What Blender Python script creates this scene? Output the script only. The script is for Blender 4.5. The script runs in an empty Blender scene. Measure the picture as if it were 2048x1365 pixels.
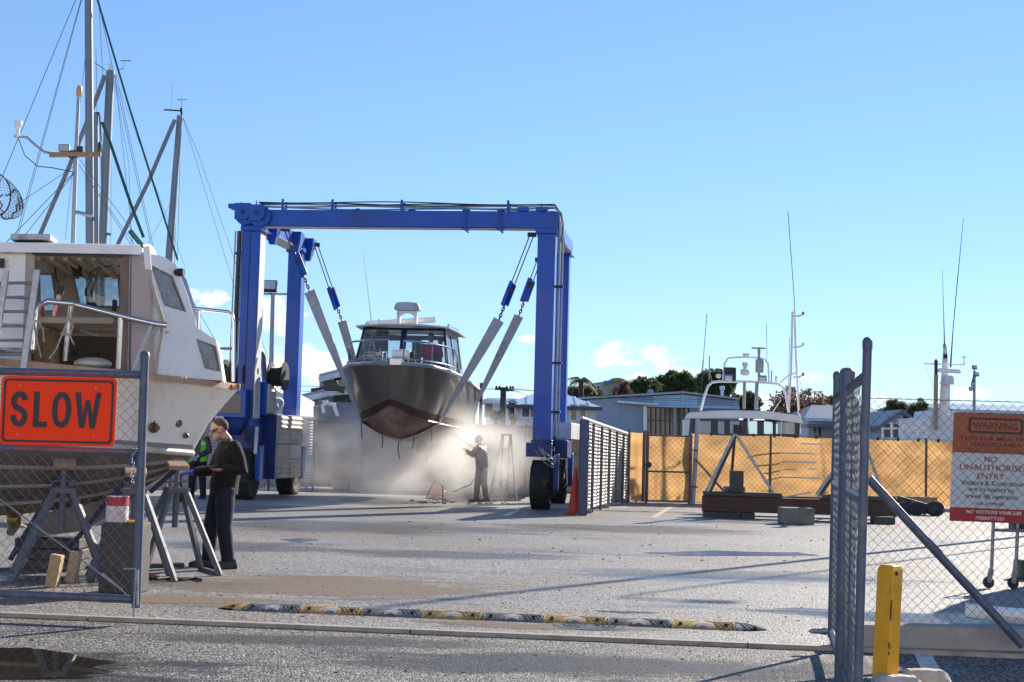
import bpy, bmesh, math, random
from mathutils import Vector, Matrix
from mathutils.geometry import tessellate_polygon
R = math.radians
rng = random.Random(7)
scn = bpy.context.scene
COL = scn.collection

# ------------------------------------------------------------------ camera
FPX, CX, CY, CAMH = 3000.0, 1024.0, 682.5, 1.5
PITCH, ROLL = R(3.93), R(1.55)
cam = bpy.data.cameras.new('camera'); cam.sensor_width = 36.0
cam.lens = 36.0 * FPX / 2048.0; cam.clip_start = 0.1; cam.clip_end = 6000
camo = bpy.data.objects.new('camera', cam); COL.objects.link(camo)
CAMR = Matrix.Rotation(R(90) + PITCH, 3, 'X') @ Matrix.Rotation(ROLL, 3, 'Z')
camo.matrix_world = Matrix.Translation((0, 0, CAMH)) @ CAMR.to_4x4()
scn.camera = camo

# ------------------------------------------------------------------ sky, sun, exposure
SUN_AZ, SUN_EL = R(36), R(26)          # azimuth measured from +Y towards +X
world = bpy.data.worlds.new('World'); scn.world = world; world.use_nodes = True
wn, wl = world.node_tree.nodes, world.node_tree.links
wn.clear()
wo = wn.new('ShaderNodeOutputWorld'); bg = wn.new('ShaderNodeBackground')
sky = wn.new('ShaderNodeTexSky'); sky.sky_type = 'NISHITA'; sky.sun_disc = False
sky.sun_elevation = SUN_EL; sky.sun_rotation = SUN_AZ
sky.altitude = 0; sky.air_density = 1.0; sky.dust_density = 0.0; sky.ozone_density = 2.0
bg.inputs['Strength'].default_value = 0.089
def wmath(op, a, b=None, c=None):
    n = wn.new('ShaderNodeMath'); n.operation = op
    for k, q in enumerate((a, b, c)):
        if q is None: continue
        if isinstance(q, (int, float)): n.inputs[k].default_value = q
        else: wl.new(q, n.inputs[k])
    return n.outputs[0]
tc = wn.new('ShaderNodeTexCoord'); sep = wn.new('ShaderNodeSeparateXYZ')
wl.new(tc.outputs['Generated'], sep.inputs[0])
azn = wmath('ARCTAN2', sep.outputs[0], sep.outputs[1])
eln = wmath('ARCSINE', sep.outputs[2])
# cumulus: (azimuth, elevation, half width, half height) in degrees, low in the sky all round
CLOUDS = [(-8.9, 4.6, 1.9, .8), (-11.9, 5.15, 1.2, .45), (-7.9, 3.0, 1.6, .8), (-6.7, 2.3, 1.9, .7), (.5, 4.05, .5, .2),
          (4.6, 3.5, 2.1, .60), (5.7, 2.7, 1.5, .5), (11.2, 2.75, .8, .32), (17.3, 2.35, 1.2, .35), (13.3, 2.0, .8, .25), (1.3, 1.9, 1.2, .35),
          (8.5, 1.9, 1.6, .4), (-3.3, 1.9, 2.0, .35), (-15.0, 1.9, 2.2, .5),
          (-34, 4.5, 6, 1.0), (-80, 4, 9, 1.2), (-140, 4, 9, 1.2), (150, 4.5, 9, 1.2), (90, 4.5, 8, 1.2), (32, 3.5, 4, .7)]
aev = wn.new('ShaderNodeCombineXYZ'); wl.new(azn, aev.inputs[0]); wl.new(eln, aev.inputs[1])
mask = None
for a, e, wa, he in CLOUDS:
    q = wn.new('ShaderNodeVectorMath'); q.operation = 'MULTIPLY_ADD'
    wl.new(aev.outputs[0], q.inputs[0]); q.inputs[1].default_value = (1 / R(wa), 1 / R(he), 0); q.inputs[2].default_value = (-a / wa, -e / he, 0)
    d = wn.new('ShaderNodeVectorMath'); d.operation = 'LENGTH'; wl.new(q.outputs[0], d.inputs[0])
    mask = d.outputs['Value'] if mask is None else wmath('MINIMUM', mask, d.outputs['Value'])
mask = wmath('SUBTRACT', 1.0, wmath('MULTIPLY', mask, mask))
nz = wn.new('ShaderNodeTexNoise'); nz.inputs['Scale'].default_value = 55; nz.inputs['Detail'].default_value = 7; nz.inputs['Roughness'].default_value = .62
mp = wn.new('ShaderNodeMapping'); mp.inputs['Scale'].default_value = (1, 1, 1.5)
wl.new(tc.outputs['Generated'], mp.inputs[0]); wl.new(mp.outputs[0], nz.inputs['Vector'])
dens = wmath('ADD', wmath('MAXIMUM', mask, -1.0), wmath('MULTIPLY', wmath('SUBTRACT', nz.outputs['Fac'], 0.5), 5.0))
mr = wn.new('ShaderNodeMapRange'); mr.interpolation_type = 'SMOOTHSTEP'
mr.inputs['From Min'].default_value = .15; mr.inputs['From Max'].default_value = 1.25
wl.new(dens, mr.inputs['Value'])
tint = wn.new('ShaderNodeMix'); tint.data_type = 'RGBA'; tint.blend_type = 'MULTIPLY'; tint.inputs[0].default_value = 1
tint.inputs[7].default_value = (0.83, 1.10, 1.50, 1)
gm_ = wn.new('ShaderNodeGamma'); gm_.inputs[1].default_value = .75
wl.new(sky.outputs[0], gm_.inputs[0]); wl.new(gm_.outputs[0], tint.inputs[6])
cm = wn.new('ShaderNodeMix'); cm.data_type = 'RGBA'
cm.inputs[7].default_value = (7.6, 7.3, 7.0, 1)
wl.new(wmath('MULTIPLY', mr.outputs[0], .9), cm.inputs[0]); wl.new(tint.outputs[2], cm.inputs[6])
wl.new(cm.outputs[2], bg.inputs['Color']); wl.new(bg.outputs[0], wo.inputs['Surface'])

sund = bpy.data.lights.new('sun', 'SUN'); sund.energy = 5.0; sund.angle = R(0.53); sund.color = (1.0, .90, .76)
suno = bpy.data.objects.new('sun', sund); COL.objects.link(suno)
SUNV = Vector((math.sin(SUN_AZ) * math.cos(SUN_EL), math.cos(SUN_AZ) * math.cos(SUN_EL), math.sin(SUN_EL)))
suno.rotation_euler = SUNV.to_track_quat('Z', 'Y').to_euler(); suno.location = (20, 20, 30)
vs = scn.view_settings; vs.view_transform = 'Standard'; vs.look = 'None'; vs.exposure = 0.95; vs.gamma = 1.0; vs.use_curve_mapping = False
scn.cycles.volume_step_rate = 2.0; scn.cycles.volume_max_steps = 64
scn.cycles.max_bounces = 8; scn.cycles.volume_bounces = 3; scn.cycles.transparent_max_bounces = 24

# ------------------------------------------------------------------ geometry helpers
def ray(px, py):
    return CAMR @ Vector(((px - CX) / FPX, (CY - py) / FPX, -1.0))
def P(px, py, Y):                         # a point of the yard seen at that pixel at a known distance
    d = ray(px, py); return Vector((0, 0, CAMH)) + d * (Y / d.y)
def G(px, py, z=0.0):                     # a point of the ground
    d = ray(px, py); return Vector((0, 0, CAMH)) + d * ((z - CAMH) / d.z)
def V(*a): return Vector(a)
def lerp(a, b, t): return a + (b - a) * t

class MB:
    def __init__(s): s.v = []; s.f = []
    def add(s, vs_, fs_):
        o = len(s.v); s.v += [Vector(q) for q in vs_]; s.f += [tuple(i + o for i in q) for q in fs_]; return s
    def box(s, c, d, m=None):
        c = Vector(c); hx, hy, hz = d[0] / 2, d[1] / 2, d[2] / 2
        q = [Vector((x, y, z)) for x in (-hx, hx) for y in (-hy, hy) for z in (-hz, hz)]
        if m is not None: q = [m @ p for p in q]
        return s.add([p + c for p in q], [(0, 1, 3, 2), (4, 6, 7, 5), (0, 4, 5, 1), (2, 3, 7, 6), (0, 2, 6, 4), (1, 5, 7, 3)])
    def lim(s, x0, x1, y0, y1, z0, z1):
        return s.box(((x0 + x1) / 2, (y0 + y1) / 2, (z0 + z1) / 2), (abs(x1 - x0), abs(y1 - y0), abs(z1 - z0)))
    def bar(s, p, q, w, h, up=(0, 0, 1)):
        p, q = Vector(p), Vector(q); d = (q - p); L = d.length
        if L < 1e-6: return s
        d.normalize(); up = Vector(up)
        if abs(d.dot(up)) > .98: up = Vector((0, 1, 0)) if abs(d.y) < .9 else Vector((1, 0, 0))
        a = d.cross(up).normalized(); b = a.cross(d)
        m = Matrix((a, d, b)).transposed()
        return s.box((p + q) / 2, (w, L, h), m)
    def tube(s, pts, r, n=8, cap=True, closed=False):
        pts = [Vector(p) for p in pts]; N = len(pts)
        rr = r if isinstance(r, (list, tuple)) else [r] * N
        rings = []; prev = None
        for i in range(N):
            if closed: t = pts[(i + 1) % N] - pts[i - 1]
            elif i == 0: t = pts[1] - pts[0]
            elif i == N - 1: t = pts[-1] - pts[-2]
            else: t = (pts[i + 1] - pts[i]).normalized() + (pts[i] - pts[i - 1]).normalized()
            if t.length < 1e-9: t = Vector((0, 0, 1))
            t.normalize()
            if prev is None:
                a = t.orthogonal().normalized()
            else:
                a = prev - t * prev.dot(t)
                a = a.normalized() if a.length > 1e-6 else t.orthogonal().normalized()
            prev = a; b = t.cross(a)
            rings.append([pts[i] + (a * math.cos(k * 2 * math.pi / n) + b * math.sin(k * 2 * math.pi / n)) * rr[i] for k in range(n)])
        vs_ = [p for g in rings for p in g]; fs_ = []
        for i in range(N if closed else N - 1):
            j = (i + 1) % N
            for k in range(n):
                l = (k + 1) % n; fs_.append((i * n + k, i * n + l, j * n + l, j * n + k))
        if cap and not closed:
            fs_.append(tuple(range(n - 1, -1, -1))); fs_.append(tuple((N - 1) * n + k for k in range(n)))
        return s.add(vs_, fs_)
    def lathe(s, prof, c=(0, 0, 0), n=20, m=None):
        c = Vector(c); vs_ = []
        for r, z in prof:
            for k in range(n):
                p = Vector((r * math.cos(2 * math.pi * k / n), r * math.sin(2 * math.pi * k / n), z))
                if m is not None: p = m @ p
                vs_.append(p + c)
        fs_ = []
        for i in range(len(prof) - 1):
            for k in range(n):
                l = (k + 1) % n; fs_.append((i * n + k, i * n + l, (i + 1) * n + l, (i + 1) * n + k))
        fs_.append(tuple(range(n - 1, -1, -1))); fs_.append(tuple((len(prof) - 1) * n + k for k in range(n)))
        return s.add(vs_, fs_)
    def ball(s, c, r, n=12, m=None):
        r = r if isinstance(r, (tuple, list)) else (r, r, r); prof = []
        S = Matrix.Diagonal(r)
        if m is not None: S = m @ S
        for i in range(n // 2 + 1):
            a = -math.pi / 2 + math.pi * i / (n // 2); prof.append((max(math.cos(a), .02), math.sin(a)))
        return s.lathe(prof, c, n, S)
    def poly(s, pts, off, holes=()):      # a plate with holes, thickness = vector off
        off = Vector(off); loops = [[Vector(p) for p in pts]] + [[Vector(p) for p in h] for h in holes]
        tri = tessellate_polygon(loops); flat = [p for l in loops for p in l]; n = len(flat)
        fs_ = [tuple(t) for t in tri] + [tuple(i + n for i in reversed(t)) for t in tri]; o = 0
        for l in loops:
            for i in range(len(l)):
                j = (i + 1) % len(l); fs_.append((o + i, o + j, o + j + n, o + i + n))
            o += len(l)
        return s.add(flat + [p + off for p in flat], fs_)
    def loft(s, rows, close=False, cap=False):
        n = len(rows[0]); vs_ = [p for r_ in rows for p in r_]; fs_ = []
        for i in range(len(rows) - 1):
            for k in range(n if close else n - 1):
                l = (k + 1) % n; fs_.append((i * n + k, i * n + l, (i + 1) * n + l, (i + 1) * n + k))
        if cap:
            fs_.append(tuple(range(n - 1, -1, -1))); fs_.append(tuple((len(rows) - 1) * n + k for k in range(n)))
        return s.add(vs_, fs_)
    def quad(s, *p): return s.add(p, [tuple(range(len(p)))])
    def mesh(s, name, mat, smooth=False):
        me = bpy.data.meshes.new(name); me.from_pydata([tuple(p) for p in s.v], [], s.f)
        bm = bmesh.new(); bm.from_mesh(me); bmesh.ops.recalc_face_normals(bm, faces=bm.faces); bm.to_mesh(me); bm.free()
        if mat: me.materials.append(mat)
        if smooth:
            me.polygons.foreach_set('use_smooth', [True] * len(me.polygons))
            try: me.set_sharp_from_angle(angle=R(40 if smooth is True else smooth))
            except Exception: pass
        me.update(); return me
    def build(s, name, mat, parent=None, smooth=False, bevel=0, local=False):
        o = bpy.data.objects.new(name, s.mesh(name, mat, smooth)); COL.objects.link(o)
        if parent is not None: attach(o, parent, local)
        if bevel:
            b = o.modifiers.new('bevel', 'BEVEL'); b.width = bevel; b.segments = 1; b.limit_method = 'ANGLE'; b.angle_limit = R(35)
        return o
def attach(o, parent, local=False):
    o.parent = parent
    if not local and parent.type == 'EMPTY': o.matrix_parent_inverse = parent.matrix_basis.inverted()
def tag(o, label=None, cat=None, group=None, kind=None):
    if label: o['label'] = label
    if cat: o['category'] = cat
    if group: o['group'] = group
    if kind: o['kind'] = kind
    return o
def thing(name, label, cat, loc=(0, 0, 0), rz=0, group=None):
    o = bpy.data.objects.new(name, None); COL.objects.link(o); o.empty_display_size = .2
    o.location = loc; o.rotation_euler = (0, 0, rz)
    return tag(o, label, cat, group)
def dup(root, loc, rz=None, label=None, sc=None):
    def cp(o, par):
        c = o.copy(); COL.objects.link(c); c.parent = par
        if par is not None: c.matrix_parent_inverse = o.matrix_parent_inverse.copy()
        for ch in o.children: cp(ch, c)
        return c
    r_ = cp(root, None); r_.location = loc
    if rz is not None: r_.rotation_euler = (0, 0, rz)
    if sc is not None: r_.scale = sc
    if label: r_['label'] = label
    return r_
def stru(o): o['kind'] = 'structure'; return o
def arc(c, r, a0, a1, n, ax, ay):
    c, ax, ay = Vector(c), Vector(ax), Vector(ay)
    return [c + ax * (r * math.cos(lerp(a0, a1, i / n))) + ay * (r * math.sin(lerp(a0, a1, i / n))) for i in range(n + 1)]
def rnd(a, b): return rng.uniform(a, b)

# ------------------------------------------------------------------ materials
MATS = {}
def mat(name, col, rough=.6, metal=0, var=.14, scale=2.5, bump=0, bscale=40, dirt=None, dirt_amt=.35, dscale=3, spec=.5, stretch=None, alpha=1, trans=0, coat=0):
    if name in MATS: return MATS[name]
    m = bpy.data.materials.new(name); m.use_nodes = True; nt = m.node_tree; nd, lk = nt.nodes, nt.links
    b = nd['Principled BSDF']; b.inputs['Roughness'].default_value = rough; b.inputs['Metallic'].default_value = metal
    b.inputs['Specular IOR Level'].default_value = spec; b.inputs['Alpha'].default_value = alpha
    b.inputs['Transmission Weight'].default_value = trans; b.inputs['Coat Weight'].default_value = coat
    t = nd.new('ShaderNodeTexCoord'); mpp = nd.new('ShaderNodeMapping'); lk.new(t.outputs['Object'], mpp.inputs[0])
    if stretch: mpp.inputs['Scale'].default_value = stretch
    n = nd.new('ShaderNodeTexNoise'); n.inputs['Scale'].default_value = scale; n.inputs['Detail'].default_value = 5; n.inputs['Roughness'].default_value = .6
    lk.new(mpp.outputs[0], n.inputs['Vector'])
    rp = nd.new('ShaderNodeValToRGB'); e = rp.color_ramp.elements
    e[0].position = .3; e[1].position = .7
    e[0].color = tuple(max(0, c * (1 - var)) for c in col) + (1,); e[1].color = tuple(min(1, c * (1 + var)) for c in col) + (1,)
    lk.new(n.outputs['Fac'], rp.inputs[0]); out = rp.outputs[0]
    if dirt:
        n2 = nd.new('ShaderNodeTexNoise'); n2.inputs['Scale'].default_value = dscale; n2.inputs['Detail'].default_value = 8; n2.inputs['Roughness'].default_value = .68
        lk.new(mpp.outputs[0], n2.inputs['Vector'])
        r2 = nd.new('ShaderNodeValToRGB'); r2.color_ramp.elements[0].position = .62 - dirt_amt * .4; r2.color_ramp.elements[1].position = .78
        lk.new(n2.outputs['Fac'], r2.inputs[0])
        mx = nd.new('ShaderNodeMix'); mx.data_type = 'RGBA'; mx.inputs[7].default_value = tuple(dirt) + (1,)
        lk.new(r2.outputs[0], mx.inputs[0]); lk.new(out, mx.inputs[6]); out = mx.outputs[2]
        ad = nd.new('ShaderNodeMath'); ad.operation = 'MULTIPLY_ADD'; ad.inputs[1].default_value = .25; ad.inputs[2].default_value = rough
        lk.new(r2.outputs[0], ad.inputs[0]); lk.new(ad.outputs[0], b.inputs['Roughness'])
    lk.new(out, b.inputs['Base Color'])
    if bump:
        n3 = nd.new('ShaderNodeTexNoise'); n3.inputs['Scale'].default_value = bscale; n3.inputs['Detail'].default_value = 4
        lk.new(mpp.outputs[0], n3.inputs['Vector'])
        bp = nd.new('ShaderNodeBump'); bp.inputs['Strength'].default_value = bump; bp.inputs['Distance'].default_value = .02
        lk.new(n3.outputs['Fac'], bp.inputs['Height']); lk.new(bp.outputs[0], b.inputs['Normal'])
    MATS[name] = m; return m
def glassmat(name, tintc=(.75, .85, .88), amt=.25, rough=.05):
    if name in MATS: return MATS[name]
    m = bpy.data.materials.new(name); m.use_nodes = True; nd, lk = m.node_tree.nodes, m.node_tree.links
    nd.remove(nd['Principled BSDF'])
    tr = nd.new('ShaderNodeBsdfTransparent'); tr.inputs[0].default_value = tuple(tintc) + (1,)
    gl = nd.new('ShaderNodeBsdfGlossy'); gl.inputs['Roughness'].default_value = rough
    di = nd.new('ShaderNodeBsdfDiffuse'); di.inputs[0].default_value = (.55, .57, .58, 1)
    fr = nd.new('ShaderNodeFresnel'); fr.inputs[0].default_value = 1.5
    n = nd.new('ShaderNodeTexNoise'); n.inputs['Scale'].default_value = 6; n.inputs['Detail'].default_value = 6
    ml = nd.new('ShaderNodeMath'); ml.operation = 'MULTIPLY'; ml.inputs[1].default_value = amt * 1.6; lk.new(n.outputs['Fac'], ml.inputs[0])
    a = nd.new('ShaderNodeMixShader'); lk.new(ml.outputs[0], a.inputs[0]); lk.new(tr.outputs[0], a.inputs[1]); lk.new(di.outputs[0], a.inputs[2])
    b = nd.new('ShaderNodeMixShader'); lk.new(fr.outputs[0], b.inputs[0]); lk.new(a.outputs[0], b.inputs[1]); lk.new(gl.outputs[0], b.inputs[2])
    lk.new(b.outputs[0], nd['Material Output'].inputs['Surface']); MATS[name] = m; return m

m_stand = mat('grey_stand_steel', (.115, .125, .15), .6, .1, .2, 10, .1, 60, dirt=(.10, .09, .085), dirt_amt=.3, dscale=6)
m_galv = mat('galvanised_steel', (.30, .32, .36), .42, .6, .2, 14, .1, 60, dirt=(.2, .19, .18), dirt_amt=.2, dscale=6)
m_gate = mat('painted_pipe', (.075, .10, .165), .45, .15, .2, 8, .08, 60, dirt=(.22, .20, .18), dirt_amt=.25, dscale=9)
m_wire = mat('galvanised_wire', (.17, .175, .19), .55, .3, .2, 20)
m_wiredark = mat('dark_wire', (.05, .05, .055), .6, .3, .2, 20)
m_steel = mat('stainless_steel', (.62, .62, .62), .18, 1.0, .08, 8)
m_alu = mat('aluminium', (.55, .56, .57), .35, .9, .12, 5)
m_black = mat('black_rubber', (.022, .022, .024), .75, 0, .25, 6, .15, 40, dirt=(.10, .09, .08), dirt_amt=.25)
m_blackmetal = mat('black_metal', (.03, .03, .033), .5, .3, .2, 8)
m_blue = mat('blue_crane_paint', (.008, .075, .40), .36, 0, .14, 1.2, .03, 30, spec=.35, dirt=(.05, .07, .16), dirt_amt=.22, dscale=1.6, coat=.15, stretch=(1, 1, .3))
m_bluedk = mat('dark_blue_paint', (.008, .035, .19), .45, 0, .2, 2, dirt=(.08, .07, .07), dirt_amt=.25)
m_white = mat('white_paint', (.82, .82, .81), .38, 0, .05, 2, dirt=(.5, .48, .44), dirt_amt=.12, dscale=2.5)
m_whitehull = mat('white_hull_paint', (.80, .79, .76), .38, 0, .06, 2, .02, 8, dirt=(.52, .49, .44), dirt_amt=.22, dscale=1.8, stretch=(1, 1, .35))
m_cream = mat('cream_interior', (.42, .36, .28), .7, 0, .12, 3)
m_wood = mat('weathered_timber', (.33, .23, .14), .7, 0, .3, 4, .2, 40, stretch=(6, 1, 1), dirt=(.16, .10, .06), dirt_amt=.3, dscale=4)
m_concrete = mat('concrete', (.30, .28, .26), .85, 0, .2, 4, .3, 50, dirt=(.14, .12, .11), dirt_amt=.3)
m_rust = mat('rusty_steel', (.12, .055, .035), .8, .1, .35, 3, .3, 30, dirt=(.05, .045, .045), dirt_amt=.5)
m_darksteel = mat('dark_steel', (.075, .07, .07), .6, .4, .3, 4, .2, 30, dirt=(.14, .07, .04), dirt_amt=.25)
m_rope = mat('rope', (.42, .38, .31), .9, 0, .3, 30, .4, 90)
m_orange = mat('orange_plastic', (.62, .045, .015), .5, 0, .12, 3, dirt=(.25, .07, .04), dirt_amt=.12)
m_glass = glassmat('window_glass', (.80, .85, .88), .10)
m_glasshaze = glassmat('salted_glass', (.72, .80, .84), .42)
m_darkglass = mat('dark_glass', (.025, .03, .035), .06, 0, .3, 1.5, spec=.6)
m_red = mat('red_cloth', (.45, .03, .025), .8, 0, .2, 6)
m_yellow = mat('yellow_paint', (.74, .36, .010), .55, 0, .12, 4, .1, 60, dirt=(.16, .10, .04), dirt_amt=.2, dscale=7)
# ================================================================== ground
def groundmat(name, base, speck, stain, fine, wet=.0, bump=.5, rough=.75, stain_amt=.5, speck_c=(.0, .0, .0)):
    m = bpy.data.materials.new(name); m.use_nodes = True; nd, lk = m.node_tree.nodes, m.node_tree.links
    b = nd['Principled BSDF']; t = nd.new('ShaderNodeTexCoord')
    def noise(sc, det=6, ro=.6, st=None, vec=None):
        n = nd.new('ShaderNodeTexNoise'); n.inputs['Scale'].default_value = sc; n.inputs['Detail'].default_value = det; n.inputs['Roughness'].default_value = ro
        mp_ = nd.new('ShaderNodeMapping'); lk.new(t.outputs['Object'], mp_.inputs[0])
        if st: mp_.inputs['Scale'].default_value = st
        lk.new(mp_.outputs[0], n.inputs['Vector']); return n.outputs['Fac']
    def ramp(x, a, b_):
        r_ = nd.new('ShaderNodeMapRange'); r_.interpolation_type = 'SMOOTHSTEP'; r_.inputs['From Min'].default_value = a; r_.inputs['From Max'].default_value = b_
        lk.new(x, r_.inputs['Value']); return r_.outputs[0]
    def mixc(f, a, c):
        mx = nd.new('ShaderNodeMix'); mx.data_type = 'RGBA'; lk.new(f, mx.inputs[0])
        if isinstance(a, tuple): mx.inputs[6].default_value = a + (1,)
        else: lk.new(a, mx.inputs[6])
        mx.inputs[7].default_value = c + (1,); return mx.outputs[2]
    tone = ramp(noise(.35, 5, .6), .3, .7)
    c = mixc(tone, tuple(q * .8 for q in base), tuple(q * 1.2 for q in base))
    st = ramp(noise(.15, 7, .62, (1, 1.9, 1)), .60 - stain_amt * .20, .66 - stain_amt * .06)
    c = mixc(st, c, stain)
    w = ramp(noise(.22, 6, .6, (.55, 2.0, 1)), .56, .68)
    if wet:
        dk = nd.new('ShaderNodeMath'); dk.operation = 'MULTIPLY'; lk.new(w, dk.inputs[0]); dk.inputs[1].default_value = .6; c = mixc(dk.outputs[0], c, tuple(q * .38 for q in base))
    tr_ = ramp(noise(1.1, 4, .55, (.06, 1.6, 1)), .60, .74); tm = nd.new('ShaderNodeMath'); tm.operation = 'MULTIPLY'; lk.new(tr_, tm.inputs[0]); tm.inputs[1].default_value = .35; c = mixc(tm.outputs[0], c, tuple(q * .45 for q in base))
    vo = nd.new('ShaderNodeTexVoronoi'); vo.inputs['Scale'].default_value = fine; lk.new(t.outputs['Object'], vo.inputs['Vector'])
    sp = nd.new('ShaderNodeSeparateColor'); lk.new(vo.outputs['Color'], sp.inputs[0])
    c = mixc(ramp(sp.outputs[0], .58, .80), c, speck)
    c = mixc(ramp(sp.outputs[1], .62, .80), c, speck_c)
    lk.new(c, b.inputs['Base Color'])
    wv = nd.new('ShaderNodeMath'); wv.operation = 'MULTIPLY_ADD'; lk.new(w, wv.inputs[0]); wv.inputs[1].default_value = -wet; wv.inputs[2].default_value = rough
    lk.new(wv.outputs[0], b.inputs['Roughness'])
    h = nd.new('ShaderNodeMath'); h.operation = 'SUBTRACT'; h.inputs[0].default_value = 1; lk.new(vo.outputs['Distance'], h.inputs[1])
    bp = nd.new('ShaderNodeBump'); bp.inputs['Distance'].default_value = .02
    bs = nd.new('ShaderNodeMath'); bs.operation = 'MULTIPLY_ADD'; lk.new(w, bs.inputs[0]); bs.inputs[1].default_value = -bump * (.8 if wet else 0); bs.inputs[2].default_value = bump
    lk.new(bs.outputs[0], bp.inputs['Strength']); lk.new(h.outputs[0], bp.inputs['Height']); lk.new(bp.outputs[0], b.inputs['Normal'])
    return m
m_road = groundmat('coarse_asphalt', (.070, .066, .063), (.40, .385, .37), (.055, .045, .04), 70, .12, .9, .66, .5, (.012, .012, .012))
m_yard = groundmat('yard_seal', (.225, .213, .198), (.37, .355, .335), (.19, .135, .095), 55, .40, .5, .58, .62, (.045, .043, .043))
m_pad = groundmat('wash_slab', (.34, .32, .29), (.40, .38, .35), (.26, .22, .17), 40, .30, .15, .55, .5, (.2, .18, .16))
KX = lambda x: 12.05 - .109 * x            # the line of the edging strip across the entrance
gr = MB().quad(V(-900, -60, -.03), V(900, -60, -.03), V(900, 2500, -.03), V(-900, 2500, -.03)).build('ground', m_road); stru(gr)
yd = MB().quad(V(-70, KX(-70), 0), V(70, KX(70), 0), V(70, 70, 0), V(-70, 70, 0)).build('yard_pavement', m_yard); stru(yd)
pd = MB().quad(G(330, 1012), G(1250, 1018), V(4, 46.5, .0), V(-14, 46.5, .0))
for p in pd.v: p.z = .004
stru(pd.build('wash_down_slab', m_pad))
# concrete edging strip, in lengths
kb = bpy.data.objects.new('kerb', None); COL.objects.link(kb); stru(kb)
xs = [-9.2, -6.6, -3.4, -.75, 1.9, 4.2, 7.5]
ke = mat('edging_concrete', (.33, .29, .25), .8, 0, .2, 5, .3, 60, dirt=(.17, .14, .12), dirt_amt=.3)
for a, b in zip(xs, xs[1:]):
    mb = MB(); pr = [(-.045, -.03), (-.042, .004), (.03, .006), (.04, -.03)]
    mb.loft([[V(x, KX(x) + u, z + .001) for u, z in pr] for x in (a + .006, b - .006)], True, True); mb.build('edging_length', ke, kb)
# puddle with ragged edge
def blob(pts, z, name, m, jit=.01, sub=5):
    out = []
    for i in range(len(pts)):
        a, b = pts[i], pts[(i + 1) % len(pts)]
        for k in range(sub):
            q = lerp(a, b, k / sub); out.append(V(q.x + rnd(-jit, jit), q.y + rnd(-jit * 2, jit * 2), z))
    mb = MB(); tri = tessellate_polygon([out]); mb.add(out, tri); return stru(mb.build(name, m))
m_water = mat('puddle_water', (.018, .014, .011), .015, 0, .3, 2, spec=.6)
blob([G(*q, -.03) for q in ((-160, 1292), (60, 1298), (130, 1306), (170, 1317), (232, 1326), (178, 1336), (225, 1346), (150, 1352), (195, 1357), (60, 1360), (-200, 1362))], -.024, 'puddle_water', m_water, .012, 6)
def stain(name, px, py, rx, ry, col, rough, amt, z=.003, seed=0, nsc=1.2):   # a soft-edged patch of dirt, damp or painted shade lying on the surface
    c = G(px, py, z); o = MB().quad(V(-rx, -ry, 0), V(rx, -ry, 0), V(rx, ry, 0), V(-rx, ry, 0)); m = bpy.data.materials.new(name); m.use_nodes = True; nd, lk = m.node_tree.nodes, m.node_tree.links; b = nd['Principled BSDF']
    b.inputs['Roughness'].default_value = rough; t = nd.new('ShaderNodeTexCoord'); sc_ = nd.new('ShaderNodeVectorMath'); sc_.operation = 'MULTIPLY'; sc_.inputs[1].default_value = (1 / rx, 1 / ry, 0); lk.new(t.outputs['Object'], sc_.inputs[0])
    ln_ = nd.new('ShaderNodeVectorMath'); ln_.operation = 'LENGTH'; lk.new(sc_.outputs[0], ln_.inputs[0]); n = nd.new('ShaderNodeTexNoise'); n.noise_dimensions = '4D'; n.inputs['W'].default_value = seed; n.inputs['Scale'].default_value = nsc; n.inputs['Detail'].default_value = 9; n.inputs['Roughness'].default_value = .68; mp_ = nd.new('ShaderNodeMapping'); mp_.inputs['Scale'].default_value = (.6, 1.7, 1); lk.new(t.outputs['Object'], mp_.inputs[0]); lk.new(mp_.outputs[0], n.inputs['Vector'])
    a = nd.new('ShaderNodeMath'); a.operation = 'MULTIPLY_ADD'; lk.new(n.outputs['Fac'], a.inputs[0]); a.inputs[1].default_value = 2.2; a.inputs[2].default_value = -.25; s_ = nd.new('ShaderNodeMath'); s_.operation = 'SUBTRACT'; lk.new(a.outputs[0], s_.inputs[0]); lk.new(ln_.outputs['Value'], s_.inputs[1])
    r_ = nd.new('ShaderNodeMapRange'); r_.interpolation_type = 'SMOOTHSTEP'; r_.inputs['From Min'].default_value = .0; r_.inputs['From Max'].default_value = .45; r_.inputs['To Max'].default_value = amt; lk.new(s_.outputs[0], r_.inputs['Value']); lk.new(r_.outputs[0], b.inputs['Alpha'])
    n2 = nd.new('ShaderNodeTexNoise'); n2.inputs['Scale'].default_value = 60; n2.inputs['Detail'].default_value = 3; lk.new(t.outputs['Object'], n2.inputs['Vector']); rp = nd.new('ShaderNodeValToRGB'); rp.color_ramp.elements[0].position = .3; rp.color_ramp.elements[1].position = .7; rp.color_ramp.elements[0].color = tuple(q * .6 for q in col) + (1,); rp.color_ramp.elements[1].color = tuple(q * 1.5 for q in col) + (1,); lk.new(n2.outputs['Fac'], rp.inputs[0]); lk.new(rp.outputs[0], b.inputs['Base Color'])
    bp = nd.new('ShaderNodeBump'); bp.inputs['Strength'].default_value = .35; bp.inputs['Distance'].default_value = .01; lk.new(n2.outputs['Fac'], bp.inputs['Height']); lk.new(bp.outputs[0], b.inputs['Normal'])
    q = o.build(name, m); q.location = c; stru(q)
stain('damp_asphalt', 40, 1330, 1.9, .9, (.03, .028, .028), .38, .85, -.027, 1)
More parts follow.
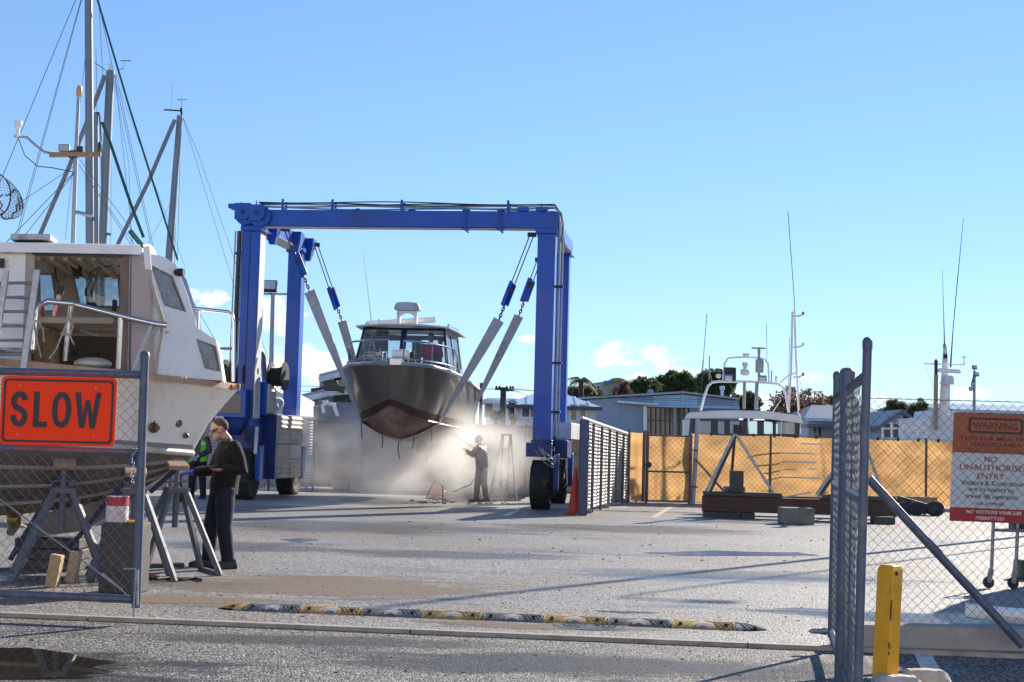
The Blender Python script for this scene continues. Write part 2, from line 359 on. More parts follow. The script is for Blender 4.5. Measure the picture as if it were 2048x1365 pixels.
stain('dirt_patch', 640, 1172, 2.6, 1.7, (.17, .12, .085), .8, .6, .003, 2, 2.0); stain('dirt_patch', 330, 1200, 1.6, .7, (.17, .125, .085), .8, .7, .0045, 3); stain('dirt_patch', 1090, 1252, 1.5, .35, (.15, .10, .065), .8, .6, .0045, 4, 2)
stain('damp_shade_patch', 760, 1055, 4.6, 2.6, (.055, .053, .055), .36, .42, .0035, 5, .6); stain('damp_shade_patch', 1250, 1058, 3.4, 1.8, (.085, .065, .05), .5, .45, .0035, 6, .7); stain('damp_shade_patch', 900, 1110, 2.4, 1.1, (.06, .058, .06), .36, .4, .0042, 7, .9); stain('damp_shade_patch', 1450, 1150, 3.0, .9, (.07, .068, .068), .34, .3, .0042, 8, .8); stain('damp_shade_patch', 520, 1095, 1.8, 1.3, (.06, .056, .055), .4, .4, .0042, 9, .9)
stain('damp_shade_patch', 1900, 1235, 2.2, .7, (.05, .052, .058), .25, .8, .0042, 10, .8); stain('damp_asphalt', 1200, 1330, 3.0, .8, (.035, .033, .032), .5, .55, -.027, 11); stain('damp_asphalt', 560, 1280, 2.0, .45, (.04, .036, .034), .6, .5, -.026, 12)  # the right-hand damp patch also paints in the shade beyond the plinth
m_damp = mat('damp_film', (.05, .05, .055), .16, 0, .3, 3, .3, 60)
blob([G(*q) for q in ((1290, 1106), (1420, 1102), (1600, 1106), (1640, 1112), (1500, 1113), (1360, 1112))], .004, 'shallow_water', m_damp, .03, 5)
blob([G(*q) for q in ((560, 1080), (600, 1077), (640, 1080), (600, 1086))], .004, 'shallow_water', m_damp, .03, 5)
blob([G(*q) for q in ((1180, 1222), (1260, 1223), (1320, 1227), (1240, 1227))], .004, 'shallow_water', m_damp, .01, 5)
blob([G(*q) for q in ((870, 990), (960, 987), (1060, 991), (1040, 1003), (930, 1006), (850, 998))], .008, 'shallow_water', m_damp, .05, 5)
# painted lines
m_line = mat('road_paint', (.70, .70, .68), .6, 0, .1, 10, .3, 60, dirt=(.06, .06, .06), dirt_amt=.55, dscale=14)
m_liney = mat('worn_yellow_line', (.42, .36, .26), .7, 0, .15, 10, dirt=(.2, .19, .18), dirt_amt=.5, dscale=8)
ln = MB().quad(*[G(*q, -.026) for q in ((1827, 1306), (1862, 1306), (1884, 1346), (1846, 1346))]).build('painted_line', m_line); stru(ln)
ln = MB().quad(*[G(*q, .005) for q in ((1298, 1036), (1312, 1036), (1350, 1013), (1340, 1013))]).build('painted_line', m_liney); stru(ln)
ln = MB().quad(*[G(*q, .009) for q in ((1003, 1032), (1018, 1033), (1045, 1018), (1037, 1018))]).build('painted_line', m_line); stru(ln)
# loose grit and leaves on the yard
gm = MB()
for i in range(420):
    px_, py_ = rnd(60, 1700), rnd(1040, 1360); p = G(px_, py_, 0 if py_ < 1225 + (px_ - 268) * .04 else -.03); s_ = rnd(.004, .013) * (1 if p.y < 20 else 1.8)
    gm.box((p.x, p.y, p.z + s_ * .25), (s_ * rnd(.8, 2), s_ * rnd(.8, 2), s_ * .6), Matrix.Rotation(rnd(0, 3), 3, 'Z'))
tag(gm.build('grit', mat('dark_grit', (.06, .05, .045), .9, 0, .4, 9)), 'scattered dark grit and leaf bits on the pavement', 'grit', kind='stuff')

# ------------------------------------------------------------------ manhole cover
c = G(1181, 1252); mh = thing('manhole_cover', 'round iron manhole cover with raised rings beside the speed hump', 'manhole cover', c)
MB().lathe([(.02, 0), (.275, 0), (.275, .005), (.02, .005)], c, 40).build('cover', m_darksteel, mh, True)
for r_ in (.07, .12, .17, .22):
    MB().lathe([(r_ - .012, .0), (r_ - .010, .011), (r_ + .010, .011), (r_ + .012, .0)], c, 40).build('raised_ring', mat('wet_iron', (.16, .16, .17), .22, .8, .2, 8), mh, True)
MB().lathe([(.278, 0), (.28, .007), (.315, .007), (.317, 0)], c, 40).build('frame', m_darksteel, mh, True)

# ------------------------------------------------------------------ speed hump
A, B = G(440, 1216), G(1533, 1260)
ux = (B - A).normalized(); uy = V(-ux.y, ux.x, 0); L = (B - A).length
sh = thing('speed_hump', 'yellow and black rubber speed hump in ribbed sections across the entrance', 'speed hump', (A + B) / 2)
m_hy = mat('hump_yellow_rubber', (.36, .235, .075), .65, 0, .25, 6, .2, 60, dirt=(.16, .12, .07), dirt_amt=.35, dscale=9)
m_hb = mat('hump_black_rubber', (.13, .13, .132), .6, 0, .3, 6, .2, 60, dirt=(.2, .19, .18), dirt_amt=.25, dscale=9)
m_refl = mat('reflector_grey', (.42, .41, .39), .4, 0, .1, 9)
cuts = [(q - 440) / 1093 * L for q in (440, 498, 612, 735, 857, 978, 1098, 1224, 1348, 1473, 1533)]
HW, HH = .165, .043
def prof(u): return HH * (1 - abs(u / HW) ** 2.6)
def hp(s_, u, dz=0, k=1): return A + ux * s_ + uy * u + V(0, 0, .001 + max(prof(u) * k + dz, 0))
us = [-HW, -.15, -.125, -.09, -.045, 0, .045, .09, .125, .15, HW]
for i, (a, b) in enumerate(zip(cuts, cuts[1:])):
    end = -1 if i == 0 else (1 if i == len(cuts) - 2 else 0)
    mm = m_hy if i % 2 == 0 else m_hb
    mb = MB(); N = 10; rows = []
    def kk(t): return 1 if end == 0 else ((math.sin(t * math.pi / 2) if end < 0 else math.sin((1 - t) * math.pi / 2)))
    def ww(t): return 1 if end == 0 else (.35 + .65 * kk(t))
    for j in range(N + 1):
        t = j / N; s_ = lerp(a + .003, b - .003, t); rows.append([hp(s_, u * ww(t), 0, kk(t) * 1.0 if end else 1) for u in us] )
    mb.loft(rows)
    sec = mb.build('hump_section', mm, sh, 50)
    # raised diagonal ribs, mirrored about the middle of the section
    rb = MB(); n_r = 15 if end == 0 else 7
    for k in range(n_r):
        t = (k + .5) / n_r; s0 = lerp(a, b, t); sg = 1 if (t < .5 and end == 0) or end < 0 else -1
        if end == 0 and abs(t - .5) < .11: continue
        pts = []
        for u in (-.158, -.12, -.07, 0, .07, .12, .158):
            s_ = s0 + sg * u * .55; tt = min(max((s_ - a) / (b - a), .02), .98); s_ = a + tt * (b - a)
            pts.append(hp(s_, u * ww(tt), .002, kk(tt)))
        rb.tube(pts, .0065, 4)
    rb.build('rib', mm, sec)
    if end == 0:
        mid = (a + b) / 2; q = [(-.055, -.150), (.0, -.125), (.055, -.150), (.055, -.095), (0, -.060), (-.055, -.095)]
        MB().poly([hp(mid + x, u, .004) for x, u in q], (0, 0, .006)).build('reflector', m_refl, sec)
    for t in ((.15, .85) if end == 0 else (.6,)):
        s_ = lerp(a, b, t); cc = hp(s_, -.105, -.0, kk(t)); n_ = (V(0, 0, 1) - uy * .6).normalized()
        MB().lathe([(.003, 0), (.017, 0), (.017, .012), (.003, .012)], cc, 10, n_.to_track_quat('Z', 'Y').to_matrix()).build('bolt_hole', m_blackmetal, sec)
# ================================================================== gates, entrance fence, signs
def chain(o, ux_, uz_, W, H, p, r, jit=.12, zc=None):      # woven diamonds in the plane (ux_, uz_)
    mb = MB(); nx, nz_ = int(W / (p / 2)) + 1, int(H / (p / 2)) + 1; nrm = ux_.cross(uz_)
    nod = {}
    def nd_(i, j):
        if (i, j) not in nod:
            nod[(i, j)] = o + ux_ * (i * p / 2 + rnd(-jit, jit) * p * .25) + uz_ * (j * p / 2 + rnd(-jit, jit) * p * .25) + nrm * (r * (1 if j % 2 else -1))
        return nod[(i, j)]
    vs_, fs_ = [], []
    for j in range(nz_):
        for i in range(nx):
            if (i + j) % 2: continue
            for di in (-1, 1):
                if not 0 <= i + di <= nx: continue
                a, b = nd_(i, j), nd_(i + di, j + 1); d = (b - a).normalized(); q = d.cross(nrm).normalized() * r; n2 = nrm * r
                k = len(vs_); vs_ += [a + q, a - q * .5 + n2 * .87, a - q * .5 - n2 * .87, b + q, b - q * .5 + n2 * .87, b - q * .5 - n2 * .87]
                fs_ += [(k, k + 1, k + 4, k + 3), (k + 1, k + 2, k + 5, k + 4), (k + 2, k, k + 3, k + 5)]
    mb.add(vs_, fs_); return mb
UZ = V(0, 0, 1)
def capped(mb, p, r, n=12):
    mb.lathe([(r * 1.12, -.03), (r * 1.14, .012), (r * .8, .03), (r * .3, .036)], p, n)

# ---- left gate
D0 = 12.25
gA, gB = P(-170, 1189, D0 + .25), P(272, 1203, D0)
gd = (gB - gA); gd.z = 0; gu = gd.normalized()
lg = thing('entrance_gate', 'left gate leaf of grey-blue pipe and chain-link hung with the orange SLOW sign', 'gate', V(gB.x, gB.y, 0))
top = P(290, 706, D0)
st = MB(); base = V(gB.x + .005, gB.y, .10)
st.tube([base, V(top.x, top.y, top.z - .01)], .036, 14); capped(st, V(top.x, top.y, top.z - .02), .036); st.build('stile', m_gate, lg, True)
def zat(px, py): return P(px, py, D0).z
zt, zm, zb = zat(280, 750), zat(272, 906), zat(262, 1199)
lean = (top.x - base.x) / (top.z - base.z)
def gp(s_, z): return V(base.x + lean * (z - base.z), base.y, 0) - gu * s_ + V(0, 0, z)
WL = 2.6
MB().tube([gp(.03, zt), gp(WL, zt + .01)], .032, 12).build('rail', m_gate, lg, True)
MB().tube([gp(.03, zm), gp(WL, zm + .015)], .030, 12).build('rail', m_gate, lg, True)
MB().tube([gp(.03, zb), gp(WL, zb + .0)], .034, 12).build('rail', m_gate, lg, True)
mh_ = chain(gp(WL, zb) , gu, UZ, WL - .03, zt - zb, .092, .0020, .35)
o = mh_.build('chain_link_mesh', m_wire, lg); o['kind'] = 'stuff'
ti = MB()                                        # wire ties wound round the rails
for z_, r_ in ((zt, .036), (zm, .034), (zb, .038)):
    for k in range(26):
        c_ = gp(.09 + k * .095, z_); ti.tube([c_ + V(-.006, math.cos(a) * r_, math.sin(a) * r_) + gu * (a * .004) for a in [q * math.pi / 3 for q in range(7)]], .0018, 3)
o = ti.build('wire_tie', m_wire, lg); o['kind'] = 'stuff'
br = MB(); br.tube([P(-60, 955, D0 - .04), P(203, 1150, D0 - .04)], .007, 6); br.tube([P(203, 1150, D0 - .04), P(258, 1193, D0 - .04)], .004, 5)
br.tube([P(205, 1147, D0 - .04), P(246, 1181, D0 - .04)], .006, 6); br.build('brace_rod', m_galv, lg, True)
db = MB(); db.tube([P(247, 1138, D0 - .05), P(270, 1138, D0 - .05), P(272, 1142, D0 - .05), P(267, 1235, D0 - .05)], .0085, 8)
db.bar(P(276, 1140, D0 - .045), P(275, 1212, D0 - .045), .016, .01); db.build('drop_bolt', m_galv, lg, True)
ch = MB()
def link(mb, c_, d, ln_, r_, side):
    d = d.normalized(); s_ = d.cross(side).normalized() if abs(d.dot(side)) < .99 else V(0, 1, 0)
    pts = [c_ + d * (ln_ * math.cos(a)) + s_ * (ln_ * .55 * math.sin(a)) for a in [2 * math.pi * k / 10 for k in range(10)]]
    mb.tube(pts, r_, 5, closed=True)
def chainrun(mb, pts, ln_=.02, r_=.005):
    k = 0
    for a, b in zip(pts, pts[1:]):
        n = max(1, int((b - a).length / (ln_ * 1.5)))
        for i in range(n): link(mb, lerp(a, b, (i + .5) / n), b - a, ln_, r_, V(0, 1, 0) if k % 2 else V(1, 0, .2)); k += 1
chainrun(ch, [P(266, 893, D0 - .05), P(276, 896, D0 - .06), P(270, 905, D0 - .05), P(263, 915, D0 - .04), P(268, 930, D0 - .04), P(264, 950, D0 - .04), P(266, 968, D0 - .04)], .016, .0045)
ch.build('chain', m_steel, lg)
pl = MB().box(P(268, 921, D0 + .03), (.075, .03, .085)); pl.build('padlock', m_bluedk, lg, bevel=.008)

# ---- SLOW sign
sg = thing('slow_sign', 'orange rectangular SLOW sign with black border on the left gate', 'sign', P(112, 890, D0 - .05))
c00, c10 = P(0, 892, D0 - .045), P(217, 894, D0 - .05)
SW = .94; SHh = .558
sx = (P(222, 762, D0 - .05) - P(0, 757, D0 - .045)); sx.normalize()
sz = UZ.copy(); nrm = sx.cross(sz).normalized()
so = P(0, 889, D0 - .047) - sx * .012 + nrm * 0
def sp_(x, z, d=0): return so + sx * x + sz * z + nrm * d
def rrect(x0, x1, z0, z1, r_, n=5):
    out = []
    for cx_, cz_, a0 in ((x1 - r_, z1 - r_, 0), (x0 + r_, z1 - r_, 90), (x0 + r_, z0 + r_, 180), (x1 - r_, z0 + r_, 270)):
        for k in range(n + 1):
            a = R(a0 + 90 * k / n); out.append((cx_ + r_ * math.cos(a), cz_ + r_ * math.sin(a)))
    return out
m_so = mat('sign_orange', (1.0, .05, .006), .6, 0, .03, 3, spec=.25)
m_sk = mat('sign_black', (.012, .014, .03), .5, 0, .1, 3)
MB().poly([sp_(x, z, 0) for x, z in rrect(0, SW, 0, SHh, .045)], -nrm * .006).build('sign_plate', m_so, sg)
MB().poly([sp_(x, z, .003) for x, z in rrect(.022, SW - .022, .022, SHh - .022, .036)], nrm * .0012, [[sp_(x, z, .003) for x, z in rrect(.04, SW - .04, .04, SHh - .04, .026)]]).build('border', m_sk, sg)
def ribbon(pts, w, f, d=.003, th=.0012):                 # a stroke of even width drawn on the sign
    n = len(pts); lft, rgt = [], []
    for i in range(n):
        a = pts[max(i - 1, 0)]; b = pts[min(i + 1, n - 1)]; tx, tz = b[0] - a[0], b[1] - a[1]; l_ = math.hypot(tx, tz) or 1
        lft.append((pts[i][0] - tz / l_ * w / 2, pts[i][1] + tx / l_ * w / 2)); rgt.append((pts[i][0] + tz / l_ * w / 2, pts[i][1] - tx / l_ * w / 2))
    mb = MB(); rows = [[f(x, z, d) for x, z in lft], [f(x, z, d + th) for x, z in lft], [f(x, z, d + th) for x, z in rgt], [f(x, z, d) for x, z in rgt]]
    mb.loft([list(q) for q in zip(*rows)], True, True); return mb
H0, H1, wS = .145, .435, .046
h0, h1 = H0 + wS / 2, H1 - wS / 2; hm = (H0 + H1) / 2
def S_pts(x0, x1):
    cx_ = (x0 + x1) / 2; rx = (x1 - x0) / 2 - wS / 2; rz_ = (h1 - hm) / 2 ; out = []
    for k in range(0, 13): a = R(10 + 190 * k / 12); out.append((cx_ + rx * math.cos(a), h1 - rz_ * 1.0 + rz_ * math.sin(a)))
    out.append((cx_ - rx * .55, hm + rz_ * .22)); out.append((cx_ + rx * .35, hm - rz_ * .12))
    for k in range(0, 13): a = R(30 - 220 * k / 12); out.append((cx_ + rx * math.cos(a), h0 + rz_ + rz_ * math.sin(a)))
    return out
ribbon(S_pts(.085, .225), wS, sp_).build('letter', m_sk, sg)
MB().poly([sp_(*q, .003) for q in ((.270, H1), (.316, H1), (.316, H0 + wS), (.385, H0 + wS), (.385, H0), (.270, H0))], nrm * .0012).build('letter', m_sk, sg)
ov = lambda rx, rz_, x, z, n=28: [(x + rx * math.copysign(abs(math.cos(a)) ** .8, math.cos(a)), z + rz_ * math.sin(a)) for a in [2 * math.pi * k / n for k in range(n)]]
MB().poly([sp_(*q, .003) for q in ov(.078, .145, .500, hm)], nrm * .0012, [[sp_(*q, .003) for q in ov(.034, .100, .500, hm)]]).build('letter', m_sk, sg)
Wp = [(.605, H1), (.652, H1), (.672, .25), (.693, H1 - .06), (.727, H1 - .06), (.752, .25), (.775, H1), (.818, H1), (.775, H0), (.733, H0), (.710, .30), (.690, H0), (.648, H0)]
MB().poly([sp_(*q, .003) for q in Wp], nrm * .0012).build('letter', m_sk, sg)
for x, z in ((.155, .475), (.77, .475), (.145, .085), (.77, .085)):
    MB().lathe([(.002, 0), (.008, 0), (.007, .004), (.002, .005)], sp_(x, z, .001), 8, nrm.to_track_quat('Z', 'Y').to_matrix()).build('rivet', m_galv, sg)

# ---- right gate leaf, swung open towards the camera and seen end-on
Ya, Yd = 11.7, 8.3
rg = thing('entrance_gate', 'right gate leaf swung open and seen end-on beside the yellow post', 'gate', G(1716, 1440))
def post(pxt, pyt, pxb, pyb, Y, r_, name, par, mm=m_gate, cap=True, zmin=None):
    a, b = P(pxt, pyt, Y), P(pxb, pyb, Y)
    if zmin is not None: b = lerp(a, b, (a.z - zmin) / (a.z - b.z))
    mb = MB(); mb.tube([b, a - V(0, 0, .02)], r_, 14)
    if cap: capped(mb, a - V(0, 0, .015), r_, 14)
    return mb.build(name, mm, par, True)
post(1735, 682, 1716, 1365, Yd, .0255, 'stile', rg, zmin=.06)
post(1674, 748, 1662, 1290, Ya, .028, 'stile', rg, zmin=.08)
a0 = P(1674, 748, Ya); a1 = P(1662, 1290, Ya); d0 = P(1735, 682, Yd); d1 = P(1716, 1365, Yd)
def ra(z): return lerp(a0, a1, (a0.z - z) / (a0.z - a1.z))
def rd(z): return lerp(d0, d1, (d0.z - z) / (d0.z - d1.z))
for z_a, z_d, r_ in ((1.93, 1.93, .026), (1.27, 1.27, .024), (.12, .10, .026)):
    MB().tube([ra(z_a), rd(z_d)], r_, 12).build('rail', m_gate if z_a > 1.5 or z_a < .5 else m_galv, rg, True)
o_ = ra(.12); gux = (rd(.1) - ra(.12)); WR = gux.length; gux.z = 0; gux.normalize()
o = chain(o_, gux, UZ, WR, 1.8, .11, .0018, .4).build('chain_link_mesh', m_wire, rg); o['kind'] = 'stuff'
ti = MB()
for k in range(70):
    for z_ in (.11, 1.93):
        c_ = lerp(ra(z_), rd(z_), (k + .5) / 70); ti.tube([c_ + V(math.cos(a) * .029, .003 * a, math.sin(a) * .029) for a in [q * math.pi / 3 for q in range(7)]], .002, 3)
o = ti.build('wire_tie', m_wire, rg); o['kind'] = 'stuff'
sk = MB(); c_ = P(1640, 1263, Ya - .05); sk.lathe([(.004, -.09), (.02, -.06), (.022, .02), (.028, .02), (.028, .05), (.018, .05), (.018, .1)], c_, 10, Matrix.Rotation(R(90), 3, 'Y')); sk.build('latch_spigot', m_galv, rg, True)

# ---- fixed post with hinges, and the entrance fence panel to its right
ef = thing('chain_link_fence', 'chain-link entrance fence on a low concrete plinth at the right edge', 'fence', V(3.4, KX(3.4), 0))
post(1695, 742, 1683, 1330, 9.85, .045, 'post', ef, zmin=-.03)
post(1711, 800, 1700, 1330, 9.15, .021, 'post', ef, zmin=-.03)
for y_ in (822, 936):
    q = P(1706, y_, 9.3); MB().box(q, (.09, .05, .03)).build('hinge', m_galv, ef, bevel=.004)
fy = lambda x: 11.95 - .03 * (x - 2.8)
zt2 = P(1760, 797, 11.9).z
x0, x1 = 2.86, 7.2
fo = V(x0, fy(x0), .16); fu = V(x1 - x0, fy(x1) - fy(x0), 0).normalized()
o = chain(fo, fu, UZ, x1 - x0, zt2 - .16, .078, .0017, .18).build('chain_link_mesh', m_wiredark, ef); o['kind'] = 'stuff'
MB().tube([V(x0, fy(x0), zt2), V(x1, fy(x1), zt2)], .003, 5).build('top_wire', m_wiredark, ef)
MB().tube([P(1737, 957, 11.75), P(2046, 1292, 11.65)], .036, 12).build('brace_pipe', m_gate, ef, True)
MB().tube([V(6.2, fy(6.2), 0), V(6.2, fy(6.2), 2.0)], .03, 12).build('post', m_gate, ef, True)
m_plinth = mat('plinth_concrete', (.34, .32, .30), .85, 0, .15, 3, .25, 50, dirt=(.18, .16, .15), dirt_amt=.3)
xa = 2.62
for a, b in ((xa, 5.0), (5.0, 7.4)):
    MB().loft([[V(x, fy(x) - .12, -.03), V(x, fy(x) - .10, .165), V(x, fy(x) + .04, .175), V(x, fy(x) + .06, -.03)] for x in (a + .004, b - .004)], True, True).build('plinth', m_plinth, ef)
# the channel kerb stays at the plinth's foot
# ---- warning sign behind the mesh
ws = thing('warning_sign', 'orange, white and red warning sign fixed behind the right fence mesh', 'sign', P(1990, 1045, 12.0))
Yw = 12.06
w00 = P(1899, 1042, Yw); w01 = P(1908, 826, Yw); wx = V(1, -.03, -.012).normalized(); wz = (w01 - w00); WH = wz.length; wz.normalize(); wnm = wx.cross(wz).normalized()
WW = .70
def wp(x, z, d=0): return w00 + wx * x + wz * (z * WH) + wnm * d
def plate(x0, x1, z0, z1, d, th=.002): return MB().poly([wp(x0, z0, d), wp(x1, z0, d), wp(x1, z1, d), wp(x0, z1, d)], wnm * th)
m_wo = mat('faded_orange', (.36, .085, .028), .5, 0, .08, 3); m_ww = mat('sign_white', (.50, .56, .62), .5, 0, .05, 3); m_wr = mat('sign_red', (.35, .012, .02), .5, 0, .08, 3)
plate(0, WW, 0, 1, -.006, .004).build('backing_sheet', m_galv, ws)
plate(0, WW, .635, 1, 0).build('orange_panel', m_wo, ws); plate(0, WW, .128, .633, 0).build('white_panel', m_ww, ws); plate(0, WW, 0, .126, 0).build('red_panel', m_wr, ws)
m_txk = mat('sign_text_black', (.03, .028, .035), .6); m_txr = mat('sign_text_red', (.30, .015, .025), .6); m_txw = mat('sign_text_white', (.75, .72, .72), .6)
WROT = Matrix((wx, wnm.cross(wx), wnm)).transposed().to_4x4()
def text(body, x, z, h, w, mm, par=ws, bold=.0, shear=0, rot=WROT, pos=wp):
    cu = bpy.data.curves.new('lettering', 'FONT'); cu.body = body; cu.align_x = 'CENTER'; cu.size = 1; cu.offset = bold; cu.extrude = .0; cu.shear = shear
    cu.materials.append(mm); ob = bpy.data.objects.new('lettering', cu); COL.objects.link(ob)
    bpy.context.view_layer.update(); wd = max(ob.dimensions.x, 1e-3)
    mw = Matrix.Translation(pos(x, z, .0035)) @ rot @ Matrix.Diagonal((w / wd, h / .70, 1, 1))
    me = bpy.data.meshes.new_from_object(ob.evaluated_get(bpy.context.evaluated_depsgraph_get()))
    bpy.data.objects.remove(ob); ob = bpy.data.objects.new('lettering', me); COL.objects.link(ob)
    me.transform(mw); attach(ob, par)
    return ob
cxw = .345
text('WARNING', cxw - .01, .862, .052, .355, m_txk, bold=.012)
MB().poly([wp(x, z, .003) for x, z in rrect(.118, .555, .82, .965, .02)], wnm * .001, [[wp(x, z, .003) for x, z in rrect(.138, .535, .84, .945, .016)]]).build('border', m_txk, ws)
text('THIS IS A MULTIPLE', cxw + .005, .755, .030, .60, m_txk, bold=.015)
text('HAZARD AREA', cxw, .70, .030, .40, m_txk, bold=.015)
text('PERSONAL PROTECTIVE EQUIPMENT MUST BE WORN', cxw, .668, .012, .56, m_txk); text('BEYOND THIS POINT AT ALL TIMES', cxw, .645, .012, .44, m_txk)
text('NO', cxw - .04, .555, .044, .10, m_txr, bold=.01)
text('UNAUTHORISED', cxw - .005, .478, .046, .555, m_txr, bold=.01)
text('ENTRY', cxw - .035, .400, .044, .215, m_txr, bold=.01)
text('Visitors & Contractors', cxw - .005, .340, .036, .52, m_txk, bold=.012)
text('are to report to', cxw - .025, .283, .036, .355, m_txk, bold=.012)
text('travel lift operator', cxw - .02, .218, .036, .42, m_txk, bold=.012)
text('on arrival', cxw - .035, .155, .034, .22, m_txk, bold=.012)
text('NO VISITORS VEHICLES', cxw + .0, .078, .026, .44, m_txw, bold=.012, shear=.15)
text('PERMITTED', cxw - .03, .022, .026, .225, m_txw, bold=.012, shear=.15)

# ---- yellow post and wheel stops in the foreground
Yp = 9.45
yb = thing('timber_post', 'chunky yellow painted timber post with a drilled hole at its top', 'bollard', G(1775, 1385))
pt, pb = P(1781, 1130, Yp), P(1768, 1395, Yp); pb = lerp(pt, pb, (pt.z + .03) / (pt.z - pb.z))
rot = Matrix.Rotation(R(42), 3, 'Z'); hw = .058
rows = []
for c_, k in ((pb, 1), (lerp(pb, pt, .35), 1.01), (lerp(pb, pt, .7), 1.0), (pt - V(0, 0, .03), 1), (pt, .78)):
    rows.append([c_ + rot @ V(x * hw * k + rnd(-.002, .002), y * hw * k + rnd(-.002, .002), 0) for x, y in ((-1, -1), (1, -1), (1, 1), (-1, 1))])
MB().loft(rows, True, True).build('post', m_yellow, yb, bevel=.006)
n_ = rot @ V(0, -1, 0); MB().lathe([(.002, 0), (.0125, 0), (.0125, .002), (.002, .002)], P(1793, 1148, Yp - .062), 14, n_.to_track_quat('Z', 'Y').to_matrix()).build('drilled_hole', mat('hole_black', (.004, .004, .004), .9), yb)
for k in range(7):
    z0 = rnd(.1, .75); c_ = pb + rot @ V(-hw * 0, 0, 0) + V((pt - pb).x * z0, 0, 0)
    e_ = lerp(pb, pt, z0) + rot @ V(-hw * 1.006, -hw * 1.006, 0) * 1.0
    MB().ball(e_ - V(0, .0, 0), (.006, .006, rnd(.012, .04)), 6).build('paint_chip', mat('bare_timber', (.10, .07, .045), .9, 0, .3, 9), yb)
def wheelstop(px0, px1, pyt, Y, lab):
    a, b = P(px0, pyt, Y), P(px1, pyt + 4, Y); zt_ = a.z
    w_ = thing('wheel_stop', lab, 'wheel stop', V((a.x + b.x) / 2, Y, -.03))
    n = 12; rows = []
    for i in range(n + 1):
        t = i / n; x = lerp(a.x, b.x, t); e = min(t, 1 - t) * n; k = min(1, .55 + .3 * e) if e < 1.5 else 1
        rows.append([V(x, Y + u * (1 if k == 1 else k), -.03 + (zt_ + .03) * h * k + rnd(-.004, .004)) for u, h in ((-.085, 0), (-.08, .75), (-.04, 1), (.05, 1), (.085, .7), (.09, 0))])
    MB().loft(rows, False, True).build('block', mat('worn_painted_concrete', (.45, .43, .40), .85, 0, .25, 8, .5, 40, dirt=(.42, .26, .03), dirt_amt=.3, dscale=12), w_)
wheelstop(1800, 1902, 1338, 9.7, 'worn concrete wheel stop with yellow paint just right of the yellow post')
wheelstop(1738, 1850, 1350, 9.32, 'white-flecked concrete wheel stop in front of the yellow post foot')
# ================================================================== travel lift (local frame: x across, y to the rear, z up)
FL, FR = G(493, 999), G(1079, 1019.5)
LO = (FL + FR) / 2; lx = (FR - FL); lx.z = 0; LWID = lx.length; LROT = math.atan2(lx.y, lx.x) * .70
LMAT = Matrix.Translation(LO) @ Matrix.Rotation(LROT, 4, 'Z')
LINV = LMAT.inverted()
tl = thing('travel_lift', 'tall blue boat travel lift straddling the dark aluminium boat', 'boat lift', LO, LROT)
HX = LWID / 2; WB = 3.9
def lloc(px, py, yl):                       # lift-local point at that pixel on the plane y' = yl
    d = LINV.to_3x3() @ ray(px, py); o = LINV @ V(0, 0, CAMH); t = (yl - o.y) / d.y; return o + d * t
ZB = lloc(800, 457, 0).z; ZT = lloc(800, 424, 0).z
def lb(mb, name, m, par=tl, bevel=.012, smooth=False): return mb.build(name, m, par, smooth, bevel, local=True)
m_panel = mat('cream_ribbed_sheet', (.46, .43, .38), .5, .1, .1, 3, dirt=(.33, .29, .24), dirt_amt=.3, dscale=2)
m_lwhite = mat('pale_paint_and_sun_glare', (.55, .55, .56), .45, 0, .1, 4, dirt=(.3, .28, .26), dirt_amt=.25)  # also stands in for sun glare on some blue lift faces
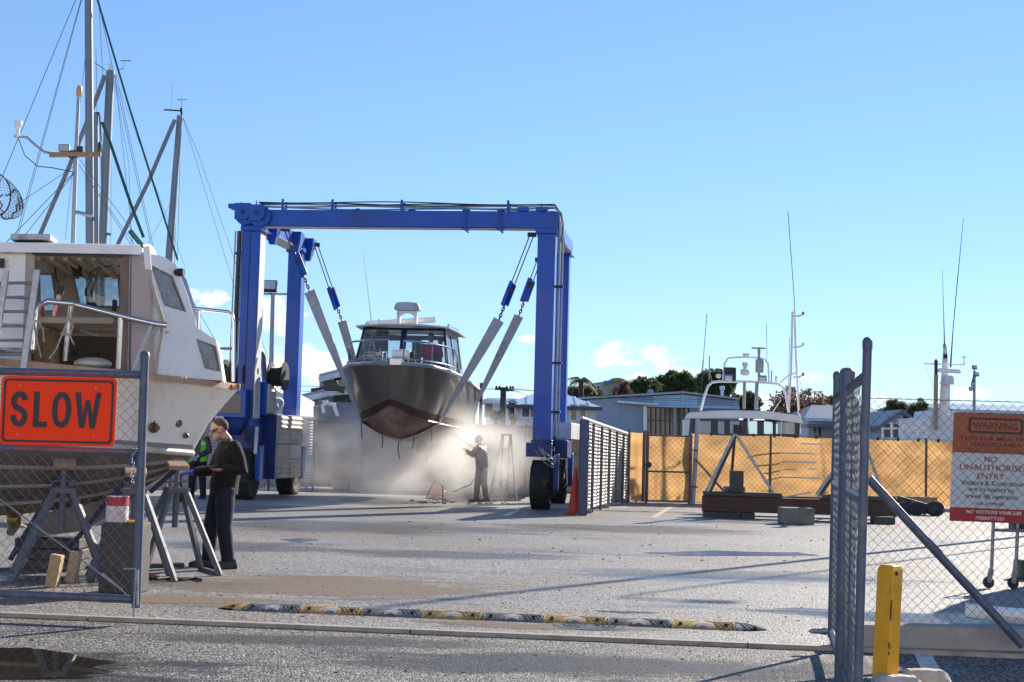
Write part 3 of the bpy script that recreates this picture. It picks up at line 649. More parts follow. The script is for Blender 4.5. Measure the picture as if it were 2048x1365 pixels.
# legs
for sx_, fy_, nm in ((-1, 0, 0), (1, 0, 1), (-1, 1, 2), (1, 1, 3)):
    y = fy_ * WB; w = .42 if not fy_ else .38; dpt = .46 if not fy_ else .40; x = sx_ * HX
    z0 = 1.75 if sx_ < 0 else 1.62
    mb = MB().lim(x - w / 2, x + w / 2, y - dpt / 2, y + dpt / 2, z0, ZB - .13)
    leg = lb(mb, 'leg', m_blue)
    lb(MB().lim(x - w / 2 - .05, x + w / 2 + .05, y - dpt / 2 - .05, y + dpt / 2 + .05, ZB - .13, ZB - .003), 'flange', m_blue, leg)
    # tapered foot, yoke and wheel
    yk = MB(); yk.lim(x - w / 2 - .03, x + w / 2 + .03, y - dpt / 2 - .02, y + dpt / 2 + .02, 1.55, z0 - .003)
    yk.lim(x - w / 2 - .14, x + w / 2 + .03, y - dpt / 2 - .06, y + dpt / 2 + .06, 1.22, 1.547)
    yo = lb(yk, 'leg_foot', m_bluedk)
    xo = x + .34
    lb(MB().poly([V(xo - .06, y - .16, 1.3), V(xo - .06, y + .16, 1.3), V(xo - .06, y + .13, .45), V(xo - .06, y - .13, .45)], (.12, 0, 0)), 'axle_plate', m_blue, yo)
    # wheel: tyre, rim, hub; axis along x
    rot = Matrix.Rotation(R(90), 3, 'Y'); c = V(x, y, .565)
    prof = [(.34, -.17), (.40, -.205), (.50, -.225), (.535, -.205), (.562, -.15), (.565, 0), (.562, .15), (.535, .205), (.50, .225), (.40, .205), (.34, .17)]
    ty = lb(MB().lathe(prof, c, 36, rot), 'wheel', m_black, bevel=0, smooth=30)
    tr = MB()
    for k in range(30):
        a = 2 * math.pi * k / 30
        for sd in (-1, 1):
            q = V(sd * .11, math.cos(a + sd * .05) * .563, math.sin(a + sd * .05) * .563)
            tr.box(c + q, (.19, .05, .03), Matrix.Rotation(a - math.pi / 2 + R(0), 3, 'X'))
    lb(tr, 'tread_block', m_black, ty, 0)
    lb(MB().lathe([(.02, -.12), (.22, -.12), (.26, -.16), (.335, -.165), (.335, .165), (.26, .16), (.22, .10), (.02, .10)], c, 28, rot), 'rim', m_lwhite if sx_ > 0 else m_galv, ty, 0, 30)
    lb(MB().lathe([(.02, -.19), (.10, -.19), (.11, -.05), (.11, .05), (.10, .22), (.02, .24)], c, 16, rot), 'hub', m_darksteel, ty, 0, 30)
    for k in range(8):
        a = 2 * math.pi * k / 8; lb(MB().lathe([(.004, 0), (.018, 0), (.018, .04), (.004, .04)], c + V(.10, math.cos(a) * .16, math.sin(a) * .16), 6, rot), 'wheel_nut', m_galv, ty, 0)
# front cross beam with stiffeners and joint collars
cb = lb(MB().lim(-HX - .28, HX + .27, -.2, .2, ZB, ZT), 'cross_beam', m_blue)
for px_ in (931, 1001):
    q = lloc(px_, 445, -.2); mb = MB().lim(q.x - .025, q.x + .025, -.25, .25, ZB - .07, ZT + .06); mb.lim(q.x - .09, q.x + .09, -.24, -.205, ZB - .05, ZB - .006); mb.lim(q.x - .09, q.x + .09, -.22, .22, ZT + .006, ZT + .04)
    cl = lb(mb, 'joint_collar', m_blue, cb)
    for k in range(5):
        lb(MB().lathe([(.003, 0), (.02, 0), (.02, .03), (.003, .03)], (q.x + .04, -.21, lerp(ZB + .05, ZT - .05, k / 4)), 6, Matrix.Rotation(R(90), 3, 'X')), 'bolt', m_blue, cl, 0)
for px_ in (714, 824):
    q = lloc(px_, 420, 0); lb(MB().poly([V(q.x - .16, -.02, ZT + .003), V(q.x + .12, -.02, ZT + .003), V(q.x + .06, -.02, ZT + .08), V(q.x - .02, -.02, ZT + .07)], (0, .04, 0)), 'lifting_lug', m_blue, cb)
lb(MB().lim(-HX - .22, HX - .2, -.16, .16, ZB - .016, ZB - .003), 'bottom_flange', m_lwhite, cb)
# hoses along the top of the beam
for k, (dy, dz, r_) in enumerate(((-.12, .12, .018), (-.06, .17, .016), (.0, .12, .02), (.07, .19, .016), (.12, .09, .018), (-.02, .22, .014))):
    pts = []
    for i in range(15):
        t = i / 14; pts.append(V(lerp(-HX + .1, HX + .15, t), dy, ZT + dz + .025 * math.sin(t * 9 + k * 2) - .02 * t))
    pts += [V(HX + .28, dy, ZT + .02), V(HX + .30 + .02 * k, dy, ZB - .3)]
    lb(MB().tube(pts, r_, 6), 'hydraulic_hose', m_blackmetal if k % 2 else m_galv, bevel=0, smooth=True)
for px_ in (569, 668, 806, 1018):
    q = lloc(px_, 410, 0); mb = MB().lim(q.x - .03, q.x + .03, -.17, -.14, ZT, ZT + .27); mb.lim(q.x - .03, q.x + .03, .13, .16, ZT, ZT + .24); mb.lim(q.x - .035, q.x + .035, -.17, .16, ZT + .04, ZT + .07)
    lb(mb, 'hose_clamp', m_blue)
# sheave brackets on the left corner
for px_, py_, r_ in ((488, 424, .27), (516, 427, .27)):
    q = lloc(px_, py_, -.28)
    lb(MB().lathe([(.03, -.05), (r_ * .9, -.05), (r_, -.03), (r_ * .85, 0), (r_, .03), (r_ * .9, .05), (.03, .05)], (q.x + .05, -.27, q.z - .06), 26, Matrix.Rotation(R(90), 3, 'X')), 'sheave', m_blue, bevel=0, smooth=30)
    s_ = .20; lb(MB().poly([V(q.x + a * s_, -.40, q.z + b * s_) for a, b in ((-1, 1), (1, 1), (1, -.35), (.45, -1), (-1, -1))], (0, .05, 0)), 'sheave_plate', m_blue)
    lb(MB().lathe([(.01, 0), (.05, 0), (.05, .04), (.01, .05)], (q.x, -.40, q.z - .02), 12, Matrix.Rotation(R(90), 3, 'X')), 'axle_pin', m_bluedk, bevel=0)
q = lloc(470, 414, -.1); lb(MB().lim(q.x - .11, q.x + .2, -.3, .15, q.z - .06, q.z + .05), 'outrigger_plate', m_blue)
for px_, z1 in ((482, .22), (513, .25), (1046, .18), (1083, .22)):
    q = lloc(px_, 405, 0); lb(MB().tube([V(q.x, 0, ZT), V(q.x, 0, ZT + z1)], [.022, .012], 6), 'aerial_stub', m_blackmetal, bevel=0)
for px_ in (1048, 1085):
    q = lloc(px_, 425, 0); lb(MB().lim(q.x - .14, q.x + .14, -.22, .22, ZT + .003, ZT + .1), 'valve_box', m_blue)
# side beams with hanging sheave pods
for sx_ in (-1, 1):
    x = sx_ * HX
    mb = MB().lim(x - .19, x + .19, .205, WB + .75, ZB - .02, ZB + .34) if sx_ > 0 else MB().lim(x - .17, x + .17, .205, WB + .85, ZB - .05, ZB + .34)
    sb = lb(mb, 'side_beam', m_blue)
    lb(MB().lim(x - .24, x + .24, .215, WB + .85, ZB - .07, ZB - .052), 'bottom_flange', m_lwhite, sb)  # pale coat paints in the sun glare along the blue beam
    for yy in (.9, WB - .9, WB + .35):
        lb(MB().loft([[V(x - sx_ * .2 + dx * k, yy + dy * k, z) for dx, dy in ((-.16, -.16), (.16, -.16), (.16, .16), (-.16, .16))] for z, k in ((ZB + .3, 1.2), (ZB + .05, 1), (ZB - .3, .45))], True, True), 'sheave_pod', m_blue, sb)
# left machinery side
x = -HX
mb = MB().lim(x - .25, x + .25, .55, 3.35, .52, 1.35); lb(mb, 'lower_beam', m_bluedk)
mb = MB().lim(x - .5, x + .12, .35, .9, .95, 2.0); lb(mb, 'front_cabinet', m_blue)
# ribbed engine enclosure, facing inward
def ribbed(x0, y0, y1, z0, z1, name, par, n, m=m_panel, th=.05):
    rows = []; prof = []
    for i in range(n * 4 + 1):
        t = i / (n * 4); prof.append((lerp(z0, z1, t), .02 * (1 if (i % 4) in (1, 2) else 0)))
    mb = MB(); mb.loft([[V(x0 + d, y, z) for z, d in prof] for y in (y0, y1)]); mb.loft([[V(x0 - th, y, z) for z, d in prof] for y in (y1, y0)])
    mb.quad(V(x0 - th, y0, z0), V(x0 + .02, y0, z0), V(x0 + .02, y0, z1), V(x0 - th, y0, z1)); mb.quad(V(x0 - th, y1, z1), V(x0 + .02, y1, z1), V(x0 + .02, y1, z0), V(x0 - th, y1, z0))
    mb.quad(V(x0 - th, y0, z1), V(x0, y0, z1), V(x0, y1, z1), V(x0 - th, y1, z1)); return lb(mb, name, m, par, 0)
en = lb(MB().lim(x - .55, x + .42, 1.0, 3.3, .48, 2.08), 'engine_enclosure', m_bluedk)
ribbed(x + .48, 1.05, 2.15, 1.36, 2.06, 'ribbed_panel', en, 6); ribbed(x + .48, 2.17, 3.25, 1.36, 2.06, 'ribbed_panel', en, 6)
ribbed(x + .48, 1.05, 2.15, .5, 1.34, 'ribbed_panel', en, 7); ribbed(x + .48, 2.17, 3.25, .5, .96, 'ribbed_panel', en, 4)
lb(MB().lim(x + .44, x + .49, 2.18, 3.24, .98, 1.34), 'access_door', m_lwhite, en)
for yy in (1.2, 2.0): lb(MB().tube([V(x + .5, yy, .62), V(x + .56, yy, .62), V(x + .56, yy, .72), V(x + .5, yy, .72)], .012, 6), 'latch_handle', m_galv, en, 0)
ex = MB(); ex.tube([V(x + .1, 1.5, 2.05), V(x + .13, 1.45, 2.3), V(x + .02, 1.3, 2.9), V(x - .0, 1.15, 3.5), V(x - .03, 1.05, 3.62), V(x - .05, .85, 3.66), V(x - .05, .4, 3.66)], .075, 10)
lb(ex, 'exhaust_pipe', m_galv, bevel=0, smooth=True)
lb(MB().lathe([(.02, 0), (.15, 0), (.16, .03), (.16, .5), (.15, .53), (.02, .53)], (x + .15, 1.6, 2.26), 18, Matrix.Rotation(R(-75), 3, 'X')), 'silencer', m_lwhite, bevel=0, smooth=30)
up = lb(MB().lim(x - .06, x + .36, .35, 1.0, 2.05, 2.85), 'control_cabinet', m_blue); ribbed(x + .40, .4, .95, 2.1, 2.8, 'ribbed_panel', up, 6)
# winch drums and perforated side plate
for xx in (-.95, -.42, .32):
    lb(MB().lathe([(.06, 0), (.36, 0), (.36, .03), (.22, .04), (.22, .34), (.36, .35), (.36, .38), (.06, .38)], (x + xx, .05 if xx < 0 else .75, 3.0), 24, Matrix.Rotation(R(90), 3, 'Y')), 'winch_drum', m_blackmetal, bevel=0, smooth=30)
    rp_ = MB()
    for k in range(9): rp_.lathe([(.22, k * .034), (.245, k * .034 + .017), (.22, k * .034 + .034)], (x + xx + .04, .05 if xx < 0 else .75, 3.0), 20, Matrix.Rotation(R(90), 3, 'Y'))
    lb(rp_, 'wound_rope', m_darksteel, bevel=0)
lb(MB().lim(x - .8, x + .2, .22, .5, 2.3, 2.62), 'winch_bed', m_blue)
pp = [V(x + .245, a, b) for a, b in ((-.35, 3.25), (-.15, 3.42), (.1, 3.2), (.16, 1.95), (-.34, 1.95))]
def disc(cy, cz, r_, sq=1): return [V(x + .245, cy + r_ * math.cos(a), cz + r_ * sq * math.sin(a)) for a in [2 * math.pi * k / 14 for k in range(14)]]
lb(MB().poly(pp, (.02, 0, 0), [disc(-.12, 3.08, .085), disc(-.1, 2.72, .05, 1.6), disc(-.1, 2.4, .07, 1.2), disc(-.2, 2.12, .03), disc(.0, 2.12, .03)]), 'perforated_plate', m_lwhite, bevel=0)
# hood with dark window and lamp in front of the leg
hd = lb(MB().loft([[V(x - .78, -.55, z0), V(x + .12, -.55, z0), V(x + .12, .1, z0), V(x - .78, .1, z0)] for z0 in (1.95, 2.62)], True, True), 'operator_hood', m_blue)
lb(MB().lim(x - .62, x + .02, -.565, -.553, 2.05, 2.5), 'hood_window', m_darkglass, hd, .004)
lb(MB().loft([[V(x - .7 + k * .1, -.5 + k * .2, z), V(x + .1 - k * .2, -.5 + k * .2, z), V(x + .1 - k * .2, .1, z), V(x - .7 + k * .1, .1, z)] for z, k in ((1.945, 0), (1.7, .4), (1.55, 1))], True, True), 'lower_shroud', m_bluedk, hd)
lb(MB().lim(x - .6, x - .38, -.62, -.57, 1.86, 1.98), 'work_lamp', m_lwhite, hd)
for k in range(4): lb(MB().tube([V(x + .03 + .05 * k, -.4, 1.7), V(x + .1 + .05 * k, -.5, 1.42 - .04 * k), V(x + .2, -.42, 1.5)], .016, 5), 'hydraulic_hose', m_blackmetal, bevel=0)
lb(MB().bar(V(x + .35, -.3, 1.75), V(x + .33, -.3, 1.1), .08, .05), 'guard_bracket', m_lwhite)
lb(MB().lim(x + .02, x + .1, -.42, -.38, 1.5, 1.58), 'marker_lamp', m_orange)
# pipes on the legs
for dx_, r_ in ((-.34, .055), (-.44, .018), (-.27, .02)):
    lb(MB().tube([V(x + dx_, -.12, 2.9), V(x + dx_ + .01, -.12, ZB - .12)], r_, 10), 'vertical_pipe', m_galv if r_ < .05 else m_darksteel, bevel=0, smooth=True)
for z in (5.9, 4.3): lb(MB().lim(x - .42, x - .2, -.19, -.05, z, z + .05), 'pipe_clamp', m_bluedk)
lb(MB().tube([V(x - .02, -.236, 2.4), V(x - .02, -.236, ZB - .2)], .008, 5), 'cable', m_blackmetal, bevel=0)
lb(MB().lim(x + .215, x + .23, -.22, .22, 2.0, ZB - .2), 'painted_sun_strip', m_lwhite)  # pale sheet painting the sunlit inner face of the left leg
x = HX
for dx_, r_ in ((.30, .035), (.38, .018)):
    lb(MB().tube([V(x + dx_, -.1, 1.7), V(x + dx_, -.1, ZB + .1), V(x + dx_ - .05, -.1, ZT)], r_, 8), 'vertical_pipe', m_galv, bevel=0, smooth=True)
for z in (5.2, 3.4, 2.25): lb(MB().lim(x + .18, x + .42, -.18, -.02, z, z + .05), 'pipe_clamp', m_blackmetal)
lb(MB().lim(x + .02, x + .55, .45, 1.6, 1.2, 1.62), 'side_link', m_bluedk); lb(MB().lim(x + .05, x + .6, .8, 3.3, 1.65, 2.05), 'spray_guard', m_lwhite)
mb = MB()
for k in range(5):
    pts = [V(x - .05 + .1 * math.sin(k), -.32, 1.45 - .02 * k), V(x + .12, -.36, 1.28 - .05 * k + .1 * (k % 2)), V(x + .3, -.38, 1.22 - .06 * k), V(x + .42, -.34, 1.3), V(x + .45, -.3, 1.05)]
    mb.tube(pts, .014, 5)
lb(mb, 'hose_bundle', m_galv, bevel=0)
lb(MB().tube([V(x + .3, -.1, 1.7), V(x + .28, -.2, 1.45), V(x + .3, -.25, 1.35)], .03, 6), 'chain', m_blackmetal, bevel=0)

# ================================================================== hanging aluminium boat (local: x to its own left seen from ahead, y aft, z up)
bow = P(775, 738, 35.2); stern = P(858, 790, 42.3)
BROT = math.atan2(-(stern.x - bow.x), stern.y - bow.y)
ab = thing('aluminium_boat', 'dark grey aluminium cabin boat hanging in the lift slings', 'boat', V(bow.x, bow.y, 1.5), BROT)
BM = Matrix.Translation(V(bow.x, bow.y, 0)) @ Matrix.Rotation(BROT, 4, 'Z'); BI = BM.inverted()
ab.location.z = 0
def bl(px, py, yb):
    d = BI.to_3x3() @ ray(px, py); o = BI @ V(0, 0, CAMH); t = (yb - o.y) / d.y; return o + d * t
def bb(mb, name, m, par=ab, bevel=0, smooth=False): return mb.build(name, m, par, smooth, bevel, local=True)
LB = 7.4
def cr(pts, t):                              # smooth curve through (t, v...) keys
    for (a, b) in zip(pts, pts[1:]):
        if t <= b[0]:
            f = (t - a[0]) / (b[0] - a[0]); f = max(0, min(1, f)); return [lerp(a[i], b[i], f) for i in range(1, len(a))]
    return list(pts[-1][1:])
gun = [(0, 0, 3.30, .0), (.012, .26, 3.31, .02), (.04, .58, 3.30, .12), (.10, .98, 3.28, .45), (.2, 1.27, 3.22, 1.2), (.35, 1.45, 3.14, 2.4), (.6, 1.50, 3.04, 4.3), (1, 1.40, 2.98, 7.4)]
chn = [(0, 0, 2.34, .62), (.03, .16, 2.27, .75), (.10, .48, 2.10, 1.1), (.2, .80, 2.00, 1.6), (.35, 1.06, 1.93, 2.6), (.6, 1.18, 1.90, 4.4), (1, 1.20, 1.90, 7.3)]
kel = [(0, 0, 2.34, .62), (.06, 0, 2.0, .82), (.14, 0, 1.72, 1.2), (.25, 0, 1.56, 1.9), (.4, 0, 1.50, 2.9), (1, 0, 1.50, 7.3)]
m_hull = mat('dark_alloy_paint', (.17, .155, .14), .28, .5, .22, .8, .02, 12, dirt=(.14, .12, .105), dirt_amt=.3, dscale=1.0, stretch=(1, 1, .45), coat=.3)
m_boot = mat('brown_boot_stripe', (.06, .022, .016), .45, 0, .2, 2)
m_foul = mat('worn_red_antifoul', (.13, .05, .036), .65, 0, .25, 2, .1, 20, dirt=(.33, .28, .24), dirt_amt=.6, dscale=1.6)
TS = [0, .006, .012, .025, .04, .06, .08, .1, .13, .16, .2, .25, .3, .35, .42, .5, .6, .7, .8, .9, 1]
def pt3(c, s_): return V(s_ * c[0], c[2], c[1])
def topside(t, u):                          # u 0 chine .. 1 gunwale
    g, c = cr(gun, t), cr(chn, t); k = u ** 1.25 if t < .4 else u
    bul = .10 * math.sin(u * math.pi) * min(1, t * 6)
    return [lerp(c[0], g[0], k) + bul * .6, lerp(c[1], g[1], u), lerp(c[2], g[2], u)]
hb = MB(); bs_ = MB(); bt = MB()
for s_ in (-1, 1):
    hb.loft([[pt3(topside(t, u), s_) for u in (.16, .3, .45, .6, .75, .9, 1)] for t in TS])
    bs_.loft([[pt3(topside(t, u), s_) for u in (0, .08, .16)] for t in TS])
    rows = []
    for t in TS:
        c, k = cr(chn, t), cr(kel, t)
        rows.append([pt3([lerp(k[0], c[0], u), lerp(k[1], c[1], u) - (.05 * math.sin(u * math.pi) if t > .1 else 0), lerp(k[2], c[2], u)], s_) for u in (0, .25, .5, .75, 1)])
    bt.loft(rows)
g, c, k = cr(gun, 1), cr(chn, 1), cr(kel, 1)
hb.quad(V(-g[0], g[2], g[1]), V(-c[0], c[2], c[1]), V(0, k[2], k[1]), V(c[0], c[2], c[1]), V(g[0], g[2], g[1]))
hu = bb(hb, 'hull', m_hull, smooth=50); bb(bs_, 'boot_stripe', m_boot, hu, smooth=50); bb(bt, 'bottom', m_foul, smooth=40)
for s_ in (-1, 1):
    bb(MB().tube([pt3([q[0] + .02, q[1] + .01, q[2]], s_) for q in [cr(gun, t) for t in TS[1:]]], .045, 8), 'gunwale_rail', m_alu, smooth=True)
    bb(MB().tube([pt3([q[0] + .01, q[1], q[2]], s_) for q in [cr(chn, t) for t in TS[1:]]], .02, 6), 'chine_rail', m_hull, smooth=True)
dk = MB(); dk.loft([[V(-cr(gun, t)[0], cr(gun, t)[2], cr(gun, t)[1] - .02), V(0, cr(gun, t)[2], cr(gun, t)[1] + .06), V(cr(gun, t)[0], cr(gun, t)[2], cr(gun, t)[1] - .02)] for t in TS]); bb(dk, 'deck', m_alu)
# cabin
m_cab = mat('blue_grey_cabin_paint', (.10, .12, .17), .35, .2, .12, 3); m_navy = mat('navy_window_frame', (.012, .016, .045), .35)
yf0, yf1, yr_ = 1.9, 2.35, 5.0               # foot and head of the windscreen, rear of the cabin
zc0, zc1 = 3.24, 4.34
wf0, wf1, wr = 1.16, 1.02, 1.08
cab = MB()
lowf = [V(-wf0, yf0, zc0), V(wf0, yf0, zc0)]
cab.quad(V(-wf0 - .02, yf0 - .05, 3.1), V(wf0 + .02, yf0 - .05, 3.1), V(wf0, yf0, zc0 + .06), V(-wf0, yf0, zc0 + .06))
for s_ in (-1, 1):                            # side walls with a window hole each
    def sw(y, z): f = (z - zc0) / (zc1 - zc0); return V(s_ * lerp(wf0 + .05, wf1 + .02, f) , y, z)
    yy = lambda f: lerp(yf0, yf1, f)
    outer = [sw(yf0, zc0 - .1), sw(yr_, zc0 - .1), sw(yr_, zc1), sw(yf1, zc1)]
    h1 = [sw(yf0 + .42, zc0 + .2), sw(3.35, zc0 + .2), sw(3.35, zc1 - .12), sw(yf1 + .12, zc1 - .12)]
    h2 = [sw(3.5, zc0 + .2), sw(4.85, zc0 + .2), sw(4.85, zc1 - .12), sw(3.5, zc1 - .12)]
    cab.poly(outer, (-s_ * .04, 0, 0), [h1, h2])
    for h in (h1, h2): bb(MB().poly([p - V(s_ * .018, 0, 0) for p in h], (-s_ * .006, 0, 0)), 'window', m_glass)
cw = bb(cab, 'cabin_wall', m_cab)
# windscreen: frame with three panes
def wsf(x, f): return V(x, lerp(yf0, yf1, f), lerp(zc0 + .06, zc1, f))
def wx_(f): return lerp(wf0, wf1, f)
panes = [(-.94, -.50), (-.46, .0), (.10, .94)]
panes = [(-.965, -.07), (.07, .965)]
holes = [[wsf(a * wx_(.06), .06), wsf(b * wx_(.06), .06), wsf(b * wx_(.94), .94), wsf(a * wx_(.94), .94)] for a, b in panes]
fr_ = bb(MB().poly([wsf(-wx_(0), 0), wsf(wx_(0), 0), wsf(wx_(1), 1), wsf(-wx_(1), 1)], (0, .05, 0), holes), 'windscreen_frame', m_navy)
for h in holes: bb(MB().poly([p + V(0, .02, 0) for p in h], (0, .006, 0)), 'pane', m_glass, fr_)
rf = MB(); rows = []
for y, k in ((yf1 - .28, .98), (yf1, 1), (3.5, 1.04), (yr_ + .25, 1.02)):
    rows.append([V(x * k, y, zc1 + .02 + .07 * (1 - (x / 1.2) ** 2)) for x in (-1.2, -.9, -.45, 0, .45, .9, 1.2)])
rf.loft(rows); rows2 = [[p - V(0, 0, .045) for p in r_] for r_ in rows]; rf.loft(rows2); rf.loft([rows[0], rows2[0]]); rf.loft([rows[-1], rows2[-1]])
rf.loft([[r_[0] for r_ in rows], [r_[0] for r_ in rows2]]); rf.loft([[r_[-1] for r_ in rows], [r_[-1] for r_ in rows2]])
roof = bb(rf, 'cabin_roof', mat('roof_alloy', (.34, .36, .40), .4, .6, .12, 4), smooth=30)
rear = MB().poly([V(-1.08, yr_, zc0), V(1.08, yr_, zc0), V(1.04, yr_, zc1), V(-1.04, yr_, zc1)], (0, .04, 0), [[V(-.85, yr_, zc0 + .12), V(-.2, yr_, zc0 + .12), V(-.2, yr_, zc1 - .15), V(-.85, yr_, zc1 - .15)], [V(.05, yr_, zc0 + .05), V(.5, yr_, zc0 + .05), V(.5, yr_, zc1 - .12), V(.05, yr_, zc1 - .12)], [V(.62, yr_, zc0 + .3), V(.98, yr_, zc0 + .3), V(.98, yr_, zc1 - .15), V(.62, yr_, zc1 - .15)]])
bb(rear, 'rear_bulkhead', m_cab)
bb(MB().lim(-1.0, 1.0, 2.3, 2.9, zc0 - .05, zc0 + .22), 'dashboard', m_navy); bb(MB().lim(-.3, .25, 2.5, 2.62, zc0 + .2, zc0 + .42), 'instrument', m_navy, bevel=.01)
bb(MB().lim(-.72, -.42, 2.42, 2.52, zc1 - .22, zc1 - .08), 'ceiling_unit', m_blackmetal, bevel=.01)
# radar on its arch, long tube along the roof, roof rails, aerial
q = bl(815, 650, 3.4); zr = zc1 + .07
ar = MB(); ar.lim(q.x - .27, q.x - .19, 3.3, 3.5, zr, zr + .43); ar.lim(q.x + .17, q.x + .25, 3.3, 3.5, zr, zr + .43); ar.poly([V(q.x + a, 3.3, zr + b) for a, b in ((-.27, .445), (-.27, .30), (-.19, .30), (-.14, .36), (-.02, .40), (.1, .36), (.17, .30), (.25, .30), (.25, .445))], (0, .2, 0))
bb(ar, 'radar_arch', m_white, bevel=.008)
rd_ = bb(MB().loft([[V(q.x - .01 + a * w, 3.4 + b * .26, z) for a, b in ((-1, -.6), (-.6, -1), (.6, -1), (1, -.6), (1, .6), (.6, 1), (-.6, 1), (-1, .6))] for z, w in ((zr + .45, .29), (zr + .48, .33), (zr + .58, .31), (zr + .645, .26), (zr + .655, .1))], True, True), 'radar', mat('radar_grey', (.36, .39, .45), .4), smooth=30)
a_, b_ = bl(735, 648, 3.9), bl(872, 640, 3.9); bb(MB().bar(a_, b_, .16, .13), 'roof_case', m_alu, bevel=.01)
for t in (.18, .71): bb(MB().bar(lerp(a_, b_, t - .02), lerp(a_, b_, t + .02), .19, .19), 'case_clamp', m_alu, bevel=.02)
for s_ in (-1, 1):
    bb(MB().tube([V(s_ * 1.05, 2.7, zc1 + .05), V(s_ * 1.05, 2.75, zc1 + .14), V(s_ * 1.08, 4.6, zc1 + .14), V(s_ * 1.08, 4.65, zc1 + .05)], .018, 6), 'roof_rail', m_steel, smooth=True)
a_, b_ = bl(743, 645, 3.4), bl(727, 508, 3.4); bb(MB().tube([a_, lerp(a_, b_, .15), b_], [.018, .012, .004], 6), 'aerial', m_white)
# bow rail
rails = [(0, .0, -.02), (.018, .36, .04), (.045, .62, .16), (.10, .98, .5), (.2, 1.22, 1.25), (.28, 1.32, 1.9), (.34, 1.36, 2.35)]
top_l = []
for s_ in (-1, 1):
    pts = []
    for t, w, y in rails[1 if s_ > 0 else 0:]:
        z = 3.30 - .25 * t + (.56 if t < .3 else .42); pts.append(V(s_ * w, y, z))
    pts.append(V(s_ * 1.40, 2.6, 3.12))
    bb(MB().tube(pts, .024, 8), 'bow_rail', m_steel, smooth=True)
    pts = [V(s_ * w, y + .04, 3.30 - .25 * t + .13) for t, w, y in rails]; bb(MB().tube(pts, .018, 6), 'lower_rail', m_steel, smooth=True)
    for t, w, y in rails[1:]:
        z = 3.30 - .25 * t; bb(MB().tube([V(s_ * w, y, z + (.55 if t < .3 else .42)), V(s_ * (w - .03), y + .22, z)], .018, 6), 'stanchion', m_steel, smooth=True)
# windlass, anchor roller, heap of rope
wl_ = bb(MB().lathe([(.02, 0), (.10, 0), (.115, .03), (.115, .38), (.10, .42), (.02, .42)], (.02, .55, 3.56), 18, Matrix.Rotation(R(88), 3, 'Y')), 'windlass', m_white, smooth=30)
bb(MB().lathe([(.02, 0), (.08, 0), (.08, .1), (.02, .1)], (.44, .55, 3.55), 14, Matrix.Rotation(R(88), 3, 'Y')), 'motor_cap', m_blackmetal, wl_, smooth=30)
bb(MB().lim(.05, .40, .42, .66, 3.32, 3.45), 'windlass_base', m_blackmetal); bb(MB().lim(.06, .34, -.14, .4, 3.27, 3.43), 'bow_roller_box', m_alu, bevel=.01)
bb(MB().loft([[V(-.42 + k * .1, -.05 - k * .12, z), V(.06 - k * .03, -.05 - k * .12, z), V(.06, .3, z), V(-.42, .3, z)] for z, k in ((3.26, .2), (3.33, 1), (3.37, .6))], True, True), 'anchor_plate', m_alu)
bb(MB().tube([V(-.14, .1, 3.36), V(-.14, .1, 3.58), V(-.05, .12, 3.60), V(-.05, .12, 3.38)], .02, 6), 'anchor_bracket', m_steel)
rp = MB(); r2 = random.Random(3)
for k in range(34):
    cx_, cy_ = -.45 + r2.gauss(0, .16), .75 + r2.gauss(0, .14); z = 3.36 + max(0, .18 - abs(cx_ + .42) * .5) * r2.random(); rr = r2.uniform(.09, .22)
    a0 = r2.uniform(0, 6); tl_ = r2.uniform(-.5, .5)
    rp.tube([V(cx_ + rr * math.cos(a0 + a), cy_ + rr * .8 * math.sin(a0 + a), z + .05 + tl_ * rr * .5 * math.sin(a)) for a in [q * .6 for q in range(10)]], .013, 5)
bb(rp, 'rope_heap', m_rope)
# propeller, rudder, dangling lines
pz, py_ = 1.36, 5.3
pc = bl(848, 890, py_); pm = mat('bronze', (.17, .105, .08), .45, .5, .25, 6, dirt=(.2, .15, .12), dirt_amt=.4)
pr_ = bb(MB().lathe([(.01, -.1), (.05, -.08), (.06, .08), (.03, .14), (.01, .15)], pc, 12, Matrix.Rotation(R(90), 3, 'X')), 'propeller', pm, smooth=30)
for k in range(3):
    a = R(90 + 120 * k + 20); d = V(math.cos(a), 0, math.sin(a)); e = V(-math.sin(a), 0, math.cos(a)); rows = []
    for i in range(7):
        t = i / 6; w = .13 * math.sin(min(1, t * .92 + .12) * math.pi) ** .7 + .01; c_ = pc + d * lerp(.04, .28, t)
        rows.append([c_ - e * w + V(0, -.05, 0), c_ + V(0, -.012, 0), c_ + e * w + V(0, .05, 0), c_ + V(0, .012, 0)])
    bb(MB().loft(rows, True, True), 'blade', pm, pr_, smooth=40)
bb(MB().poly([pc + V(.0, .3, .1), pc + V(.0, .55, .1), pc + V(0, .55, -.45), pc + V(0, .32, -.38)], (.03, 0, 0)), 'rudder', m_foul)
bb(MB().tube([pc + V(0, .0, 0), pc + V(0, -1.2, .3)], .025, 8), 'shaft', pm)
# outline of aft cockpit fittings and the transom post
bb(MB().lim(1.1, 1.42, 5.4, 7.5, 2.98, 3.08), 'cockpit_coaming', m_white, bevel=.02); bb(MB().lim(-1.42, -1.1, 5.4, 7.5, 2.98, 3.08), 'cockpit_coaming', m_white, bevel=.02)
bb(MB().tube([V(1.46, 7.3, 3.2), V(1.46, 7.3, 1.95)], .05, 8), 'stern_post', m_darksteel)
bb(MB().bar(V(1.47, 5.6, 2.0), V(1.48, 5.6, 3.0), .06, .03), 'hull_strake', m_hull)

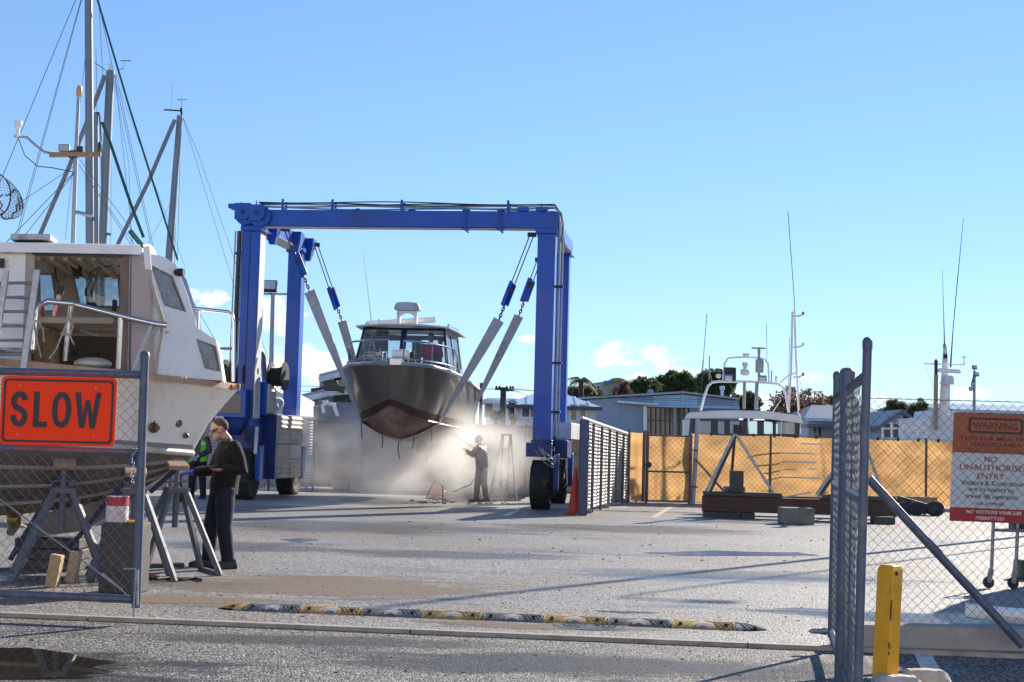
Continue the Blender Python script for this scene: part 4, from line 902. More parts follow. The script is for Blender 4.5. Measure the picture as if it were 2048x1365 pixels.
# ------------------------------------------------------------------ slings (world coordinates)
m_strap = mat('grey_sling_webbing', (.40, .41, .45), .7, 0, .12, 3, .15, 80, dirt=(.24, .22, .21), dirt_amt=.3, dscale=4)
m_cable = mat('steel_cable', (.07, .07, .075), .45, .6, .2, 20)
def bw(x, y, z): return BM @ V(x, y, z)
def sling(yb, lt, rt, ltop, rtop, lab, wdt):
    g, c, k = cr(gun, yb / LB), cr(chn, yb / LB), cr(kel, yb / LB)
    tt = min(range(101), key=lambda i: abs(cr(chn, i / 100)[2] - yb)) / 100
    g, c, k = cr(gun, tt), cr(chn, tt), cr(kel, tt)
    sl = thing('lifting_sling', lab, 'lifting sling', bw(0, yb, k[1]), 0, 'slings under the hanging boat')
    cpts = {}
    for s_, top_, hang in ((-1, lt, ltop), (1, rt, rtop)):
        ch_ = bw(s_ * (c[0] + .05), yb, c[1] - .01); rows = []; d0 = (top_ - ch_)
        gpt = bw(s_ * (g[0] + .1), yb, g[1])
        N = 10
        for i in range(N + 1):
            t = i / N; p = lerp(ch_, top_, t); w = lerp(wdt * .55, wdt, t) ; tw = lerp(R(80), R(8), min(1, t * 1.3)) * (1 if s_ > 0 else -1)
            dirw = (V(1, 0, 0) * math.cos(tw) + V(0, 1, 0) * math.sin(tw)); dirw = (dirw - d0.normalized() * dirw.dot(d0.normalized())).normalized()
            nn = dirw.cross(d0.normalized()) * .012
            rows.append([p - dirw * w / 2 - nn, p + dirw * w / 2 - nn, p + dirw * w / 2 + nn, p - dirw * w / 2 + nn])
        MB().loft(rows, True, True).build('strap', m_strap, sl)
        # chain, hook block, twin cable
        up_ = (hang - top_).normalized(); L_ = (hang - top_).length
        mbc = MB(); chainrun(mbc, [top_, top_ + up_ * .42], .055, .016); mbc.build('chain', m_cable, sl)
        side = up_.cross(V(0, 1, 0)).normalized()
        blk = MB(); blk.bar(top_ + up_ * .38 + side * .05, top_ + up_ * 1.05 + side * .05, .05, .13); blk.bar(top_ + up_ * .42 - side * .05, top_ + up_ * 1.0 - side * .05, .04, .12); blk.build('hook_block', m_blue, sl, bevel=.01)
        MB().lathe([(.01, -.03), (.1, -.03), (.1, .03), (.01, .03)], top_ + up_ * .85, 14, Matrix.Rotation(R(90), 3, 'X')).build('pulley', m_blackmetal, sl, True)
        for dv in (-.045, .045):
            MB().tube([top_ + up_ * .8 + side * dv, hang + side * dv], .014, 6).build('cable', m_cable, sl)
        gd_ = MB().box(hang, (.22, .14, .1)); gd_.build('cable_guide', m_darksteel, sl, bevel=.01)
    # under the keel
    rows = []
    for x_, z_ in ((-c[0] - .05, c[1] - .01), (-c[0] * .5, lerp(k[1], c[1], .42) - .06), (0, k[1] - .045), (c[0] * .5, lerp(k[1], c[1], .42) - .06), (c[0] + .05, c[1] - .01)):
        rows.append([bw(x_, yb - .12, z_), bw(x_, yb + .12, z_), bw(x_, yb + .12, z_ - .025), bw(x_, yb - .12, z_ - .025)])
    MB().loft(rows, True, True).build('belly_strap', m_strap, sl)
    for x_ in (-.95, -.42, .0, .4, .8):
        p = bw(x_, yb - .1, lerp(k[1], c[1], abs(x_) / c[0]) - .05); MB().tube([p, p - V(rnd(-.03, .03), 0, rnd(.12, .25)), p - V(rnd(-.05, .05), 0, rnd(.3, .55))], .013, 5).build('tie_tail', m_blackmetal, sl)
def lw(px, py, yl): return LMAT @ lloc(px, py, yl)
sling(2.1, lw(619, 583, 1.6), lw(998, 640, 1.6), lw(572, 459, 1.2), lw(1064, 470, .75), 'nearer grey webbing sling cradling the bow half of the boat', .28)
sling(5.2, lw(684, 643, 3.9), lw(1038, 632, 3.9), lw(632, 490, WB + .5), lw(1078, 520, 4.1), 'farther grey webbing sling cradling the stern half of the boat', .25)
# ================================================================== white launch on stands, bow to the right
LBOW = P(480, 775, 16.9); LTH = R(8)
lu = V(math.cos(LTH), math.sin(LTH), 0); lnv = V(-math.sin(LTH), math.cos(LTH), 0)     # forward, and away from the camera
def LP(px, py, w):                         # point at that pixel on the fore-and-aft plane w metres nearer than the centre line
    d = ray(px, py); o = V(0, 0, CAMH); t = ((LBOW - lnv * w) - o).dot(lnv) / d.dot(lnv); return o + d * t
def mir(p): return p + lnv * (2 * (LBOW - p).dot(lnv))
la = thing('motor_launch', 'white wooden motor launch with open wheelhouse propped on steel stands', 'boat', V(LBOW.x - 2.5, LBOW.y - .4, 0))
def mk(mb, name, m, par=la, bevel=0, smooth=False): return mb.build(name, m, par, smooth, bevel)
def curve(keys, n=24):                    # keys: (px, py, w) -> world points
    out = []
    for i in range(n + 1):
        t = i / n * (len(keys) - 1); k = min(int(t), len(keys) - 2); f = t - k; p0 = keys[max(k - 1, 0)]; p1, p2 = keys[k], keys[k + 1]; p3 = keys[min(k + 2, len(keys) - 1)]
        q = [.5 * ((2 * b) + (-a + c) * f + (2 * a - 5 * b + 4 * c - d) * f * f + (-a + 3 * b - 3 * c + d) * f ** 3) for a, b, c, d in zip(p0, p1, p2, p3)]
        out.append(LP(q[0], q[1], max(q[2], 0)))
    return out
gunk = [(480, 776, 0), (440, 771, .34), (378, 763, .74), (295, 754, 1.08), (200, 744, 1.28), (110, 735, 1.36), (0, 725, 1.38), (-160, 712, 1.38), (-330, 700, 1.30)]
fl1 = [(452, 806, 0), (425, 803, .22), (366, 797, .58), (288, 792, .93), (195, 786, 1.16), (108, 780, 1.27), (0, 773, 1.32), (-160, 765, 1.32), (-330, 757, 1.25)]
fl2 = [(417, 848, 0), (402, 847, .13), (352, 844, .46), (280, 840, .80), (192, 835, 1.06), (106, 829, 1.19), (0, 822, 1.26), (-160, 815, 1.27), (-330, 808, 1.2)]
chk = [(384, 907, 0), (378, 906, .08), (338, 903, .38), (272, 898, .74), (188, 891, 1.0), (104, 884, 1.14), (0, 875, 1.2), (-160, 866, 1.2), (-330, 858, 1.15)]
kek = [(384, 907, 0), (372, 920, 0), (345, 940, 0), (296, 970, 0), (215, 1000, 0), (115, 1020, 0), (0, 1032, 0), (-160, 1040, 0), (-330, 1046, 0)]
C1, C2, C3, C4, C5 = [curve(k) for k in (gunk, fl1, fl2, chk, kek)]
hl = MB(); bt = MB(); r_near = list(zip(C1, C2, C3, C4))
hl.loft([list(r_) for r_ in r_near]); hl.loft([[mir(p) for p in r_] for r_ in r_near])
hl.quad(*[r_ for r_ in r_near[-1]], *[mir(p) for p in reversed(r_near[-1])])
hull = mk(hl, 'hull', m_whitehull, smooth=50)
m_lf = mat('grey_antifoul', (.13, .125, .12), .75, 0, .3, 2.5, .1, 30, dirt=(.24, .21, .18), dirt_amt=.3, dscale=3)
rb = [[lerp(a, b, u) + V(0, 0, -.05 * math.sin(u * math.pi)) for u in (0, .33, .66, 1)] for a, b in zip(C4, C5)]
bt.loft(rb); bt.loft([[mir(p) for p in r_] for r_ in rb]); mk(bt, 'bottom', m_lf, smooth=50)
m_rail = mat('varnished_cap_rail', (.40, .25, .15), .55, 0, .25, 5, .1, 40, dirt=(.50, .42, .34), dirt_amt=.4, dscale=3)
for f_ in (lambda p: p, mir):
    q = [f_(p) for p in C1]; sgn = -1 if f_(C1[5]) is C1[5] or (f_(C1[5]) - C1[5]).length < 1e-6 else 1
    rows = [[p + lnv * sgn * .035 + V(0, 0, .035), p + lnv * sgn * .04 - V(0, 0, .03), p - lnv * sgn * .06 - V(0, 0, .02), p - lnv * sgn * .12 + V(0, 0, .045)] for p in q]
    rows[0] = [p + lu * .0 for p in rows[0]]
    mk(MB().loft(rows, True, True), 'cap_rail', m_rail)
    qc = [f_(p) for p in C4]; mk(MB().tube([p + lnv * sgn * .02 for p in qc], .036, 8), 'spray_rail', mat('aged_cream_rail', (.55, .52, .44), .6, 0, .15, 6, dirt=(.25, .23, .2), dirt_amt=.3), smooth=True)
    # dark painted band above the spray rail
    rows = [[f_(lerp(a, b, .02)) + lnv * sgn * .004, f_(lerp(a, b, .26 if i > 3 else .02 + .08 * i)) + lnv * sgn * .004] for i, (a, b) in enumerate(zip(C4, C3))]
    mk(MB().loft(rows), 'boot_band', mat('grey_boot_band', (.20, .21, .22), .6, 0, .2, 3))
    for st_ in (.3, .55, .78): mk(MB().tube([f_(lerp(a, b, st_)) + lnv * sgn * .0 - V(0, 0, .05) for a, b in list(zip(C4, C5))[4:]], .022, 5), 'bottom_strake', mat('pale_strake', (.30, .285, .26), .7, 0, .2, 4))
dk = MB(); dk.loft([[p + V(0, 0, .02), mir(p) + V(0, 0, .02)] for p in C1]); mk(dk, 'deck', mat('deck_paint', (.42, .41, .38), .7, 0, .12, 4))
# keel
kp = [LP(*q, .09) for q in ((345, 938), (290, 975), (262, 1000), (170, 1062), (60, 1076), (62, 1040), (110, 1020), (215, 998), (296, 968))]
mk(MB().poly(kp, lnv * .18), 'keel', mat('bare_keel', (.20, .175, .15), .85, 0, .25, 3, .2, 30))
# stern gear: bronze propeller and dark box
pc = LP(28, 1040, .1)
pr_ = mk(MB().lathe([(.01, -.08), (.05, -.06), (.05, .06), (.01, .08)], pc, 12, Matrix.Rotation(R(90), 3, 'Y')), 'propeller', mat('yellow_bronze', (.20, .13, .03), .45, .5, .2, 6), smooth=30)
for k in range(3):
    a = R(80 + 120 * k); d = V(.25, -math.cos(a), math.sin(a)).normalized(); e = V(.75, math.sin(a) * .6, math.cos(a) * .6).normalized(); rows = []
    for i in range(7):
        t = i / 6; w = .11 * math.sin(min(1, t * .92 + .12) * math.pi) ** .6 + .01; c_ = pc + d * lerp(.03, .25, t); rows.append([c_ - e * w, c_ + V(.01, 0, 0), c_ + e * w, c_ - V(.01, 0, 0)])
    mk(MB().loft(rows, True, True), 'blade', MATS['yellow_bronze'], pr_, smooth=40)
# fittings through the hull
for px_, py_, w, r_ in ((308, 856, .62, .038), (357, 847, .34, .03), (373, 872, .22, .02)):
    c_ = LP(px_, py_, w + .09); n_ = (lu * .45 - lnv).normalized()
    mk(MB().lathe([(r_ * .6, -.14), (r_ * 1.5, -.02), (r_ * 1.5, 0), (r_, .012), (r_ * .55, .012), (r_ * .5, -.01)], c_, 14, n_.to_track_quat('Z', 'Y').to_matrix()), 'hull_fitting', mat('tarnished_brass', (.13, .11, .09), .45, .7, .3, 8), smooth=30)
c_ = LP(308, 856, .72); mk(MB().tube([c_, c_ + (lu * .5 - lnv) * .09], .03, 10), 'outlet_pipe', mat('rusty_outlet', (.16, .09, .06), .7, .2, .3, 9))
mk(MB().tube([LP(306, 848, .8), LP(310, 842, .8), LP(305, 866, .8)], .01, 5), 'outlet_flap', m_rust)

# ------------------------------------------------------------------ wheelhouse
m_wh = mat('wheelhouse_white', (.82, .82, .82), .4, 0, .05, 3, dirt=(.6, .57, .54), dirt_amt=.15, dscale=3)
m_whd = mat('mauve_door_panel', (.34, .29, .31), .35, 0, .1, 2)
m_frame = mat('aged_aluminium_frame', (.30, .27, .24), .5, .5, .2, 9)
CW = 1.02; TH = lnv * .035
def wpoly(pts, w, name, m, holes=(), th=TH, par=la): return mk(MB().poly([LP(*p, w) for p in pts], th, [[LP(*p, w) for p in h] for h in holes]), name, m, par)
deckz = lambda px: 715 + px * .085
wpoly([(-190, 500), (52, 505), (46, 722), (-190, 712)], CW, 'side_wall', m_wh)
wpoly([(52, 505), (70, 505), (62, 722), (44, 722)], CW + .01, 'door_jamb', m_frame)
wpoly([(240, 508), (262, 508), (262, 745), (243, 745)], CW, 'door_jamb', mat('brown_jamb', (.16, .11, .09), .5, 0, .2, 5))
wpoly([(262, 510), (302, 512), (312, 750), (258, 748)], CW - .004, 'folded_door', m_whd)
mk(MB().tube([LP(260, 510, CW + .015), LP(256, 745, CW + .015)], .007, 6), 'hinge', m_galv)
fw = [(300, 508), (322, 512), (352, 530), (375, 590), (394, 656), (432, 680), (440, 712), (446, 762), (310, 752)]
h1 = [(304, 532), (344, 553), (371, 624), (330, 610)]
h2 = [(394, 679), (430, 693), (440, 743), (411, 736)]
def cwf(px): return CW if px < 302 else lerp(CW, .42, (px - 302) / 144)
def fpt(p, d=0): return LP(p[0], p[1], cwf(p[0]) + d)
fo_ = mk(MB().poly([fpt(p) for p in fw], TH, [[fpt(p) for p in h] for h in (h1, h2)]), 'cabin_side', m_wh)
for h in (h1, h2):
    mk(MB().poly([fpt(p, -.015) for p in h], TH * .15), 'window', m_glasshaze)
    mk(MB().tube([fpt(p, .006) for p in h], .011, 6, closed=True), 'window_trim', m_frame)
wpoly([(300, 556), (308, 575), (330, 642), (313, 748), (309, 748), (322, 645), (303, 585)], CW + .03, 'open_pane_frame', m_frame)
wpoly([(302, 575), (321, 642), (310, 740), (306, 700)], CW + .02, 'open_pane', m_glasshaze, th=TH * .15)
# far side wall, seen through the door, with its windows
FW_ = -CW
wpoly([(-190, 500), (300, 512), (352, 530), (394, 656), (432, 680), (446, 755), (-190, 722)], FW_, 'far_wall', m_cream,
      [[(78, 549), (104, 549), (114, 622), (80, 622)], [(148, 553), (236, 553), (240, 614), (160, 612)], [(114, 690), (188, 688), (196, 716), (120, 716)], [(216, 688), (236, 688), (240, 722), (226, 722)]])
for q in ([(78, 549), (104, 549), (114, 622), (80, 622)], [(148, 553), (236, 553), (240, 614), (160, 612)], [(114, 690), (188, 688), (196, 716), (120, 716)], [(216, 688), (236, 688), (240, 722), (226, 722)]):
    wpoly(q, FW_, 'far_window', m_glasshaze, th=TH * .15); mk(MB().tube([LP(*p, FW_ + .01) for p in q], .014, 6, closed=True), 'window_trim', m_frame)
# front panels across the boat
pf = [(322, 512), (352, 530), (394, 656), (432, 680), (446, 762)]
for i, (a, b) in enumerate(zip(pf, pf[1:])):
    A0, B0 = fpt(a, -.02), fpt(b, -.02); n_ = 'windscreen' if i == 1 else 'cabin_front'
    mk(MB().poly([A0, mir(A0), mir(B0), B0], (A0 - B0).cross(lnv).normalized() * .02), n_, m_glasshaze if i == 1 else m_wh)
# roof: cambered slab with thick fascia
rf = MB(); rows = []
for px_, kk_ in ((-200, 1), (-60, 1), (90, 1), (200, 1), (262, 1), (284, .9), (290, .74)):
    base = LP(px_, 502 + max(px_, 0) * .02, 1.12 * kk_); base_ = mir(base); row = []
    for j in range(9):
        u = j / 8; p = lerp(base, base_, u); row.append(p + V(0, 0, .085 * math.sin(u * math.pi) ** .8 + .09))
    rows.append(row)
low = [[p - V(0, 0, .10) for p in r_] for r_ in rows]
rf.loft(rows); rf.loft(low); rf.loft([[r_[0] for r_ in rows], [r_[0] for r_ in low]]); rf.loft([[r_[-1] for r_ in rows], [r_[-1] for r_ in low]]); rf.loft([rows[-1], low[-1]]); rf.loft([rows[0], low[0]])
roof = mk(rf, 'roof', m_wh, smooth=35)
for k in range(6):
    px_ = 75 + k * 28; a = LP(px_, 516, .95); mk(MB().bar(a, a + lnv * 1.9 + V(0, 0, .0), .04, .05), 'roof_beam', m_cream)
mk(MB().bar(LP(66, 507, 1.03), LP(242, 512, 1.03), .05, .035), 'door_head', m_darksteel); mk(MB().bar(LP(128, 512, .99), LP(215, 515, .99), .03, .02), 'timber_strip', m_wood)
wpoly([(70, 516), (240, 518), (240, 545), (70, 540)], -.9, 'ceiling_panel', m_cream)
mk(MB().bar(LP(30, 480, .6), LP(108, 480, .6), .5, .06), 'roof_hatch', m_galv, roof)
wpoly([(286, 494), (299, 492), (303, 540), (290, 538)], 1.2, 'rod_holder', m_wh); mk(MB().bar(LP(287, 505, 1.16), LP(291, 530, 1.16), .05, .05), 'bracket', m_galv)
mk(MB().tube([LP(262, 462, 1.0), LP(286, 495, 1.16)], .012, 6), 'green_tube', mat('green_paint', (.01, .14, .09), .4, 0, .1, 4)); mk(MB().tube([LP(328, 518, .8), LP(350, 533, .7)], .018, 6), 'green_tube', MATS['green_paint'])
mk(MB().lathe([(.01, 0), (.03, 0), (.045, .05), (.04, .1), (.01, .1)], LP(350, 545, .82), 12, (lu - lnv * .3).to_track_quat('Z', 'Y').to_matrix()), 'horn', m_blackmetal, smooth=30)
# interior: dash, seat, wheel, pilot seat, dangling leads
dz0 = LP(150, 640, .0)
mk(MB().bar(LP(92, 650, .2), LP(243, 652, .2), 1.4, .07), 'dashboard', m_cream, bevel=.01)
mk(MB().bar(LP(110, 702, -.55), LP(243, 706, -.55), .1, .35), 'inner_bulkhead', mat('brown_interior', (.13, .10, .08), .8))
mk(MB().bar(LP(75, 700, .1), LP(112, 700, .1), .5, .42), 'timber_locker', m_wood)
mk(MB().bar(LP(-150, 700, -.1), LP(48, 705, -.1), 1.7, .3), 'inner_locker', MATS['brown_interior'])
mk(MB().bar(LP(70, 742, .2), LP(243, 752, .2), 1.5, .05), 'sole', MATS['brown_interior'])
wc = LP(168, 712, .35); mk(MB().tube([wc + lu * (.17 * math.cos(a)) + V(0, 0, .055 * math.sin(a)) + lnv * (.12 * math.sin(a)) for a in [2 * math.pi * k / 20 for k in range(20)]], .014, 6, closed=True), 'steering_wheel', m_blackmetal, smooth=True)
for a in (R(20), R(140), R(260)): mk(MB().tube([wc, wc + lu * (.17 * math.cos(a)) + V(0, 0, .055 * math.sin(a)) + lnv * (.12 * math.sin(a))], .01, 5), 'wheel_spoke', m_blackmetal)
mk(MB().ball(LP(186, 728, .45), (.21, .18, .07), 14), 'seat', m_white, smooth=True)
for pts in ([(205, 530), (183, 545), (180, 565), (172, 580)], [(240, 533), (205, 533), (195, 545), (190, 565), (184, 582)], [(140, 530), (150, 545), (160, 552), (176, 560), (180, 545)], [(110, 535), (112, 555), (116, 566)]):
    mk(MB().tube([LP(*p, .2) for p in pts], .009, 5), 'hanging_lead', m_blackmetal, smooth=True)
for q in ((172, 580), (184, 582)): mk(MB().lathe([(.005, 0), (.013, 0), (.015, .05), (.01, .09)], LP(*q, .2) - V(0, 0, .07), 8), 'microphone', m_blackmetal)
mk(MB().box(LP(155, 543, .1), (.09, .08, .12)), 'radio', m_blackmetal, bevel=.015); mk(MB().box(LP(184, 610, -.2), (.12, .06, .05)), 'compass', m_blackmetal, bevel=.015)
mk(MB().box(LP(229, 618, .0), (.05, .05, .2)), 'throttle_box', m_blackmetal, bevel=.01)
mk(MB().tube([LP(88, 648, .5), LP(85, 620, .5)], .01, 6), 'gear_lever', m_blackmetal); mk(MB().ball(LP(85, 620, .5), (.025, .025, .04), 10), 'lever_knob', mat('red_knob', (.5, .02, .03), .3), smooth=True)
mk(MB().bar(LP(160, 660, .3), LP(195, 672, .3), .03, .02), 'prop_strut', m_galv)
# stainless grab rail with uprights, ropes
rl = [(66, 700), (70, 660), (74, 625), (80, 610), (96, 603), (145, 608), (200, 622), (260, 637), (310, 648), (334, 651)]
mk(MB().tube([LP(*p, 1.34) for p in rl], .031, 10), 'grab_rail', m_steel, smooth=True)
for a, b in (((141, 612), (130, 722)), ((241, 634), (236, 738)), ((304, 648), (266, 738)), ((120, 585), (108, 632))): mk(MB().tube([LP(*a, 1.34), LP(*b, 1.3)], .026 if a[0] != 304 else .014, 8), 'rail_upright', m_steel, smooth=True)
mk(MB().lathe([(.028, 0), (.036, 0), (.036, .09), (.028, .09)], LP(121, 590, 1.34), 12), 'rod_tube', m_blackmetal, smooth=True)
for pts in ([(140, 610), (136, 640), (126, 665), (112, 700), (98, 718)], [(148, 608), (140, 640), (146, 655), (140, 670)], [(128, 664), (140, 672), (148, 690)], [(130, 660), (122, 668), (132, 672)], [(64, 640), (78, 645), (86, 660), (88, 685)], [(68, 645), (74, 680), (82, 715)]):
    mk(MB().tube([LP(*p, 1.37) for p in pts], .010, 6), 'mooring_rope', m_rope, smooth=True)
# bow pulpit
mk(MB().tube([LP(*p, .5) for p in ((376, 618), (395, 618), (455, 624), (464, 630), (467, 645), (466, 764))], .022, 10), 'pulpit_rail', m_steel, smooth=True)
mk(MB().tube([LP(*p, .5) for p in ((398, 622), (397, 662))], .018, 8), 'pulpit_upright', m_steel); mk(MB().tube([LP(*p, .5) for p in ((440, 698), (465, 698))], .018, 8), 'pulpit_crossbar', m_steel)
wpoly([(461, 770), (465, 770), (465, 780), (462, 782)], .2, 'red_tag', m_red); wpoly([(432, 762), (437, 761), (440, 766), (433, 767)], .42, 'red_tag', m_red)
mk(MB().tube([LP(366, 757, .85), LP(366, 751, .85), LP(372, 757, .85), LP(373, 750, .85)], .012, 6), 'mooring_cleat', m_steel)
wpoly([(330, 662), (337, 662), (337, 665), (330, 668)], .95, 'cabin_latch', m_galv)
# ladder and guard pipes at the left
ld = thing('boarding_ladder', 'grey aluminium ladder leaning on the launch beside the door', 'ladder', LP(45, 750, 1.55))
for off in (0, 26):
    MB().bar(LP(75 - off * 2.4, 540, 1.5), LP(44 - off * 2.4, 760, 1.55), .06, .03).build('ladder_rail', mat('scuffed_aluminium', (.35, .36, .40), .4, .6, .2, 10), ld)
for t in (.12, .25, .38, .51, .64, .77, .9):
    a, b = LP(lerp(75, 44, t), lerp(540, 760, t), 1.5), LP(lerp(13, -18, t), lerp(540, 760, t), 1.5); MB().tube([a, b], .016, 8).build('rung', m_galv, ld, True)
for py_ in (593, 648): mk(MB().tube([LP(-120, py_ - 3, 1.3), LP(66, py_ + 4, 1.3)], .014, 8), 'guard_pipe', m_galv, smooth=True)
mk(MB().tube([LP(-120, 697, 1.32), LP(70, 702, 1.32)], .03, 8), 'guard_pipe', m_steel, smooth=True)
wpoly([(-12, 517), (8, 517), (8, 535), (-12, 535)], CW + .06, 'speaker_box', m_blackmetal); mk(MB().ball(LP(0, 577, CW + .05), (.05, .04, .07), 10), 'deck_lamp', m_blackmetal, smooth=True)
# signal mast over the wheelhouse
m_mast = mat('grey_mast_paint', (.30, .33, .36), .5, .3, .15, 3)
MX = .1
sm = mk(MB().tube([LP(146, 492, MX), LP(152, 310, MX), LP(157, 195, MX)], [.026, .022, .018], 10), 'signal_mast', m_mast, smooth=True)
mk(MB().lathe([(.03, 0), (.035, .02), (.03, .1), (.02, .12)], LP(158, 193, MX), 12), 'amber_beacon', mat('amber_lens', (.65, .36, .08), .3), sm, smooth=30)
mk(MB().bar(LP(99, 310, MX), LP(202, 309, MX), .06, .05), 'yard_arm', m_wood, sm); mk(MB().box(LP(147, 310, MX - .02), (.09, .09, .09)), 'mast_clamp', m_blackmetal, sm, .01)
mk(MB().box(LP(129, 297, MX), (.12, .08, .08)), 'floodlight', m_galv, sm, .01); mk(MB().box(LP(161, 300, MX), (.065, .07, .075)), 'floodlight', m_blackmetal, sm, .01); mk(MB().lathe([(.02, 0), (.022, .1), (.012, .12)], LP(199, 305, MX), 8), 'nav_lamp', m_blackmetal, sm)
mk(MB().tube([LP(*p, MX) for p in ((105, 308), (88, 304), (70, 290), (54, 275), (28, 273))], .014, 6), 'arm', m_galv, sm, smooth=True)
mk(MB().lathe([(.025, 0), (.022, .1), (.05, .15), (.045, .18), (.01, .185)], LP(35, 275, MX), 12), 'gps_dome', m_white, sm, smooth=30)
mk(MB().tube([LP(*p, MX) for p in ((37, 278), (50, 312), (75, 333), (105, 336), (148, 345))], .006, 5), 'cable', m_blackmetal, sm, smooth=True)
for a, b in (((150, 332), (30, 412)), ((150, 345), (38, 486)), ((160, 320), (288, 494)), ((158, 330), (262, 490)), ((148, 345), (12, 486))): mk(MB().tube([LP(*a, MX), LP(*b, MX + .6 * (b[1] > 440))], .004, 4), 'stay_wire', m_cable, sm)
mk(MB().tube([LP(150, 424, MX), LP(184, 432, MX)], .02, 6), 'spreader', m_galv, sm)

# landing net sticking out at the left edge
ln_ = thing('landing_net', 'black mesh landing net hanging high at the left edge', 'net', LP(-40, 480, .9))
ctr = LP(-6, 390, .9); hoop = [ctr + lu * (.12 * math.cos(a)) + V(0, 0, .22 * math.sin(a)) + lnv * (.1 * math.cos(a)) for a in [2 * math.pi * k / 24 for k in range(24)]]
MB().tube(hoop, .009, 6, closed=True).build('hoop', m_blackmetal, ln_, True); MB().tube([LP(-20, 430, .9), LP(-60, 520, .9)], .014, 8).build('handle', m_galv, ln_, True)
nm = MB(); rows = []
for i in range(9):
    t = i / 8; k = math.sqrt(max(0, 1 - t * t)); rows.append([ctr + (h - ctr) * k + (lu * .26 - V(0, 0, .14) - lnv * .1) * t for h in hoop])
for i in range(8):
    for j in range(24):
        nm.tube([rows[i][j], rows[i + 1][(j + 1) % 24]], .0018, 3, False); nm.tube([rows[i][(j + 1) % 24], rows[i + 1][j]], .0018, 3, False)
o = nm.build('netting', m_wire, ln_); o['kind'] = 'stuff'
bg_ = MB()
for k in range(5): bg_.tube([rows[7 - k][(k * 5 + j) % 24] + V(rnd(-.02, .02), 0, rnd(-.02, .02)) for j in range(6)], .008, 5)
bg_.build('dark_cord', m_blackmetal, ln_)

# ================================================================== things under and round the launch
def boat_stand(px_, pyb, ztop, lab, rz, w=.46):
    c = G(px_, pyb); s_ = thing('boat_stand', lab, 'boat stand', c, rz, 'steel boat stands')
    for sx_ in (-1, 1):
        for sy_ in (-1, 1):
            MB().bar(V(sx_ * w, sy_ * w * .8, .0), V(sx_ * .085, sy_ * .07, .90), .055, .055).build('leg', m_stand, s_, bevel=.004, local=True)
        MB().bar(V(sx_ * w, -w * .8, .02), V(sx_ * w, w * .8, .02), .04, .04).build('foot_bar', m_stand, s_, local=True)
    MB().box((0, 0, .90), (.24, .2, .06)).build('head_plate', m_stand, s_, bevel=.006, local=True)
    MB().tube([V(0, 0, .5), V(0, 0, .95)], .035, 10).build('sleeve', m_stand, s_, True, local=True)
    MB().tube([V(0, 0, .95), V(0, 0, ztop - .03)], .024, 10).build('screw', m_stand, s_, True, local=True)
    MB().tube([V(-.12, 0, .99), V(.12, 0, 1.0)], .012, 6).build('crank_bar', m_stand, s_, local=True)
    MB().box((0, 0, ztop), (.22, .16, .05), Matrix.Rotation(R(20), 3, 'X')).build('pad', m_wood, s_, bevel=.006, local=True)
    return s_
boat_stand(118, 1158, 1.18, 'steel boat stand behind the left gate nearest the camera', .35)
boat_stand(262, 1158, 1.1, 'steel boat stand half hidden by the gate stile', .3, .42)
boat_stand(346, 1148, 1.17, 'steel boat stand beside the man in black', .5, .42)
for q in ((1085, 1040),): pass
cbk = thing('concrete_block', 'dark concrete block carrying the paint tin behind the gate', 'block', G(236, 1193))
c = G(236, 1190); zt_ = P(236, 1046, c.y).z
MB().lim(c.x - .19, c.x + .19, c.y, c.y + .4, 0, zt_).build('block', mat('stained_block', (.065, .062, .06), .85, 0, .25, 4, .3, 30, dirt=(.05, .045, .04), dirt_amt=.3), cbk, bevel=.02)
pt_ = thing('paint_tin', 'red and white paint tin standing on the dark concrete block', 'paint tin', V(c.x, c.y + .2, zt_))
tx = P(236, 1040, c.y + .2).x; tc_ = V(tx, c.y + .16, zt_); r_ = .105; hh = P(236, 992, c.y + .16).z - zt_
MB().lathe([(.01, .001), (r_, .001), (r_, hh * .62), (.01, hh * .62)], tc_, 24).build('label_band', mat('tin_white', (.6, .58, .58), .4, 0, .05, 3, dirt=(.45, .03, .05), dirt_amt=.22, dscale=13), pt_, 30)
MB().lathe([(.01, hh * .622), (r_ * 1.003, hh * .622), (r_ * 1.003, hh * .97), (.01, hh * .97)], tc_, 24).build('red_band', mat('tin_red', (.40, .01, .02), .4), pt_, 30)
MB().lathe([(r_ * .7, hh * .97), (r_ * 1.03, hh * .97), (r_ * 1.03, hh), (r_ * .85, hh), (r_ * .8, hh * .98)], tc_, 24).build('lid_rim', m_steel, pt_, 30)
MB().tube([tc_ + V(r_ * math.cos(a), -.05 - .03 * math.sin(a), hh * .9 - .09 * math.sin(a)) for a in [math.pi * k / 8 for k in range(9)]], .003, 5).build('wire_handle', m_steel, pt_)
MB().box((tc_.x + .17, tc_.y - .06, zt_ + .012), (.11, .08, .02)).build('sanding_sponge', m_yellow, None, bevel=.004)
tag(bpy.data.objects['sanding_sponge'], 'small yellow pad beside the paint tin', 'sponge')
for px0, px1, pyb, pyt, lab in ((93, 115, 1176, 1110, 'pale upright timber offcut under the launch'), (133, 152, 1166, 1103, 'narrower timber offcut right of the pale one')):
    a = G((px0 + px1) / 2, pyb); w_ = (px1 - px0) * a.y / FPX; h_ = P(px0, pyt, a.y).z
    tag(MB().box((a.x, a.y + .06, h_ / 2), (w_, .12, h_), Matrix.Rotation(R(8), 3, 'Y')).build('timber_offcut', mat('pale_timber', (.42, .30, .18), .8, 0, .2, 4, .1, 40), None, bevel=.004), lab, 'timber')
kb_ = thing('keel_block', 'stack of dark timbers under the keel of the launch', 'keel block', V(LP(110, 1070, 0).x, LP(110, 1070, 0).y, 0))
